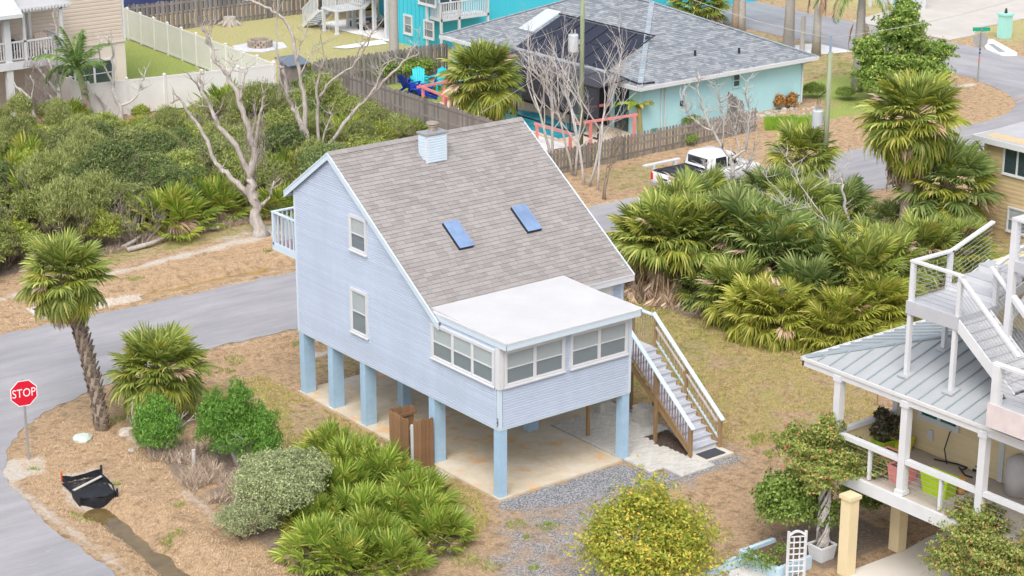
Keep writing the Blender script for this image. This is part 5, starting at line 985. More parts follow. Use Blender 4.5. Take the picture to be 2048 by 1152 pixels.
sb = MB(); sb.tube([sp(sx1+.1, sy0-.2, .08), sp(sx1+.1, sy1+.2, .08)], .035, 6); sb.tube([sp(sx0-.1, sy0-.15, .08), sp(sx1+.1, sy0-.15, .08)], .035, 6); sb.tube([sp(sx0-.1, sy0-.15, .08), sp(EX0+.15, EY0+.15, .08), (EX0+1.0, EY0+.1, EZ+.12)], .045, 6)
for i in range(1, k): sb.tube([sp(sx0, sy0+dyw*i, .09), sp(sx1, sy0+dyw*i, .09)], .012, 4)
sb.obj('solar_pipes', M_DARK, aq)
pts = [GP(u, v, (EX0, 0, EZ+.1), NR_) for u, v in ((1098, 18), (1125, 24), (1062, 64), (1038, 55))]
hx0, hx1 = (pts[2][0]+pts[3][0])/2, (pts[0][0]+pts[1][0])/2; hy0, hy1 = (pts[1][1]+pts[2][1])/2, (pts[0][1]+pts[3][1])/2
MB().hexa([sp(hx0, hy0, .04), sp(hx1, hy0, .04), sp(hx1, hy1, .04), sp(hx0, hy1, .04), sp(hx0, hy0, .13), sp(hx1, hy0, .13), sp(hx1, hy1, .13), sp(hx0, hy1, .13)]).obj('water_heater_panel', mat('pale_collector', (.52, .60, .66), .2, .05, 2, spec=.6), aq)
for u, v in ((1390, 112), (1478, 107)):
    p = GP(u, v, (0, EY0, EZ), NF_); MB().tube([(p[0], p[1], p[2]-.05), (p[0], p[1], p[2]+.28)], .06, 8).obj('roof_vent', M_DARK, aq)
# screened lanai and pool cage
M_SCR = glassmat('dark_screen', (.055, .055, .075), .42, .8); CX0_, CX1_, CY0_, CY1_, CH = 26.5, 29.86, 29.3, 39.6, 2.75
cg = thing('pool_cage', 'dark screened cage joining the pool to the aqua house', 'pool cage', (28, 34, 0)); M_BRZ = mat('bronze_frame', (.05, .045, .05), .4, .1, 5)
lan = MB()
for y in np.linspace(CY0_, CY1_, 6): lan.beam((28.2, y, .05), (28.2, y, 2.5), .06, .06); lan.beam((28.2, y, 2.5), (CX1_+.1, y, EZ+.25), .06, .06)
lan.beam((28.2, CY0_, 2.5), (28.2, CY1_, 2.5), .07, .07); lan.beam((28.2, CY0_, .08), (28.2, CY1_, .08), .06, .06); lan.beam((28.2, CY0_, 1.0), (28.2, CY1_, 1.0), .05, .05); lan.obj('frame', M_BRZ, cg)
for i in range(5):
    y0, y1 = CY0_+(CY1_-CY0_)/5*i+.04, CY0_+(CY1_-CY0_)/5*(i+1)-.04
    MB().slab([(28.2, y0, 2.5), (CX1_+.1, y0, EZ+.25), (CX1_+.1, y1, EZ+.25), (28.2, y1, 2.5)], (0, 0, .01)).obj('screen', M_SCR, cg); MB().box(28.195, 28.205, y0, y1, 1.05, 2.46).obj('screen', M_SCR, cg)
for (y0, y1, z0, z1, m) in ((29.6, 30.6, .05, 2.2, M_PANED), (31, 33.2, .05, 2.15, M_DARK), (34, 37.8, .05, 2.2, M_DARK), (38.3, 39.2, .9, 2.0, M_BLIND)):
    MB().box(WX0-.03, WX0-.005, y0, y1, z0, z1).obj('patio_door', m, aq)
deck_m = mat('pool_deck_paint', (.62, .52, .42), .85, .06, 2); sheet('pool_deck', [(25.9, 28.9), (30.34, 28.9), (30.34, 40.2), (26.2, 40.2)], .02, deck_m)
pl = [(26.7, 30.4), (27.9, 30.2), (29.1, 30.9), (29.6, 32.2), (29.2, 33.2), (29.5, 34.4), (29.5, 35.8), (28.8, 36.8), (27.6, 36.8), (26.7, 36.0)]
m, nd, lk, bs = newmat('pool_water'); nz = noise(nd, lk, 2.5, 3); r = ramp(nd, [(.3, (.03, .26, .36)), (.7, (.08, .44, .52))]); lk.new(nz.outputs[0], r.inputs[0]); lk.new(r.outputs[0], bs.inputs['Base Color']); bs.inputs['Roughness'].default_value = .04; bump(nd, lk, nz.outputs[0], .25, .05, bs)
s = MB(); s.poly([(x, y, .034) for x, y in smooth(pl+[pl[0]], 2)[:-1]]); struct(s.obj('pool_water', m))
cp = MB(); PLs = smooth(pl+[pl[0]], 2)
for a_, b_ in zip(PLs, PLs[1:]): cp.beam((*a_, .05), (*b_, .05), .2, .05)
struct(cp.obj('pool_coping', deck_m))
sheet('pool_apron', [(24.3, 29.2), (26.5, 29.2), (26.5, 34.8), (25.2, 34.8)], .024, mat('pale_concrete', (.7, .69, .69)))
# ------------------------------------------------------------------ tan house at the right edge
tn = thing('tan_house', 'tan lap-sided house with white-edged roof at the right edge', 'house', (30.5, 8.8, 0)); M_TANS = mat('tan_siding', (.60, .47, .28), .7, .06, 2, rnd=.08)
TX, TY = 30.85, 8.9; w_ = MB().box(TX, 50, -8, TY, 0, 3.9).obj('wall', M_TANS, tn)
siding(w_, (TX, TY, 0), -YP, -XP, .3, 3.9, lambda z: (.1, 12), .17, M_TANS, proud=.025)
MB().hexa([(TX-.35, TY+.35, 3.72), (50, TY+.35, 4.3), (50, -8, 4.3), (TX-.35, -8, 3.72), (TX-.35, TY+.35, 3.87), (50, TY+.35, 4.5), (50, -8, 4.5), (TX-.35, -8, 3.87)]).obj('roof', mat('tan_roof', (.42, .42, .44), .8, .1, 2), tn)
MB().box(TX-.38, 50, TY+.35, TY+.39, 3.68, 3.9).box(TX-.40, TX-.352, -8, TY+.39, 3.68, 3.9).obj('fascia', M_WHITE, tn)
MB().tube([(TX-.3, TY+.25, 3.7), (TX-.1, TY+.05, 3.3), (TX-.08, TY+.04, .1)], .045, 6).obj('downpipe', mat('brown_metal', (.09, .06, .05), .5), tn)
MB().box(TX-.05, TX, TY-.1, TY, 0, 3.7).obj('corner_board', M_TANS, tn)
for px in ([(2010, 286), (2062, 300), (2062, 362), (2010, 343)], [(2017, 412), (2070, 425), (2070, 478), (2017, 458)]):
    p0 = GP(*px[0], (TX-.03, 0, 0), (1, 0, 0)); p1 = GP(*px[2], (TX-.03, 0, 0), (1, 0, 0)); window(tn, (TX-.03, 0, 0), -YP, -XP, -p0[1], -p1[1], p1[2], p0[2], 2 if px[0][1] < 300 else 1, .06, pane=M_PANED if px[0][1] < 300 else M_PANE, double=px[0][1] > 300)
# ------------------------------------------------------------------ beige house upper left
bh = thing('beige_house', 'beige lap-sided house with white railed deck and pergola at upper left', 'house', (12, 52, 0)); M_BG = mat('beige_siding', (.62, .53, .45), .7, .04, 2, rnd=.06); M_BGS = mat('beige_stucco', (.66, .60, .53), .8, .05, 1, bmp=.1, bscale=40)
BX, BY = 15.55, 51.9; MB().box(-8, BX, BY, 66, 0, 7.8).obj('wall', M_BGS, bh); w_ = MB().box(-8, BX-.02, BY-.02, BY, 2.75, 7.8).obj('upper_wall', M_BG, bh)
siding(w_, (-2, BY-.02, 0), XP, -YP, 2.75, 7.8, lambda z: (0, BX+1.9), .19, M_BG, proud=.03)
MB().box(BX-.08, BX+.03, BY-.07, BY+.04, 2.7, 7.8).obj('corner_board', M_WHITE, bh); MB().box(-2, BX, BY-.06, BY-.02, 2.66, 2.75).obj('band_board', M_BGS, bh)
window(bh, (0, BY, 0), XP, -YP, 11.5, 14.9, .45, 1.9, 3, .09, pane=M_PANED, blind=False)
dk = MB().box(2, 11.3, 49.75, BY-.08, 2.72, 2.8).obj('deck', mat('beige_deck', (.55, .48, .42)), bh); MB().box(2, 11.35, 49.68, 49.75, 2.45, 2.82).box(11.3, 11.36, 49.75, BY-.1, 2.45, 2.82).obj('rim_board', M_WHITE, dk)
for (x, y, z0, z1, w) in ((8.3, 49.9, 0, 5.1, .16), (11.15, 49.85, 2.8, 5.2, .08), (9.2, 49.85, 2.8, 5.2, .07), (10.3, BY-.3, 2.8, 5.2, .07), (5.4, 49.9, 0, 5.1, .16)): MB().box(x-w, x+w, y-w, y+w, z0, z1).obj('post', M_WHITE, dk)
MB().box(2, 11.3, 49.78, 49.86, 3.72, 3.8).box(2, 11.3, 49.8, 49.84, 2.9, 2.95).box(11.22, 11.3, 49.86, BY-.1, 3.72, 3.8).obj('handrail', M_WHITE, dk)
bl = MB().box(-.022, .022, -.02, .02, 0, .85).mesh('baluster', M_WHITE)
for k in range(66): link('baluster', bl, dk, Matrix.Translation((2.1+k*.139, 49.82, 2.9)))
for k in range(13): link('baluster', bl, dk, Matrix.Translation((11.26, 49.98+k*.139, 2.9)))
pg = MB(); 
for k in range(16): pg.beam((8.8+k*.17, 49.5, 5.30), (8.8+k*.17, BY-.05, 5.30), .05, .12)
pg.beam((8.6, 49.8, 5.2), (11.7, 49.8, 5.2), .06, .14); pg.beam((8.6, BY-.4, 5.2), (11.7, BY-.4, 5.2), .06, .14)
for k in range(9): pg.beam((8.6, 49.6+k*.27, 5.39), (11.7, 49.6+k*.27, 5.39), .05, .05)
stuff(pg.obj('pergola', M_WHITE, dk))
MB().hexa([(2, 49.3, 5.1), (8.95, 49.3, 5.1), (8.95, BY-.1, 6.6), (2, BY-.1, 6.6), (2, 49.3, 5.2), (8.95, 49.3, 5.2), (8.95, BY-.1, 6.7), (2, BY-.1, 6.7)]).obj('porch_roof', mat('pale_metal_roof', (.62, .66, .72), .4, .04, 2, metal=.2), bh); MB().box(2, 8.97, 49.27, 49.3, 5.02, 5.2).obj('fascia', M_WHITE, bh)
MB().box(2, 8.2, BY-.02, BY, 0, 2.4).obj('garage_front', mat('dark_beige_garage', (.40, .37, .33)), bh)  # garage front in a darker beige than the stucco wall
def adirondack(lab, loc, rz, m, sc=1.0, group=None):
    t = thing('garden_chair', lab, 'chair', loc, group, rz, sc)
    def sl(n_, pts): link(n_, pts.mesh(n_, m), t)
    for k in range(5): sl('back_slat', MB().hexa([(-.26+k*.105, -.05, .28), (-.165+k*.105, -.05, .28), (-.165+k*.105, -.02, .28), (-.26+k*.105, -.02, .28), (-.29+k*.117, -.40, .98-.05*abs(k-2)), (-.185+k*.117, -.40, .98-.05*abs(k-2)), (-.185+k*.117, -.37, .98-.05*abs(k-2)), (-.29+k*.117, -.37, .98-.05*abs(k-2))]))
    for k in range(5): sl('seat_slat', MB().hexa([(-.27, .02+k*.1, .27+k*.022), (.27, .02+k*.1, .27+k*.022), (.27, .11+k*.1, .29+k*.022), (-.27, .11+k*.1, .29+k*.022), (-.27, .02+k*.1, .295+k*.022), (.27, .02+k*.1, .295+k*.022), (.27, .11+k*.1, .315+k*.022), (-.27, .11+k*.1, .315+k*.022)]))
    for x in (-.33, .33):
        sl('armrest', MB().box(x-.07, x+.07, -.25, .52, .55, .58)); sl('front_leg', MB().box(x-.05, x+.05, .42, .46, 0, .55)); sl('rear_leg', MB().beam((x*.9, .45, .36), (x*.9, -.42, .04), .03, .12))
    return t
tw_ = mat('taupe_plastic', (.50, .42, .36), .5)
for i, (x, rz_) in enumerate(((9.65, .2), (10.65, -.2))): adirondack(['beige garden chair on the railed deck, nearer the grill', 'beige garden chair on the railed deck, nearer the corner post'][i], (x, 51.0, 2.8), math.pi+rz_, tw_, 1.05, 'chairs on the deck')
gr = thing('covered_grill', 'round dark covered grill on the beige house deck', 'grill', (8.95, 50.9, 2.8)); MB().tube([(8.95, 50.9, 3.2), (8.95, 50.9, 3.45), (8.95, 50.9, 3.7)], [.35, .4, .15], 10).obj('cover', M_DARK, gr); MB().beam((8.8, 50.9, 2.8), (8.8, 50.9, 3.3), .04, .04).beam((9.1, 50.9, 2.8), (9.1, 50.9, 3.3), .04, .04).obj('legs', M_DARK, gr)
# ------------------------------------------------------------------ turquoise house top centre
tq = thing('turquoise_house', 'bright turquoise two-storey house with white trim and balcony at the top', 'house', (36, 53, 0)); M_TQ = mat('turquoise_panel', (.06, .52, .66), .6, .06, 2, stretch=(5, 5, .2), bmp=.2, bscale=6); TQX, TQY = 34.0, 51.2
MB().box(TQX, 60, TQY, 54.6, 0, 7).obj('wall', M_TQ, tq); MB().box(TQX+.2, 60, 54.6, 64, 2.7, 7).obj('upper_wall', M_TQ, tq); MB().box(38, 60, 54.6, 62, 0, 2.7).obj('back_wall', M_TQ, tq)
for y in np.arange(51.5, 54.6, .4): MB().box(TQX-.012, TQX, y, y+.025, 0, 7).obj('batten', mat('turquoise_batten', (.03, .40, .52)), tq)
MB().box(TQX-.03, TQX+.1, TQY-.03, TQY+.08, 0, 7).obj('corner_board', M_WHITE, tq)
MB().box(TQX+.15, 40, 54.62, 61.8, 2.62, 2.72).box(TQX+.1, TQX+.22, 54.6, 62, 2.4, 3.0).obj('deck_edge', M_WHITE, tq)
for px in ([(808, 27), (827, 32), (826, 72), (808, 67)], [(848, 38), (869, 44), (869, 81), (849, 77)], [(837, -30), (873, -25), (873, 16), (838, 4)]):
    p0 = GP(*px[0], (TQX, 0, 0), (1, 0, 0)); p1 = GP(*px[2], (TQX, 0, 0), (1, 0, 0)); window(tq, (TQX, 0, 0), -YP, -XP, -p0[1], -p1[1], p1[2], p0[2], 1, .10, blind=mat('grey_blind', (.5, .5, .56)))
bz = GP(885, 42, (0, TQY-1.1, 0), (0, 1, 0))[2]; bx0 = GP(882, 42, (0, TQY-1.1, 0), (0, 1, 0))[0]; bx1 = GP(978, 32, (0, TQY-1.1, 0), (0, 1, 0))[0]
bk = MB().box(bx0, bx1, TQY-1.1, TQY, bz-.05, bz+.1).obj('balcony', M_WHITE, tq); MB().box(bx0, bx1, TQY-1.12, TQY-1.04, bz+.95, bz+1.02).box(bx0, bx0+.08, TQY-1.1, TQY, bz+.95, bz+1.02).box(bx1-.08, bx1, TQY-1.1, TQY, bz+.95, bz+1.02).obj('handrail', M_WHITE, bk)
bl = MB().box(-.03, .03, -.02, .02, 0, .85).mesh('baluster', M_WHITE)
for k in range(int((bx1-bx0)/.16)): link('baluster', bl, bk, Matrix.Translation((bx0+.06+k*.16, TQY-1.08, bz+.1)))
for k in range(7): link('baluster', bl, bk, Matrix.Translation((bx0+.04, TQY-1.0+k*.15, bz+.1)))
for x in (bx0+.05, bx0+1.3, bx1-.05): MB().box(x-.06, x+.06, TQY-1.1, TQY-.98, 0 if x > bx0+1 else 0, bz+1.0).obj('post', M_WHITE, bk)
window(tq, (0, TQY, 0), XP, -YP, bx0+.6, bx0+2.3, bz+.15, bz+2.2, 2, .1, pane=M_PANED, double=False)
for u, v in ((708, 55), (727, 60), (749, 62), (774, 79)):
    p = G(u, v); MB().box(p[0]-.1, p[0]+.1, p[1]-.1, p[1]+.1, 0, 2.7).obj('post', M_WHITE, tq)
ws = thing('deck_stairs', 'white railed wooden stairs and landing beside the turquoise house', 'stairs', (33, 60, 0)); p = [G(646, 64), G(663, 70), G(692, 67), G(674, 60)]
LX0, LX1, LY0, LY1, LZ = 32.3, 34.2, 58.0, 59.6, 1.35
for x, y in ((LX0+.1, LY0+.1), (LX1-.1, LY0+.1), (LX0+.1, LY1-.1), (LX1-.1, LY1-.1)): MB().box(x-.08, x+.08, y-.08, y+.08, 0, LZ).box(x-.13, x+.13, y-.13, y+.13, 0, .08).obj('post', M_WHITE, ws)
MB().box(LX0, LX1, LY0, LY1, LZ, LZ+.1).obj('landing', M_WHITE, ws)
for k in range(7): MB().box(LX0-.2, LX0+.9, LY1+.0+k*.26, LY1+.28+k*.26, LZ-.17*(k+1), LZ-.17*(k+1)+.05).obj('tread', M_WHITE, ws)
for k in range(8): MB().box(LX1+k*.26, LX1+.28+k*.26, LY0+.1, LY1-.1, LZ+.17*(k+1), LZ+.17*(k+1)+.05).obj('tread', M_WHITE, ws)
bl = MB().box(-.025, .025, -.02, .02, 0, .9).mesh('baluster', M_WHITE)
for k in range(14): link('baluster', bl, ws, Matrix.Translation(Vector((LX0+.06+k*.137, LY0+.05, LZ+.1))-Vector(ws['wl'])))
for k in range(11): link('baluster', bl, ws, Matrix.Translation(Vector((LX0+.05, LY0+.1+k*.14, LZ+.1))-Vector(ws['wl'])))
for k in range(12): link('baluster', bl, ws, Matrix.Translation(Vector((LX0-.2, LY1+.1+k*.15, LZ-.05-k*.1))-Vector(ws['wl'])))
for k in range(13): link('baluster', bl, ws, Matrix.Translation(Vector((LX1+.1+k*.16, LY0+.1, LZ+.2+k*.105))-Vector(ws['wl'])))
MB().beam((LX0, LY0+.05, LZ+1.05), (LX1, LY0+.05, LZ+1.05), .1, .06).beam((LX0+.05, LY0, LZ+1.05), (LX0+.05, LY1, LZ+1.05), .1, .06).beam((LX0-.2, LY1, LZ+.95), (LX0-.2, LY1+1.85, LZ-.3), .08, .06).beam((LX1, LY0+.1, LZ+1.15), (LX1+2.1, LY0+.1, LZ+2.5), .08, .06).obj('handrail', M_WHITE, ws)
MB().beam((LX0-.2, LY1, LZ-.1), (LX0-.2, LY1+1.85, .02), .05, .22).beam((LX0+.9, LY1, LZ-.1), (LX0+.9, LY1+1.85, .02), .05, .22).beam((LX1, LY0+.1, LZ), (LX1+2.1, LY0+.1, LZ+1.35), .05, .22).obj('stringer', M_WHITE, ws)
# things under the turquoise house
sg = thing('porch_swing', 'hanging seat with yellow cushion under the turquoise house', 'swing', (*G(738, 35)[:2], 0)); b = G(738, 35)
MB().box(b[0]-.4, b[0]+.4, b[1]-.3, b[1]+.3, .5, .58).box(b[0]-.4, b[0]+.4, b[1]+.26, b[1]+.32, .58, 1.1).obj('seat', M_DARK, sg); MB().box(b[0]-.3, b[0]+.3, b[1]-.2, b[1]+.24, .59, .72).obj('cushion', mat('yellow_cushion', (.65, .42, .03), .8), sg); MB().beam((b[0]-.4, b[1], .6), (b[0]-.2, b[1], 2.6), .03, .03).beam((b[0]+.4, b[1], .6), (b[0]+.2, b[1], 2.6), .03, .03).obj('chains', M_DARK, sg)
for i, (u, v, lb) in enumerate(((724, 50, 'dark slatted lounger under the turquoise house'), (745, 58, 'brown slatted lounger beside the white posts'))):
    b = G(u, v); t = thing('lounger', lb, 'lounger', (b[0], b[1], 0)); 
    for k in range(7): MB().box(b[0]-.9+k*.27, b[0]-.68+k*.27, b[1]-.35, b[1]+.35, .28, .32).obj('slat', mat('lounger_slat%d' % i, ((.09, .09, .12), (.16, .09, .07))[i], .6), t)
    for x in (-.8, .8): MB().box(b[0]+x-.04, b[0]+x+.04, b[1]-.33, b[1]+.33, 0, .28).obj('leg', M_DARK, t)
b = G(775, 60); t = thing('patio_table', 'dark patio table with chairs behind the palm trunk', 'table', (b[0]+1, b[1]+.5, 0)); MB().box(b[0]+.3, b[0]+1.8, b[1], b[1]+.9, .7, .75).obj('tabletop', M_DARK, t)
for x, y in ((.4, .1), (1.7, .1), (.4, .8), (1.7, .8)): MB().box(b[0]+x-.03, b[0]+x+.03, b[1]+y-.03, b[1]+y+.03, 0, .7).obj('leg', M_DARK, t)
# ------------------------------------------------------------------ cream house with metal roof, lower right
yh = thing('cream_house', 'cream house with pale standing-seam metal roof and white porch at lower right', 'house', (7, -9, 0)); M_CREAM = mat('cream_siding', (.72, .60, .38), .7, .04, 2, rnd=.06)
RX, RY, RZ = 4.9, -6.55, 5.0; rs = .30; FLZ = 2.4; WXY = 7.45; WYT = -7.5; hs = 3.0
w_ = MB().box(WXY, 16, -40, WYT, FLZ, 4.88).obj('wall', M_CREAM, yh); siding(w_, (WXY, WYT, 0), -YP, -XP, FLZ, 4.88, lambda z: (0, 16), .17, M_CREAM, proud=.02)
MB().box(WXY-.05, WXY, WYT-.12, WYT+.02, FLZ, 4.88).obj('corner_board', M_WHITE, yh)
M_MR = mat('pale_standing_seam', (.42, .44, .455), .5, .07, 1.5, metal=.15, stain=(.35, .365, .375), stainamt=.4); HX = 6.5
roof = MB(); zt = RZ+HX*rs
roof.add([(RX, RY, RZ), (RX+HX, RY-HX, zt), (RX+HX, -40, zt), (RX, -40, RZ), (20, RY, RZ), (20, RY-HX, zt)], [(0, 1, 2, 3), (0, 4, 5, 1)]); roof.slab([(RX, RY, RZ-.1), (20, RY, RZ-.1), (20, -40, RZ-.1), (RX, -40, RZ-.1)], (0, 0, .04)); roof = roof.obj('roof', M_MR, yh)
sm_ = mat('seam_metal', (.36, .41, .44), .5, .05, 2, metal=.3)  # metal of seams and hip cap, slightly darker than the roof sheets
y = RY-.42
while y > -18:
    e = min(HX, RY-y); MB().beam((RX, y, RZ+.02), (RX+e, y, RZ+e*rs+.02), .03, .05).obj('seam', sm_, roof); y -= .42
x = RX+.42
while x < 18:
    e = min(HX, x-RX); MB().beam((x, RY, RZ+.02), (x, RY-e, RZ+e*rs+.02), .03, .05).obj('seam', sm_, roof); x += .42
MB().beam((RX, RY, RZ+.03), (RX+HX, RY-HX, zt+.03), .16, .05).obj('hip_cap', sm_, roof)
MB().box(RX-.06, RX-.002, -40, RY+.06, RZ-.22, RZ+.0).box(RX-.06, 20, RY+.002, RY+.06, RZ-.22, RZ).obj('fascia', M_WHITE, yh); MB().box(RX-.1, RX-.062, -40, RY+.08, RZ-.06, RZ+.02).box(RX-.1, 20, RY+.062, RY+.1, RZ-.06, RZ+.02).obj('gutter', mat('gutter_metal', (.62, .62, .62), .4, .05, 3), yh)
MB().box(RX-.1, 7.5, -40, -7.62, FLZ-.1, FLZ-.02).obj('porch_floor', mat('porch_boards', (.45, .40, .35), .8, .12, 3, stretch=(1, 9, 1)), yh); MB().box(RX-.2, RX-.1, -40, -7.55, FLZ-.32, FLZ).box(RX-.1, 7.4, -7.62, -7.55, FLZ-.32, FLZ).obj('rim_board', M_WHITE, yh)
for y in (-7.75, -9.98, -12.4): MB().box(RX-.08, RX+.12, y-.1, y+.1, FLZ, RZ-.1).box(RX-.11, RX+.15, y-.13, y+.13, FLZ, FLZ+.12).box(RX-.11, RX+.15, y-.13, y+.13, RZ-.28, RZ-.12).obj('porch_post', M_WHITE, yh)
MB().box(WXY-.3, WXY-.1, -7.75, -7.6, FLZ, RZ-.1).obj('porch_post', M_WHITE, yh)
pr = MB(); 
for y0, y1 in ((-9.87, -7.86), (-12.29, -10.09), (-20, -12.51)): pr.box(RX-.06, RX+.1, y0, y1, FLZ+.84, FLZ+.96)
pr.box(RX+.13, WXY-.31, -7.76, -7.62, FLZ+.84, FLZ+.96); pr.obj('porch_rail', M_WHITE, yh); 
MB().box(RX+.13, WXY-.31, -7.70, -7.66, FLZ+.02, FLZ+.83).obj('porch_panel', M_CREAM, yh)
for k in range(5):
    for y0, y1 in ((-9.87, -7.86), (-12.29, -10.09), (-20, -12.51)): MB().tube([(RX+.02, y0, FLZ+.15+k*.14), (RX+.02, y1, FLZ+.15+k*.14)], .006, 4).obj('cable', M_METAL, yh)
for y in (-8.9, -11.2): MB().box(RX-.02, RX+.06, y-.04, y+.04, FLZ, FLZ+.84).obj('rail_post', M_WHITE, yh)
a0 = GP(1842, 800, (WXY, 0, 0), (1, 0, 0)); a1 = GP(1920, 868, (WXY, 0, 0), (1, 0, 0)); window(yh, (WXY-.02, 0, 0), -YP, -XP, -a0[1], -a1[1], a1[2]+.05, a1[2]+.72, 2, .08, pane=glassmat('green_glass', (.03, .19, .15), .35), blind=mat('green_blind', (.05, .30, .24), .5), double=False)
p = GP(1862, 862, (WXY, 0, 0), (1, 0, 0)); MB().box(WXY-.08, WXY-.02, p[1]-.12, p[1]+.05, p[2]-.22, p[2]+.05).obj('meter_box', M_WHITE, yh)
for y in (-11.0, -11.75): MB().box(WXY-.05, WXY-.02, y-.08, y+.08, FLZ, 4.8).obj('door_trim', M_WHITE, yh)
MB().box(WXY-.04, WXY-.022, -13.6, -11.9, FLZ+.03, 4.5).obj('glass_door', M_PANED, yh); MB().box(WXY-.1, WXY-.042, -12.0, -11.85, FLZ, 4.6).obj('door_trim', M_WHITE, yh)
# columns and arched arbor below
for (x, y) in ((4.22, -8.95), (6.32, -8.78)):
    MB().box(x-.16, x+.16, y-.16, y+.16, 0, 2.1).box(x-.2, x+.2, y-.2, y+.2, 2.1, 2.2).obj('column', M_CREAM, yh)
ab = MB(); ap = [G(u, v, 2.22) for u, v in ((1745, 962), (1765, 984), (1800, 999), (1845, 1008), (1885, 1016), (1905, 1024))]
for p, q in zip(ap, ap[1:]): ab.beam(p, q, .14, .1)
ab.obj('curved_edge', M_WHITE, yh)
# ------------------------------------------------------------------ roof-deck stairs
rd = thing('roof_deck_stairs', 'white stairs with cable railings rising over the metal roof to a roof deck', 'stairs', (6, -10, 5.4)); zr_ = lambda x: RZ+(x-RX)*rs
M_DK = mat('pale_grey_deck', (.44, .45, .48), .6, .06, 3); LZ = 7.15; LX0, LX1, LY0, LY1 = 5.5, 6.95, -10.85, -9.3
MB().box(LX0, LX1, LY0, LY1, LZ-.04, LZ).obj('landing', M_DK, rd); MB().box(LX0-.04, LX0, LY0-.04, LY1+.04, LZ-.32, LZ+.01).box(LX0, LX1, LY0-.04, LY0, LZ-.32, LZ+.01).box(LX0, LX1, LY1, LY1+.04, LZ-.32, LZ+.01).obj('rim_board', M_DK, rd)
for x, y in ((LX0+.05, LY1-.05), (LX0+.05, LY0+.08), (LX1-.05, LY1-.05), (LX1-.05, LY0+.08)):
    MB().box(x-.055, x+.055, y-.055, y+.055, zr_(x)+.03, LZ-.05).obj('post', M_WHITE, rd); MB().hexa([(x-.16, y-.16, zr_(x-.16)+.02), (x+.16, y-.16, zr_(x+.16)+.02), (x+.16, y+.16, zr_(x+.16)+.02), (x-.16, y+.16, zr_(x-.16)+.02), (x-.16, y-.16, zr_(x-.16)+.06), (x+.16, y-.16, zr_(x+.16)+.06), (x+.16, y+.16, zr_(x+.16)+.06), (x-.16, y+.16, zr_(x-.16)+.06)]).obj('foot_plate', M_MR, rd)
for x, y in ((LX0+.05, LY1-.05), (LX0+.05, LY0+.03), (LX1-.05, LY1-.05), (LX1-.05, LY0+.03)): MB().box(x-.055, x+.055, y-.055, y+.055, LZ, LZ+1.0).obj('rail_post', M_WHITE, rd)
MB().box(LX0-.02, LX0+.12, LY0-.05, LY1+.02, LZ+1.0, LZ+1.05).box(LX0+.12, LX1+.02, LY1-.12, LY1+.02, LZ+1.0, LZ+1.05).obj('handrail', M_WHITE, rd)
cb = MB()
for k in range(8):
    z = LZ+.12+k*.11; cb.tube([(LX0+.05, LY0, z), (LX0+.05, LY1, z)], .006, 4); cb.tube([(LX0, LY1-.05, z), (LX1, LY1-.05, z)], .006, 4)
cb.obj('cables', M_METAL, rd)
# flight down towards -y
FY0, FY1, FZ1, n = LY0, LY0-1.75, 5.75, 9
for k in range(n):
    f = (k+1)/n; y = FY0+(FY1-FY0)*f; z = LZ+(FZ1-LZ)*f; MB().box(LX0+.06, LX1-.3, y, y+.21, z-.03, z).obj('tread', M_DK, rd); MB().box(LX0+.06, LX1-.3, y+.195, y+.205, z, z+.12).obj('riser', M_WHITE, rd)
for x in (LX0+.02, LX1-.28): 
    MB().beam((x, FY0+.1, LZ-.12), (x, FY1, FZ1-.12), .04, .26).obj('stringer', M_WHITE, rd); MB().beam((x, FY0+.05, LZ+1.02), (x, FY1-.1, FZ1+.92), .12, .05).obj('handrail', M_WHITE, rd)
    c_ = MB()
    for k in range(7): c_.tube([(x, FY0, LZ+.14+k*.12), (x, FY1, FZ1+.12+k*.12)], .006, 4)
    c_.obj('cables', M_METAL, rd)
# flight up towards +x
n = 3; UX0, UX1, UZ = LX1, LX1+1.5, LZ+.5
for k in range(n):
    f = k/n; x = UX0+(UX1-UX0)*f; z = LZ+(UZ-LZ)*(k+1)/n; MB().box(x, x+.52, LY0+.1, LY1-.1, z-.03, z).obj('tread', M_DK, rd); MB().box(x, x+.01, LY0+.1, LY1-.1, z-.17, z-.03).obj('riser', M_WHITE, rd)
for y in (LY0+.06, LY1-.06):
    MB().beam((UX0, y, LZ-.1), (UX1, y, UZ-.1), .04, .26).obj('stringer', M_WHITE, rd); MB().beam((UX0-.05, y, LZ+1.02), (UX1, y, UZ+1.0), .12, .05).obj('handrail', M_WHITE, rd)
    c_ = MB()
    for k in range(7): c_.tube([(UX0, y, LZ+.14+k*.12), (UX1, y, UZ+.12+k*.12)], .006, 4)
    c_.obj('cables', M_METAL, rd)
# roof deck, upper wall
DZ = 8.5; MB().box(6.615, 14, -16, -11.365, DZ-.25, DZ).obj('roof_deck', M_DK, rd)
for x, y in ((6.68, -11.43), (6.68, -14), (9.5, -11.43)): MB().box(x-.08, x+.08, y-.08, y+.08, zr_(x), DZ+1.02).obj('post', M_WHITE, rd)
MB().box(6.58, 14, -11.5, -11.36, DZ+1.0, DZ+1.06).box(6.58, 6.74, -16, -11.5, DZ+1.0, DZ+1.06).obj('handrail', M_WHITE, rd); MB().beam((6.68, -11.43, 7.0), (8.6, -11.43, DZ-.2), .12, .12).beam((6.68, -11.5, 7.6), (6.68, -13.2, 6.2), .12, .14).obj('brace', M_WHITE, rd)
cb = MB()
for k in range(8): z = DZ+.12+k*.11; cb.tube([(6.6, -11.43, z), (14, -11.43, z)], .006, 4); cb.tube([(6.68, -16, z), (6.68, -11.4, z)], .006, 4)
cb.obj('cables', M_METAL, rd)
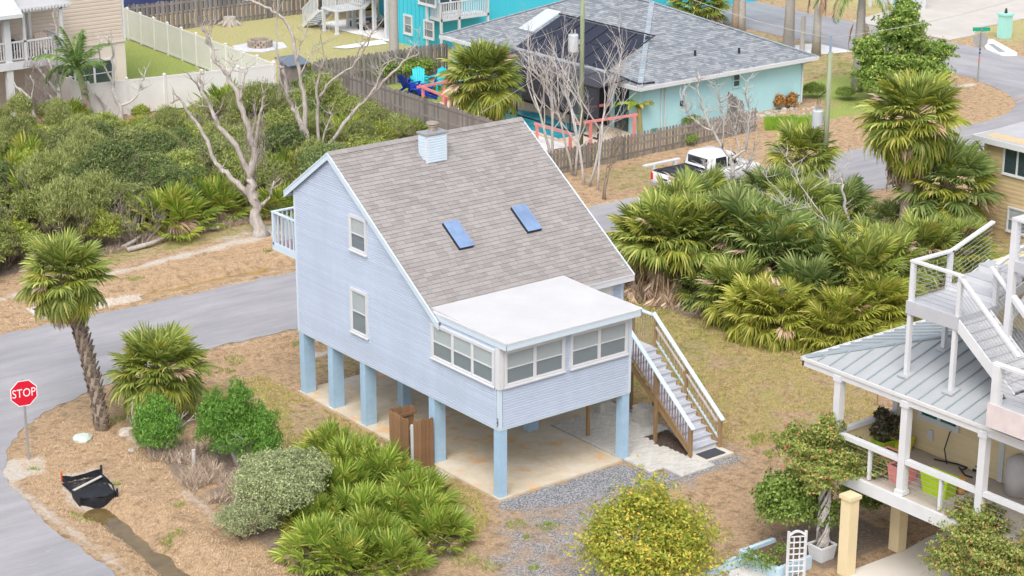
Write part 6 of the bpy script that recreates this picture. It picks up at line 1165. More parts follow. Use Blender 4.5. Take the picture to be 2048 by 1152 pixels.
uw = MB().box(8.5, 16, -24, -9.2, 5.6, 7.55).obj('upper_wall', M_CREAM, yh); siding(uw, (8.5, -9.2, 0), -YP, -XP, 5.7, 7.55, lambda z: (0, 10), .17, M_CREAM); siding(uw, (8.5, -9.2, 0), XP, YP, 5.9, 7.55, lambda z: (0, 6), .17, M_CREAM)
# lower balcony at the foot of the flight
MB().box(4.55, 8.1, -16, -12.75, 5.6, 5.75).obj('lower_deck', M_DK, rd); MB().box(4.5, 4.55, -16, -12.7, 5.2, 5.78).obj('rim_board', mat('pinkish_board', (.62, .55, .55), .7), rd)
for x, y in ((4.62, -12.85), (4.62, -15), (6.2, -12.8)): MB().box(x-.1, x+.1, y-.1, y+.1, 5.2 if x < 5 else 5.7, 6.72).obj('rail_post', M_WHITE, rd)
MB().box(4.54, 4.72, -16, -12.7, 6.7, 6.76).obj('handrail', M_WHITE, rd)
c_ = MB()
for k in range(7): c_.tube([(4.62, -16, 5.9+k*.11), (4.62, -12.8, 5.9+k*.11)], .006, 4)
c_.obj('cables', M_METAL, rd)
gb = thing('deck_bench', 'grey-green low bench on the lower balcony at the right edge', 'bench', (5.4, -13.9, 5.75))
MB().box(5.0, 5.9, -14.4, -13.4, 6.1, 6.16).obj('seat', mat('grey_green_paint', (.30, .38, .40), .6), gb)
for x, y in ((5.06, -14.3), (5.06, -13.5), (5.84, -14.3), (5.84, -13.5)): MB().box(x-.05, x+.05, y-.05, y+.05, 5.75, 6.1).obj('leg', mat('grey_green_paint', (.3, .38, .4)), gb)
# ------------------------------------------------------------------ porch things
def planter(lab, x, y, w, d, h, c, rim=None, z=FLZ-.02, name='planter', soil=True):
    t = thing(name, lab, 'planter', (x, y, z)); m_ = mat('planter_'+lab[:14].replace(' ', '_'), c, .5, .05, 3)
    MB().hexa([(x-w*.42, y-d*.42, z), (x+w*.42, y-d*.42, z), (x+w*.42, y+d*.42, z), (x-w*.42, y+d*.42, z), (x-w/2, y-d/2, z+h-.05), (x+w/2, y-d/2, z+h-.05), (x+w/2, y+d/2, z+h-.05), (x-w/2, y+d/2, z+h-.05)]).obj('pot', m_, t)
    r_ = .03; mr = mat('rim_'+lab[:14].replace(' ', '_'), rim or c, .5, .05, 3); MB().box(x-w/2-.01, x+w/2+.01, y-d/2-.01, y-d/2+r_, z+h-.06, z+h).box(x-w/2-.01, x+w/2+.01, y+d/2-r_, y+d/2+.01, z+h-.06, z+h).box(x-w/2-.01, x-w/2+r_, y-d/2+r_, y+d/2-r_, z+h-.06, z+h).box(x+w/2-r_, x+w/2+.01, y-d/2+r_, y+d/2-r_, z+h-.06, z+h).obj('rim', mr, t)
    MB().box(x-w/2+r_, x+w/2-r_, y-d/2+r_, y+d/2-r_, z+h-.07, z+h-.045).obj('soil', mat('potting_soil', (.12, .08, .06), .95, .4, 20), t); return t
pp = lambda u, v, z=FLZ: G(u, v, z)
b = pp(1775, 945); planter('orange-pink square planter on the porch, left of the pink one', b[0]+.35, b[1]+.3, .5, .5, .42, (.72, .36, .22))
b = pp(1800, 968); planter('pink square planter behind the middle porch post', b[0]+.25, b[1]+.15, .62, .5, .45, (.80, .30, .28))
b = pp(1872, 990); planter('lime green box planter right of the middle porch post', b[0]+.15, b[1]+.05, .45, .85, .52, (.42, .60, .02))
b = pp(1800, 905); planter('yellow square planter with dark soil at the porch wall', b[0]+.1, b[1]+.1, .5, .5, .42, (.62, .60, .03))
b = pp(1765, 905); pt = planter('green planter holding a dark-leaved shrub on the porch', b[0], b[1], .45, .45, .4, (.30, .45, .04))
grow('potted_shrub', 'dark purple-leaved shrub in the green porch planter', 'plant', (b[0], b[1]), leafcloud('crown', [(0, 0, 3.05, .38, .38, .38), (0, .1, 3.35, .2, .2, .3), (.25, -.1, 3.2, .15, .15, .25)], 1500, .13, leafmat('dark_leaf', [(0, (.03, .035, .02)), (.6, (.07, .07, .04)), (1, (.16, .13, .09))]), 91, .4, .7, .8), MB().tube([(0, 0, 2.7), (0, 0, 3.4)], [.03, .01], 5).mesh('stems', M_BARK))
ch = thing('folding_chair', 'small yellow and green metal chair against the porch wall', 'chair', (*pp(1800, 880)[:2], FLZ)); b = pp(1800, 880); mc = mat('yellow_green_metal', (.45, .48, .04), .5, .3, 6)
for k in range(4): MB().box(b[0]+.02, b[0]+.06, b[1]-.25, b[1]+.25, FLZ+.5+k*.1, FLZ+.55+k*.1).obj('back_slat', mc, ch)
MB().box(b[0]-.35, b[0]+.02, b[1]-.25, b[1]+.25, FLZ+.42, FLZ+.45).obj('seat', mc, ch)
for x, y in ((-.33, -.22), (-.33, .22), (.03, -.24), (.03, .24)): MB().box(b[0]+x-.015, b[0]+x+.015, b[1]+y-.015, b[1]+y+.015, FLZ, FLZ+(.9 if x > 0 else .42)).obj('leg', M_DARK, ch)
bw = thing('broom', 'black broom with yellow grip leaning on the porch wall', 'broom', (*pp(1958, 950)[:2], FLZ)); b = pp(1958, 945)
MB().tube([(b[0], b[1], FLZ+.2), (WXY-.06, b[1]+.03, FLZ+1.45)], .014, 6).obj('handle', M_DARK, bw); MB().hexa([(b[0]-.05, b[1]-.2, FLZ), (b[0]+.05, b[1]-.2, FLZ), (b[0]+.05, b[1]+.2, FLZ), (b[0]-.05, b[1]+.2, FLZ), (b[0]-.02, b[1]-.06, FLZ+.25), (b[0]+.02, b[1]-.06, FLZ+.25), (b[0]+.02, b[1]+.06, FLZ+.25), (b[0]-.02, b[1]+.06, FLZ+.25)]).obj('bristles', M_DARK, bw); MB().tube([tri((b[0], b[1], FLZ+.2), (WXY-.06, b[1]+.03, FLZ+1.45), .75), tri((b[0], b[1], FLZ+.2), (WXY-.06, b[1]+.03, FLZ+1.45), .95)], .02, 6).obj('grip', mat('yellow_grip', (.7, .45, .04), .5), bw)
h_ = [pp(u, v, FLZ+.03) for u, v in ((1868, 918), (1885, 922), (1915, 928), (1935, 935), (1925, 940), (1918, 935), (1930, 950), (1945, 955))]; tag(MB().tube(h_, .022, 6).obj('garden_hose', M_DARK), 'black garden hose lying along the porch wall', 'hose')
b = pp(1928, 905); tag(MB().tube([(WXY-.05, b[1]-.2, FLZ+.9), (WXY-.15, b[1]-.2, FLZ+.85), (WXY-.25, b[1]-.15, FLZ+.4), (WXY-.3, b[1]-.3, FLZ+.05)], .018, 6).obj('tap_hose', M_DARK), 'short black hose hanging from the porch wall tap', 'hose')
b = pp(2035, 985); tag(MB().tube([(b[0], b[1], FLZ), (b[0], b[1], FLZ+.5), (b[0], b[1], FLZ+.85), (b[0], b[1], FLZ+1.0)], [.34, .36, .33, .12], 12).obj('covered_grill', mat('pale_cover', (.55, .53, .54), .8, .1, 3), None, True), 'object under a pale cloth cover at the right end of the porch', 'cover')
b = pp(1712, 905); tag(MB().tube([(b[0], b[1], FLZ+.5), (b[0], b[1], FLZ+.75)], [.14, .17], 10).obj('hanging_pot', mat('navy_glaze', (.04, .04, .09), .3)), 'dark blue round pot at the porch corner', 'pot')
b = pp(1922, 985); tag(MB().tube([(b[0], b[1], FLZ), (b[0], b[1], FLZ+.2), (b[0], b[1], FLZ+.4)], [.12, .16, .11], 10).obj('clay_pot', mat('orange_clay', (.50, .27, .08), .7, .3, 9)), 'orange clay pot right of the lime planter', 'pot')
# bougainvillea, arbor vine, shrubs and bed below
bg = [leafcloud('crown', [(0, 0, 2.0, .8, .7, .5), (.5, .7, 2.1, .6, .6, .45), (-.3, -.8, 1.9, .8, .7, .5), (-.6, .3, 1.6, .5, .5, .45), (.2, -1.6, 2.1, .9, .7, .5), (-.7, -.7, 1.4, .5, .5, .4), (-.5, -1.8, 1.5, .7, .6, .5), (.3, .1, 2.5, .5, .5, .3)], 34000, .08, L_BOUG, 81, .5, .2, .7, .5, 3.8), leafcloud('crown', blobset(82, 10, .7, .7, .45, .55), 12000, .07, L_BOUG, 82, .5, .2, .6, .4)]
vst = stems('stems', M_GREYBARK, 1.6, .12, 8, 83, .6, 3, .03)
p = (4.7, -12.55); t = grow('bougainvillea', 'sprawling bougainvillea with red bracts in front of the porch, lower right', 'shrub', (p[0], p[1]), bg[0], vst, sc=1.0, sz=1.05)
p = G(1665, 1115); av = thing('climbing_vine', 'bougainvillea vine with twisted grey trunk on the left arbor column', 'vine', (p[0]-.25, p[1]+.15, 0)); av2 = (p[0]-.25, p[1]+.15)
s = MB(); rn = random.Random(9)
for k in range(16):
    a = rn.random()*6.3; P = [(av2[0]+.16*math.cos(a+q*.9)*(1-.05*q), av2[1]+.16*math.sin(a+q*.9), .25+q*.28) for q in range(8)]; s.tube(P, [.028]*7+[.012], 5)
s.obj('stems', M_GREYBARK, av); cr = leafcloud('crown', [(0, 0, 2.55, .85, .75, .4), (.6, .3, 2.75, .6, .5, .35), (-.2, .9, 2.9, .5, .6, .4), (.9, -.5, 2.5, .5, .7, .3), (.3, .3, 3.3, .4, .4, .4), (-.55, -.2, 2.35, .4, .4, .35)], 30000, .085, L_BOUG, 84, .5, .2, .7, .4); o = link('crown', cr, av); o.location = (0, 0, 0)
gb_ = leafcloud('crown', blobset(85, 14, 1.05, 1.6, .42, .6), 26000, .085, L_GREEN, 85, .55, .1, .6, .34)
grow('green_shrub', 'dense bright green shrub left of the arbor column', 'shrub', G(1588, 1095), gb_, None, rz=1.2, sc=1.1, sz=1.25)
grow('green_shrub', 'green shrub between the two cream columns', 'shrub', G(1735, 1040), gb_, None, rz=4.2, sc=.8, sz=.85)
pl_ = planter('white box planter at the foot of the arbor column', av2[0], av2[1], .55, .5, .42, (.70, .73, .78), None, 0.0)
tr = thing('garden_trellis', 'white arched lattice trellis standing in the lower right', 'trellis', (*G(1590, 1165)[:2], 0)); b = G(1590, 1165); tu = np.array([.72, -.42, 0]); tu /= np.linalg.norm(tu); Pt = lambda a, z: tuple(np.array([b[0], b[1], 0])+tu*a+np.array([0, 0, z]))
for a in (-.22, .22): MB().beam(Pt(a, 0), Pt(a, 1.42), .06, .05).obj('upright', M_WHITE, tr)
for a in (-.075, .075): MB().beam(Pt(a, .1), Pt(a, 1.28), .03, .02).obj('lattice_bar', M_WHITE, tr)
for k in range(8): MB().beam(Pt(-.2, .15+k*.16), Pt(.2, .15+k*.16), .02, .03).obj('lattice_bar', M_WHITE, tr)
ar = MB()
for i in range(8): f = lambda i: Pt(-.22+.44*i/8, 1.30+.12*math.sin(math.pi*i/8)); ar.beam(f(i), f(i+1), .05, .05)
ar.obj('arch', M_WHITE, tr)
rb = thing('raised_bed', 'pale blue timber raised bed beside the green shrub', 'raised bed', (3.2, -7.3, 0)); M_BED = mat('blue_bed_paint', (.45, .60, .70), .7, .1, 4)
for q_ in ((2.55, 3.75, -6.9, -6.78), (2.55, 2.67, -8.2, -6.902), (2.672, 3.75, -8.2, -8.08)): MB().box(q_[0], q_[1], q_[2], q_[3], 0, .34).obj('board', M_BED, rb)
MB().box(2.67, 3.75, -8.08, -6.9, 0, .24).obj('soil', mat('potting_soil', (.12, .08, .06)), rb)
tag(MB().box(.9, 2.5, -7.02, -6.9, 0, .16).box(2.0, 2.5, -6.88, -6.78, 0, .2).obj('bed_edging', M_BED), 'low blue edging boards left of the raised bed', 'edging')
sheet('shell_bed', [(.2, -7.1), (2.55, -7.04), (2.6, -8.3), (3.6, -9.2), (2, -11), (-1, -9)], .012, mat('white_shell', (.66, .63, .62), .9, .25, 25, bmp=.8, bscale=50))
for i, (u, v, s_) in enumerate(((1500, 1140, .5), (1535, 1150, .55), (1560, 1120, .4))): grow('bed_plant', ['sparse small plant on the white shell bed, left', 'sparse small plant on the white shell bed, right', 'small plant against the raised bed'][i], 'plant', G(u, v), leafcloud('crown', [(0, 0, .6, .7, .7, .5)], 700, .13, L_GREEN, 95+i, .4, .4, 1), None, sc=s_)
grow('weed_patch', 'low green weeds on the lawn left of the porch', 'plant', G(1640, 905), leafcloud('crown', [(0, 0, .1, .5, .35, .22)], 1500, .08, L_GREEN, 99, .4, .4, 1), None)
tk = thing('tiki_torch', 'bamboo torch standing in the lawn beyond the porch', 'torch', (*G(1754, 812)[:2], 0)); b = G(1754, 812); MB().tube([(b[0], b[1], 0), (b[0], b[1], .6)], .025, 6).obj('pole', M_TAN, tk); MB().tube([(b[0], b[1], .6), (b[0], b[1], .68)], [.06, .07], 8).obj('head', M_DARK, tk)
# ------------------------------------------------------------------ fences
def picket(w, h, t, m, top=.06):
    return MB().add([(0, -t/2, 0), (w, -t/2, 0), (w, t/2, 0), (0, t/2, 0), (0, -t/2, h-top), (w, -t/2, h-top), (w, t/2, h-top), (0, t/2, h-top), (w*.25, -t/2, h), (w*.75, -t/2, h), (w*.75, t/2, h), (w*.25, t/2, h)],
                    [(0, 3, 2, 1), (0, 1, 5, 4), (1, 2, 6, 5), (2, 3, 7, 6), (3, 0, 4, 7), (4, 5, 9, 8), (5, 6, 10, 9), (6, 7, 11, 10), (7, 4, 8, 11), (8, 9, 10, 11)]).mesh('picket', m)
pk18 = picket(.135, 1.8, .02, M_WOOD); pk11 = picket(.125, 1.15, .02, M_WOOD)
def wfence(lab, p, q, h, pm_, step, off, posts=2.4):
    t = thing('wooden_fence', lab, 'fence', (p[0], p[1], 0)); plank_run(t, p, q, step, pm_, 'picket', 1, .03, off); L = math.dist(p, q); k = int(L/posts)
    for i in range(k+1):
        x, y, _ = tri((*p, 0), (*q, 0), min(1, i*posts/L)); MB().box(x-.05, x+.05, y-.05, y+.05, 0, h-.1).obj('post', M_WOOD, t)
    for z in (.25, h*.55, h-.2): MB().beam((*p, z), (*q, z), .035, .09).obj('rail', M_WOOD, t)
    return t
wfence('weathered plank fence at the back of the yellow-green yard', (22.4, 65.2), (37, 65.0), 1.8, pk18, .16, .035)
wfence('weathered shadow-box fence closing the pool yard behind the garden chairs', (22.6, 45.2), (31.0, 45.1), 1.8, pk18, .125, .035)
wfence('weathered fence running along the scrub beside the pool yard', (22.5, 45.0), (22.2, 27.2), 1.8, pk18, .14, .0)
wfence('low weathered picket fence along the street behind the bare trees', (22.4, 25.7), (35.4, 26.1), 1.15, pk11, .2, .0, 2.2)
wfence('short taller picket section between the fence and the aqua wall', (34.6, 26.3), (35.6, 28.4), 1.5, picket(.125, 1.5, .02, M_WOOD), .15, 0, 2)
M_VIN = mat('white_vinyl', (.70, .69, .67), .5, .04, 1.5, stain=(.60, .58, .55), stainamt=.4)
vf = thing('vinyl_fence', 'white vinyl privacy fence around the small green lawn', 'fence', (15, 47, 0))
def vrun(p, q):
    L = math.dist(p, q); k = max(1, round(L/1.8)); a = math.atan2(q[1]-p[1], q[0]-p[0])
    for i in range(k):
        A = tri((*p, 0), (*q, 0), i/k); B_ = tri((*p, 0), (*q, 0), (i+1)/k); MB().beam((A[0], A[1], .95), (B_[0], B_[1], .95), .04, 1.55).obj('panel', M_VIN, vf); MB().beam((A[0], A[1], 1.73), (B_[0], B_[1], 1.73), .06, .1).obj('rail', M_VIN, vf); MB().beam((A[0], A[1], .14), (B_[0], B_[1], .14), .06, .12).obj('rail', M_VIN, vf)
        for s_ in range(1, 9): c_ = tri(A, B_, s_/9); MB().beam((c_[0], c_[1], .2), (c_[0], c_[1], 1.68), .046, .012, (math.cos(a), math.sin(a), 0)).obj('groove_strip', M_VIN, vf) if i < 0 else None
    for i in range(k+1):
        A = tri((*p, 0), (*q, 0), i/k); MB().box(A[0]-.065, A[0]+.065, A[1]-.065, A[1]+.065, 0, 1.86).hexa([(A[0]-.08, A[1]-.08, 1.86), (A[0]+.08, A[1]-.08, 1.86), (A[0]+.08, A[1]+.08, 1.86), (A[0]-.08, A[1]+.08, 1.86), (A[0]-.01, A[1]-.01, 1.93), (A[0]+.01, A[1]-.01, 1.93), (A[0]+.01, A[1]+.01, 1.93), (A[0]-.01, A[1]+.01, 1.93)]).obj('post', M_VIN, vf)
vrun((11.1, 50.6), (11.1, 47.6)); vrun((11.25, 47.5), (20.8, 46.0)); vrun((20.9, 46.2), (22.1, 66))
sd_ = thing('garden_box', 'low storage box with dark roof behind the vinyl fence corner', 'shed', (*G(515, 150)[:2], 0)); b = (21.9, 46.6); MB().box(b[0]-.1, b[0]+1.0, b[1]-.4, b[1]+.6, 0, 1.55).obj('body', M_WOOD, sd_); MB().hexa([(b[0]-.25, b[1]-.55, 1.5), (b[0]+1.15, b[1]-.55, 1.5), (b[0]+1.15, b[1]+.75, 1.75), (b[0]-.25, b[1]+.75, 1.75), (b[0]-.25, b[1]-.55, 1.55), (b[0]+1.15, b[1]-.55, 1.55), (b[0]+1.15, b[1]+.75, 1.8), (b[0]-.25, b[1]+.75, 1.8)]).obj('roof', mat('slate_lid', (.14, .17, .22), .5), sd_)
# ------------------------------------------------------------------ garden things
fp = thing('fire_pit', 'round stone fire pit on a pale hexagonal pad', 'fire pit', (26.9, 57.7, 0)); MB().slab([(26.9+1.75*math.cos(a), 57.7+1.5*math.sin(a), 0) for a in np.arange(6)*math.pi/3+.2], (0, 0, .05)).obj('pad', mat('pale_pavers', (.56, .56, .60), .85, .15, 6), fp)
for k in range(3):
    for j in range(14):
        a = j*math.pi/7+k*.22; MB().beam((26.95+.62*math.cos(a-.2), 57.75+.62*math.sin(a-.2), .12+k*.13), (26.95+.62*math.cos(a+.2), 57.75+.62*math.sin(a+.2), .12+k*.13), .2, .12).obj('stone', mat('tan_stone', (.42, .35, .29), .9, .2, 6, rnd=.3), fp)
b = G(460, 50); st_ = MB(); st_.tube([(b[0], b[1], -.1), (b[0], b[1], .25), (b[0], b[1], .5)], [.55, .4, .38], 12)
for k in range(7): a = k*.9; st_.tube([(b[0]+.3*math.cos(a), b[1]+.3*math.sin(a), .25), (b[0]+.8*math.cos(a), b[1]+.8*math.sin(a), 0)], [.12, .05], 6)
tag(st_.obj('tree_stump', M_DEADWOOD), 'cut tree stump with root flare near the back fence', 'stump')
cv = thing('covered_boat', 'long shape under a navy blue tarpaulin behind the fence', 'boat', (29, 73, 0)); MB().hexa([(25.8, 70.5, 0), (34, 70.5, 0), (34, 73.5, 0), (25.8, 73.5, 0), (26.4, 71.2, 1.3), (33.4, 71.2, 1.5), (33, 72.8, 1.6), (26.8, 72.8, 1.4)]).obj('tarpaulin', mat('navy_tarp', (.02, .03, .10), .6, .3, 2, bmp=.6, bscale=3), cv)
bt_ = thing('covered_bike', 'small object under a dark cover by the vinyl fence top corner', 'cover', (23.3, 67.4, 0)); MB().tube([(23.3, 67.4, 0), (23.3, 67.4, .9), (23.3, 67.4, 1.3)], [.7, .6, .15], 10).obj('cover', mat('navy_tarp', (.02, .03, .1)), bt_)
M_AQP = mat('aqua_plastic', (.01, .48, .56), .45, .05, 3); M_BLP = mat('royal_blue_plastic', (.01, .035, .36), .45, .05, 3)
for (u, v, rz_, m_, lb) in ((838, 178, 2.6, M_AQP, 'aqua garden chair with its back to the hedge'), (815, 188, -1.4, M_BLP, 'royal blue garden chair left of the fire bowl'), (857, 196, .9, M_BLP, 'royal blue garden chair seen from behind right of the fire bowl'), (876, 178, 1.8, M_AQP, 'aqua garden chair half hidden by the pool palm')):
    adirondack(lb, G(u, v), rz_, m_, 1.12, 'garden chairs in the pool yard')
b = G(838, 190); ft = thing('fire_bowl', 'low blue fire bowl between the garden chairs', 'fire bowl', b); MB().tube([(b[0], b[1], .1), (b[0], b[1], .35)], [.25, .45], 14).obj('bowl', M_BLP, ft)
b = G(720, 172); tag(MB().hexa([(b[0]-.6, b[1]-.4, 0), (b[0]+.6, b[1]-.4, 0), (b[0]+.6, b[1]+.4, 0), (b[0]-.6, b[1]+.4, 0), (b[0]-.65, b[1]-.45, .45), (b[0]+.65, b[1]-.45, .45), (b[0]+.65, b[1]+.45, .6), (b[0]-.65, b[1]+.45, .6)]).obj('compost_bin', mat('dark_lid', (.05, .055, .065), .5)), 'dark lidded bin inside the corner of the pool yard fence', 'bin')
# coral pergola and posts
M_COR = mat('coral_paint', (.80, .27, .26), .6, .06, 3)
def coral(lab, posts, beams, h):
    t = thing('coral_pergola', lab, 'pergola', (posts[0][0], posts[0][1], 0))
    for x, y in posts: MB().box(x-.055, x+.055, y-.055, y+.055, 0, h).obj('post', M_COR, t)
    for p, q in beams: MB().beam((*p, h-.05), (*q, h-.05), .06, .12).obj('beam', M_COR, t)
coral('coral pink garden frame on the lawn behind the pool palm', [(25.5, 39.6), (25.0, 37.0), (25.3, 36.9), (27.0, 39.9)], [((25.5, 39.9), (25.0, 36.6)), ((25.2, 39.7), (27.6, 39.9))], 1.15)
coral('short pair of coral pink posts in front of the pool palm', [(24.4, 33.9), (24.75, 33.8)], [((24.2, 34.0), (25.0, 33.7))], 1.0)
coral('coral pink frame in front of the banana plant', [(26.9, 28.3), (29.3, 28.0), (28.3, 30.6)], [((26.0, 28.4), (29.5, 28.0)), ((28.3, 30.6), (29.9, 30.4))], 1.35)
coral('low coral pink frame left of the utility pole base', [(25.7, 28.3), (25.6, 30.6)], [((25.7, 28.1), (25.6, 30.8))], .95)
# propane tank, hose coil, stones at the aqua wall
b = G(1344, 238); tag(MB().tube([(b[0], b[1], 0), (b[0], b[1], .12), (b[0], b[1], .5), (b[0], b[1], .62), (b[0], b[1], .72)], [.15, .2, .2, .12, .09], 12).obj('gas_bottle', M_WHITE, None, True), 'white gas bottle against the aqua house wall', 'gas bottle')
b = G(1303, 264); hc = MB()
for k in range(4): hc.tube([(b[0]+(.28-.02*k)*math.cos(a), b[1]+(.28-.02*k)*math.sin(a), .05+k*.05) for a in np.linspace(0, 6.28, 14)], .025, 5)
tag(hc.obj('hose_coil', mat('green_hose', (.02, .30, .22), .5)), 'green coiled hose behind the picket fence', 'hose')
M_ST = mat('pale_stone', (.52, .46, .40), .9, .2, 5, rnd=.35, bmp=.4, bscale=15); rn = random.Random(4); sb_ = thing('stone_edging', 'row of pale stones edging the aqua house bed', 'stones', (38, 28.4, 0))
for k in range(34):
    x = 34.2+k*.21+rn.uniform(-.05, .05); y = 28.0+.5*math.sin(k*.35)*.5+rn.uniform(-.12, .2); r_ = rn.uniform(.08, .17); MB().tube([(x, y, 0), (x, y, r_*.6), (x, y, r_*.9)], [r_, r_*.9, r_*.5], 6).obj('stone', M_ST, sb_)
for k in range(26):
    p = G(rn.uniform(1500, 1630), rn.uniform(222, 236)); r_ = rn.uniform(.12, .24); MB().tube([(p[0], p[1], 0), (p[0], p[1], .04), (p[0], p[1], .06)], [r_, r_*.95, r_*.8], 7).obj('flagstone', M_ST, sb_)
for (u, v, r_, lb) in ((165, 880, .28, 'flat pale green-grey stone under the leaning palm'), (252, 868, .26, 'grey boulder between the palm and the small cedar'), (263, 902, .12, 'small white stone before the small cedar'), (1745, 262, .3, 'pale rubble at the road verge'), (405, 965, .16, 'light stone at the shrub edge by the ditch')):
    b = G(u, v); s = MB(); rr = random.Random(u); ring = [[(b[0]+r_*k*rr.uniform(.75, 1.2)*math.cos(a), b[1]+r_*k*rr.uniform(.7, 1.1)*math.sin(a), z) for a in np.arange(8)*math.pi/4] for k, z in ((1, -.05), (1.02, r_*.25), (.7, r_*.6))]
    V = sum(ring, []); s.add(V, [(i*8+j, i*8+(j+1) % 8, i*8+8+(j+1) % 8, i*8+8+j) for i in range(2) for j in range(8)]+[tuple(range(16, 24))]); tag(s.obj('rock', M_ST if u != 165 else mat('greenish_stone', (.50, .58, .52), .9, .1, 5)), lb, 'rock')
# ------------------------------------------------------------------ stop sign
M_RED = mat('sign_red', (.62, .012, .035), .35, .04, 3); M_SW = mat('sign_white', (.85, .80, .82), .35, .02, 3)
ss = thing('stop_sign', 'red STOP sign on a grey post at the street corner', 'sign', (*G(58, 920)[:2], 0)); b = np.array(G(58, 920)); b[2] = hz(b[0], b[1]); ss.location = b; ss['wl'] = tuple(b); zc = 2.07
MB().box(b[0]-.03, b[0]+.03, b[1]-.025, b[1]+.025, b[2]-.1, zc+.42).obj('post', M_METAL, ss)
# the face looks towards -y with a slight turn to the left street
ang = R(-8); U_ = Vector((math.cos(ang), math.sin(ang), 0)); N_ = Vector((math.sin(ang), -math.cos(ang), 0)); mt = Matrix(((U_.x, 0, N_.x, 0), (U_.y, 0, N_.y, 0), (0, 1, 0, zc), (0, 0, 0, 1))) @ Matrix.Rotation(R(-1), 4, 'Z')
def octa(r, z0, z1): return MB().slab([(r*math.cos(a), r*math.sin(a), z0) for a in np.arange(8)*math.pi/4+math.pi/8], (0, 0, z1-z0))
link('sign_plate', octa(.418, .03, .034).mesh('sign_plate', M_SW), ss, mt); link('red_face', octa(.392, .035, .037).mesh('red_face', M_RED), ss, mt)
t = text('STOP', .36, M_SW, ss, mt @ Matrix.Translation((0, 0, .039)), 'lettering', .001, .80)
# far corner: back of a stop sign with a green street name
s2 = thing('stop_sign', 'back of a grey octagonal sign under a green street-name blade, far corner', 'sign', (*G(1955, 165)[:2], 0)); b = np.array(G(1955, 165)); MB().box(b[0]-.03, b[0]+.03, b[1]-.03, b[1]+.03, 0, 2.9).obj('post', M_METAL, s2)
for z0, z1, c_ in ((1.55, 1.62, (.03, .06, .3)), (1.75, 1.82, (.03, .06, .3)), (1.1, 1.3, (.7, .25, .22))): MB().box(b[0]-.036, b[0]+.036, b[1]-.036, b[1]+.036, z0, z1).obj('band', mat('band_%d' % int(z0*100), c_, .5), s2)
mt2 = Matrix.Translation((0, 0, 2.25)) @ Matrix(((.80, 0, .60, 0), (-.60, 0, .80, 0), (0, 1, 0, 0), (0, 0, 0, 1))); link('sign_plate', octa(.41, .03, .035).mesh('sign_plate', M_METAL), s2, mt2)
link('street_name_blade', MB().box(-.46, .46, -.10, .10, -.008, .008).mesh('street_name_blade', mat('sign_green', (.01, .32, .20), .4)), s2, Matrix.Translation((0, 0, 2.84)) @ Matrix(((.80, 0, -.60, 0), (-.60, 0, -.80, 0), (0, 1, 0, 0), (0, 0, 0, 1))))
# ------------------------------------------------------------------ silt-fence box round the drain, grate
bx = thing('silt_fence_box', 'black silt fabric box sagging around the drain at the head of the ditch', 'drain cover', (-8.6, 7.6, 0)); cq = [(-9.0, 8.45), (-9.2, 6.95), (-8.2, 6.65), (-7.95, 8.1)]; M_FAB = mat('black_silt_fabric', (.018, .020, .026), .42, .3, 4, bmp=.5, bscale=8)
hg = [.20, .10, .12, .26]
for k in range(4):
    a_, b_ = cq[k], cq[(k+1) % 4]; s = MB(); P = []
    for i in range(9):
        f = i/8; sag = .07*math.sin(math.pi*f)+random.uniform(-.02, .02); bow = .06*math.sin(math.pi*f*2+k); nx, ny = -(b_[1]-a_[1]), b_[0]-a_[0]; l = math.hypot(nx, ny)
        x, y = a_[0]+(b_[0]-a_[0])*f+nx/l*bow, a_[1]+(b_[1]-a_[1])*f+ny/l*bow; z0 = min(hz(x, y), 0)-.06; P.append([(x, y, z0), (x+.04*math.sin(i*1.7), y, z0*.5+.12), (x, y, hg[k]*(1-f)+hg[(k+1) % 4]*f-sag)])
    for i in range(8):
        for j in range(2): s.slab([P[i][j], P[i+1][j], P[i+1][j+1], P[i][j+1]], (nx/l*.008, ny/l*.008, 0))
    s.obj('fabric_panel', M_FAB, bx)
for k, (x, y) in enumerate(cq): MB().beam((x, y, -.1), (x, y, hg[k]+.1), .045, .045).obj('stake', mat('orange_stake', (.6, .13, .04), .7) if k == 0 else M_DARK, bx)
MB().beam((-9.1, 7.5, .11), (-8.0, 7.9, .13), .09, .02).obj('board', mat('pale_board', (.5, .47, .42), .8), bx)
fl_ = MB(); cs_ = [(-9.1, 8.3), (-9.2, 6.95), (-8.2, 6.7), (-7.95, 8.1)]; fl_.poly([(x, y, .05+random.uniform(-.04, .05)) for x, y in cs_]); fl_.obj('sagging_cover', M_FAB, bx)
gr_ = thing('storm_grate', 'steel storm drain grate set in concrete by the street', 'grate', (-2.8, 22.2, 0)); MB().box(-3.45, -3.28, 21.6, 22.9, -.1, .05).box(-3.28, -2.3, 21.6, 21.68, -.1, .05).box(-3.28, -2.3, 22.8, 22.9, -.1, .05).obj('frame', M_CONC, gr_); MB().box(-3.27, -2.31, 21.69, 22.79, -.3, -.12).obj('pit', M_DARK, gr_)
for k in range(10): MB().box(-3.27+k*.1, -3.235+k*.1, 21.69, 22.79, -.02, .035).obj('bar', mat('rusty_steel', (.10, .09, .10), .6, .3, 8, metal=.4), gr_)
for k in range(9): MB().box(-3.27, -2.31, 21.74+k*.125, 21.765+k*.125, -.03, .03).obj('cross_bar', mat('rusty_steel', (.1, .09, .1)), gr_)
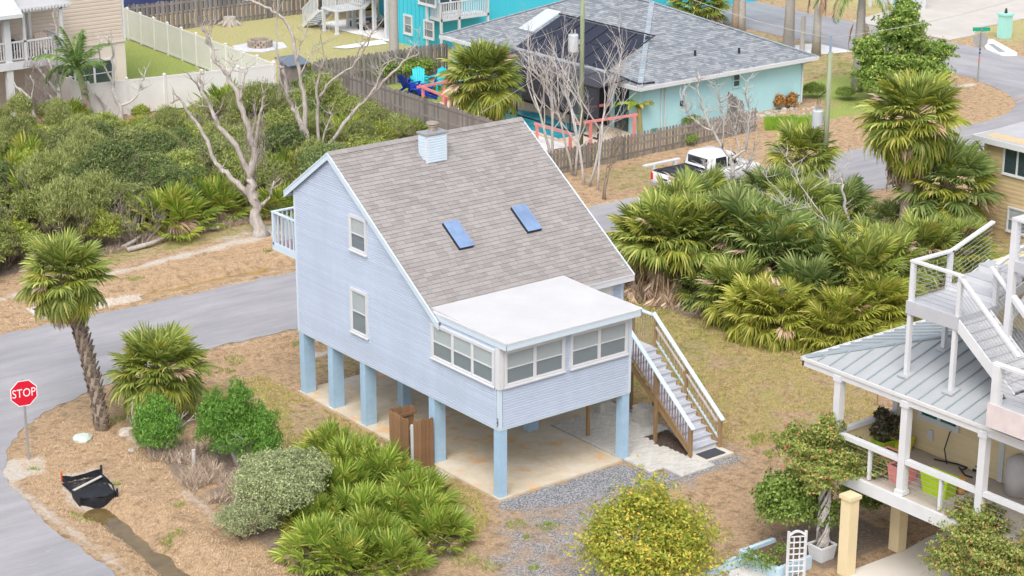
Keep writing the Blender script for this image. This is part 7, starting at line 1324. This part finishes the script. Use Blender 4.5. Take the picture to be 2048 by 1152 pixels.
# ------------------------------------------------------------------ utility poles
M_POLE = mat('mossy_pole', (.26, .30, .19), .9, .25, 4, stretch=(3, 3, .3), stain=(.40, .38, .32), stainamt=.6)
def upole(lab, b, h, tz, m_, r_=.15, rest=None, side=1):
    t = thing('utility_pole', lab, 'utility pole', (b[0], b[1], 0)); MB().tube([(b[0], b[1], 0), (b[0]+.02, b[1], h)], [r_, r_*.8], 10).obj('pole', m_, t, True)
    ox, oy = b[0]-.28, b[1]+.26; s = MB(); s.tube([(ox, oy, tz-.45), (ox, oy, tz-.42), (ox, oy, tz+.3), (ox, oy, tz+.34)], [.2, .23, .23, .2], 14); s = s.obj('transformer', mat('transformer_grey', (.52, .55, .58), .4, .06, 3), t)
    for k in (-.09, .09): MB().tube([(ox+k, oy, tz+.33), (ox+k, oy, tz+.5), (ox+k, oy, tz+.56)], [.045, .035, .02], 8).obj('bushing', M_METAL, s)
    MB().beam((ox+.12, oy-.12, tz), (b[0], b[1], tz), .1, .2).obj('bracket', M_METAL, t)
    for k in range(3): MB().tube([(b[0]-.05, b[1], tz+1.2), (ox+.1*k-.1, oy-.05, tz+.9), (ox+.1*k-.1, oy, tz+.5)], .01, 4).obj('lead', M_DARK, t)
    return t
b1 = G(1161, 318); b2 = G(1645, 402); upole('mossy green utility pole with transformer beside the pool yard', b1, 10.5, 5.35, M_POLE, .115); u2_ = upole('grey-green utility pole with transformer in the palm thicket', b2, 6.3, 3.55, M_POLE, .125)
MB().tube([(b2[0], b2[1], 6.3), (b2[0], b2[1], 7.0)], .05, 6).obj('arrester', mat('blue_grey_plastic', (.25, .33, .45), .5), u2_)
def wire(lab, p, q, sag, r_=.012):
    P = [(p[0]+(q[0]-p[0])*f, p[1]+(q[1]-p[1])*f, p[2]+(q[2]-p[2])*f-sag*4*f*(1-f)) for f in np.linspace(0, 1, 17)]; tag(MB().tube(P, r_, 4).obj('overhead_wire', mat('grey_wire', (.45, .45, .45), .5)), lab, 'wire')
wire('overhead wire from the mossy pole down to the aqua house eave', (b1[0], b1[1], 6.4), (30.0, 38.4, 2.9), .15); wire('overhead wire between the two utility poles', (b1[0], b1[1], 9.5), (b2[0], b2[1], 6.9), .5); wire('overhead wire from the grey-green pole to the far corner', (b2[0], b2[1], 6.9), (62, 22, 7.5), .8); wire('overhead wire from the mossy pole past the fence corner', (b1[0], b1[1], 5.2), (22.6, 31.0, 1.8), .1)
# ------------------------------------------------------------------ white pickup
tk = thing('pickup_truck', 'white pickup with black bed cover and side box parked by the picket fence', 'pickup', (27.6, 21.95, 0)); tk.scale = (.88, .90, .92); tk.location = (26.3, 20.0, 0); M_CAR = mat('white_car_paint', (.76, .76, .79), .18, .02, 2, spec=.6); TXL, TY0, TY1 = 25.0, 21.0, 22.9; M_GLS = mat('car_glass', (.03, .035, .045), .08, .1, 3, spec=.7)
def loft(secs, name, m_, n_=None):
    s = MB(); K = len(secs[0][1]); V = [(x, y, z) for x, ring in secs for y, z in ring]; s.add(V, [(i*K+j, i*K+(j+1) % K, (i+1)*K+(j+1) % K, (i+1)*K+j) for i in range(len(secs)-1) for j in range(K)]+[tuple(range(K))[::-1], tuple((len(secs)-1)*K+j for j in range(K))]); return s.obj(name, m_, tk, True)
def ring(z0, z1, ins=.0, tum=.06): return [(TY0+ins+.04, z0), (TY0+ins, z0+.12), (TY0+ins, z1-.15), (TY0+ins+tum, z1), (TY1-ins-tum, z1), (TY1-ins, z1-.15), (TY1-ins, z0+.12), (TY1-ins-.04, z0)]
L_ = TXL
body = loft([(L_+.0, ring(.55, 1.08, .03)), (L_+.03, ring(.5, 1.1)), (L_+2.2, ring(.48, 1.12)), (L_+4.2, ring(.48, 1.10)), (L_+4.6, ring(.48, 1.08)), (L_+5.4, ring(.5, 1.02, .03)), (L_+5.62, ring(.55, .86, .10))], 'body', M_CAR)
cab = loft([(L_+2.05, ring(1.08, 1.12, .06, .05)), (L_+2.2, [(TY0+.06, 1.08), (TY0+.08, 1.2), (TY0+.16, 1.68), (TY0+.28, 1.8), (TY1-.28, 1.8), (TY1-.16, 1.68), (TY1-.08, 1.2), (TY1-.06, 1.08)]), (L_+3.5, [(TY0+.06, 1.08), (TY0+.08, 1.2), (TY0+.16, 1.72), (TY0+.30, 1.84), (TY1-.30, 1.84), (TY1-.16, 1.72), (TY1-.08, 1.2), (TY1-.06, 1.08)]), (L_+3.75, [(TY0+.06, 1.06), (TY0+.08, 1.2), (TY0+.18, 1.68), (TY0+.32, 1.78), (TY1-.32, 1.78), (TY1-.18, 1.68), (TY1-.08, 1.2), (TY1-.06, 1.06)]), (L_+4.45, ring(1.02, 1.08, .08, .05))], 'cab', M_CAR)
for ys, sg in ((TY0+.105, -1), (TY1-.105, 1)):
    for xa, xb in ((2.45, 3.2), (3.26, 3.95)): MB().hexa([(L_+xa, ys+sg*.03, 1.2), (L_+xb, ys+sg*.03, 1.2), (L_+xb, ys+sg*.04, 1.2), (L_+xa, ys+sg*.04, 1.2), (L_+xa+.08, ys-sg*.045, 1.66), (L_+xb-(.25 if xb > 3.5 else 0), ys-sg*.045, 1.66), (L_+xb-(.25 if xb > 3.5 else 0), ys-sg*.03, 1.66), (L_+xa+.08, ys-sg*.03, 1.66)]).obj('side_window', M_GLS, tk)
MB().hexa([(L_+3.86, TY0+.3, 1.72), (L_+3.86, TY1-.3, 1.72), (L_+4.36, TY1-.22, 1.16), (L_+4.36, TY0+.22, 1.16), (L_+3.89, TY0+.3, 1.74), (L_+3.89, TY1-.3, 1.74), (L_+4.40, TY1-.22, 1.18), (L_+4.40, TY0+.22, 1.18)]).obj('windscreen', M_GLS, tk)
MB().box(L_+2.09, L_+2.13, TY0+.3, TY1-.3, 1.25, 1.65).obj('rear_window', M_GLS, tk)
MB().box(L_+.06, L_+2.0, TY0+.06, TY1-.06, 1.125, 1.16).obj('bed_cover', mat('black_vinyl_cover', (.02, .022, .03), .45, .2, 3), tk)
for x in (.35, .95, 1.55): MB().box(L_+x, L_+x+.05, TY0+.08, TY1-.08, 1.16, 1.175).obj('cover_rib', M_DARK, tk)
for y in (TY0+.25, TY1-.4): MB().box(L_+.15, L_+.35, y, y+.12, 1.16, 1.19).obj('cover_latch', M_DARK, tk)
MB().box(L_-.3, L_+2.0, TY1+.08, TY1+.32, 1.30, 1.36).box(L_+.2, L_+.26, TY1-.02, TY1+.2, 1.1, 1.30).box(L_+1.6, L_+1.66, TY1-.02, TY1+.2, 1.1, 1.30).obj('ladder_rack', M_WHITE, tk)
for y in (TY0+.0, TY1-.13): MB().box(L_-.012, L_+.08, y-.008, y+.14, .72, 1.04).obj('tail_light', mat('red_lens', (.6, .02, .02), .2), tk)
MB().box(L_-.015, L_+.01, TY0+.75, TY1-.75, .84, .92).obj('tailgate_handle', M_DARK, tk); MB().box(L_-.14, L_+.0, TY0+.05, TY1-.05, .5, .66).obj('rear_bumper', mat('silver_bumper', (.5, .5, .52), .3, .05, 3, metal=.6), tk)
for y in (TY0+.1, TY1-.35): MB().box(L_+5.5, L_+5.63, y, y+.25, .72, .86).obj('headlight', mat('clear_lens', (.7, .7, .7), .1), tk)
for x in (1.05, 4.55):
    for y, sg in ((TY0+.02, -1), (TY1-.02, 1)):
        w_ = MB().tube([(L_+x, y-.12, .38), (L_+x, y+.12, .38)], .38, 18).obj('wheel', mat('tyre', (.02, .02, .02), .8), tk); MB().tube([(L_+x, y-.13, .38), (L_+x, y+.13, .38)], .22, 14).obj('rim', M_METAL, w_)
# ------------------------------------------------------------------ far right street things
for u, v, h, lb in ((1800, 28, 1.6, 'aqua gate pillar at the top beside the wide driveway'), (2008, 76, 1.35, 'aqua gate pillar at the right side of the wide driveway')):
    b = G(u, v); t = thing('gate_pillar', lb, 'pillar', b); MB().box(b[0]-.3, b[0]+.3, b[1]-.3, b[1]+.3, 0, h).obj('shaft', mat('mint_paint', (.36, .68, .62), .6, .05, 3), t); MB().box(b[0]-.36, b[0]+.36, b[1]-.36, b[1]+.36, h, h+.12).obj('cap', mat('mint_paint', (.36, .68, .62)), t); MB().tube([(b[0], b[1], h+.12), (b[0], b[1], h+.4)], [.1, .05], 8).obj('lamp', M_DARK, t)
rl = thing('board_fence', 'white rail fence joining the aqua pillar at the top', 'fence', (*G(1740, 12)[:2], 0)); a_, b_ = G(1740, 14), G(1795, 22)
for z in (.5, 1.0): MB().beam((*a_[:2], z), (*b_[:2], z), .05, .14).obj('rail', M_WHITE, rl)
for f in (0, .5, 1): x, y, _ = tri(a_, b_, f); MB().box(x-.08, x+.08, y-.08, y+.08, 0, 1.3).obj('post', M_WHITE, rl)
tag(MB().slab([G(1963, 84), G(1972, 100), G(2003, 112), G(2034, 112), G(2034, 107), G(1985, 80)], (0, 0, .06)).obj('culvert_apron', mat('white_concrete', (.72, .72, .74), .8, .06, 2)), 'white concrete drain apron across the far street', 'drain'); tag(MB().slab([(p[0], p[1], .07) for p in (G(1976, 90), G(1998, 106), G(2012, 107), G(1986, 90))], (0, 0, .01)).obj('drain_opening', M_METAL), 'grey slot in the white concrete drain apron', 'drain')
tag(MB().box(66, 66.3, 42.6, 60, 0, 2.4).obj('garden_wall', M_WHITE), 'white wall beyond the wide driveway at the top right', 'wall')
b = G(1825, 8); tag(MB().tube([(b[0], b[1], 0), (b[0], b[1], 4)], [.35, .3], 9).obj('bare_palm', M_PTRUNK), 'short thick palm trunk at the top edge beyond the driveway', 'trunk')
# ------------------------------------------------------------------ grass and straw as stuff
def tufts(name, lab, polys, n, hmin, hmax, m_, seed, w=.012):
    g = np.random.default_rng(seed); V = []; cnt = 0
    for P, k in polys:
        xs = [p[0] for p in P]; ys = [p[1] for p in P]; x = g.uniform(min(xs), max(xs), k*2); y = g.uniform(min(ys), max(ys), k*2); keep = (sdpoly(P, x, y) < 0) & (fbm(x, y, .8, 77) > .36); x, y = x[keep][:k], y[keep][:k]; z = height(x, y)
        a = g.random(len(x))*6.283; h = g.uniform(hmin, hmax, len(x)); l = g.uniform(.3, 1.2, len(x))*h; a2 = g.random(len(x))*6.283
        V.append(np.stack([np.stack([x-w*np.cos(a), y-w*np.sin(a), z], 1), np.stack([x+w*np.cos(a), y+w*np.sin(a), z], 1), np.stack([x+l*np.cos(a2), y+l*np.sin(a2), z+h], 1)], 1))
    V = np.concatenate(V).reshape(-1, 3); o = link(name, arrmesh(name, V, np.arange(len(V)).reshape(-1, 3), m_)); return stuff(tag(o, lab, 'grass'))
tufts('lawn_grass', 'patchy yellow-green lawn around the blue house', [([(7.6, 12), (7.4, 2), (8, -1.5), (12, -3.5), (17, 3), (15, 11.5)], 40000), ([(-3.2, 2.6), (-.15, .4), (-.15, 12.3), (-3, 12.5)], 14000), ([(-3, -2.2), (-1, -.9), (-.4, .4), (-1.5, 2.4)], 6000)], 0, .03, .08, leafmat('lawn_blade', [(0, (.15, .17, .03)), (.5, (.27, .26, .06)), (1, (.42, .34, .14))], trans=.2, rndobj=0), 1)
tufts('dry_straw', 'loose brown straw matting along the verges', [([(-10, 8), (-9.9, -8), (-7, -8), (-6.6, 5), (-6, 8.5), (-6.6, 12.8), (-9.3, 11)], 45000), ([(-10, 21.3), (9, 21.2), (9, 25.4), (-10, 24)], 30000), ([(-3, 13.4), (8, 13.4), (8, 15.2), (-2, 15.2)], 12000), ([(2, -8), (4.4, -6), (8, -3), (12, -3.6), (6, -6.4)], 22000)], 0, .012, .05, leafmat('straw_blade', [(0, (.25, .18, .12)), (.5, (.40, .30, .20)), (1, (.50, .40, .28))], trans=.1, rndobj=0), 2, .009)
rw = random.Random(21); wp = []
for k in range(46):
    a_ = rw.choice(((-9.8, -6.8, -6, 11), (-2, 8, 13.3, 15.1), (-9, 8, 22.6, 25), (7.5, 12, -5, -1), (-6, -2.5, 8.5, 12.5), (-3, 1, -6, -1))); x, y = rw.uniform(a_[0], a_[1]), rw.uniform(a_[2], a_[3]); r_ = rw.uniform(.12, .5)
    wp.append(([(x-r_, y-r_*.7), (x+r_, y-r_*.5), (x+r_*.8, y+r_*.8), (x-r_*.7, y+r_)], int(60*r_/.2)))
tufts('verge_weeds', 'small green weeds sprinkled over the straw verges', wp, 0, .04, .12, leafmat('weed_blade', [(0, (.10, .15, .02)), (1, (.24, .30, .06))], rndobj=0), 5, .014)
tufts('dead_grass', 'tangled grey-brown dead grass beside the cedars and palmettos', [([(-6.6, 4.6), (-5.6, 4.4), (-4.6, 6.0), (-5.2, 7.4), (-6.4, 6.4)], 3500), ([(-6.4, 8.2), (-5.6, 7.4), (-4.6, 8.0), (-5.4, 9.4)], 1800), ([(14.2, 11.6), (14.9, 6.2), (16, 3.4), (16.8, 3.6), (15.6, 6.4), (15.2, 11.4)], 5000), ([(1.5, 27.0), (8.6, 27.4), (8.6, 28.4), (3, 28.2)], 4000)], 0, .10, .34, leafmat('dead_grass_blade', [(0, (.16, .12, .085)), (.6, (.30, .235, .18)), (1, (.44, .37, .31))], trans=.15, rndobj=0), 6, .012)
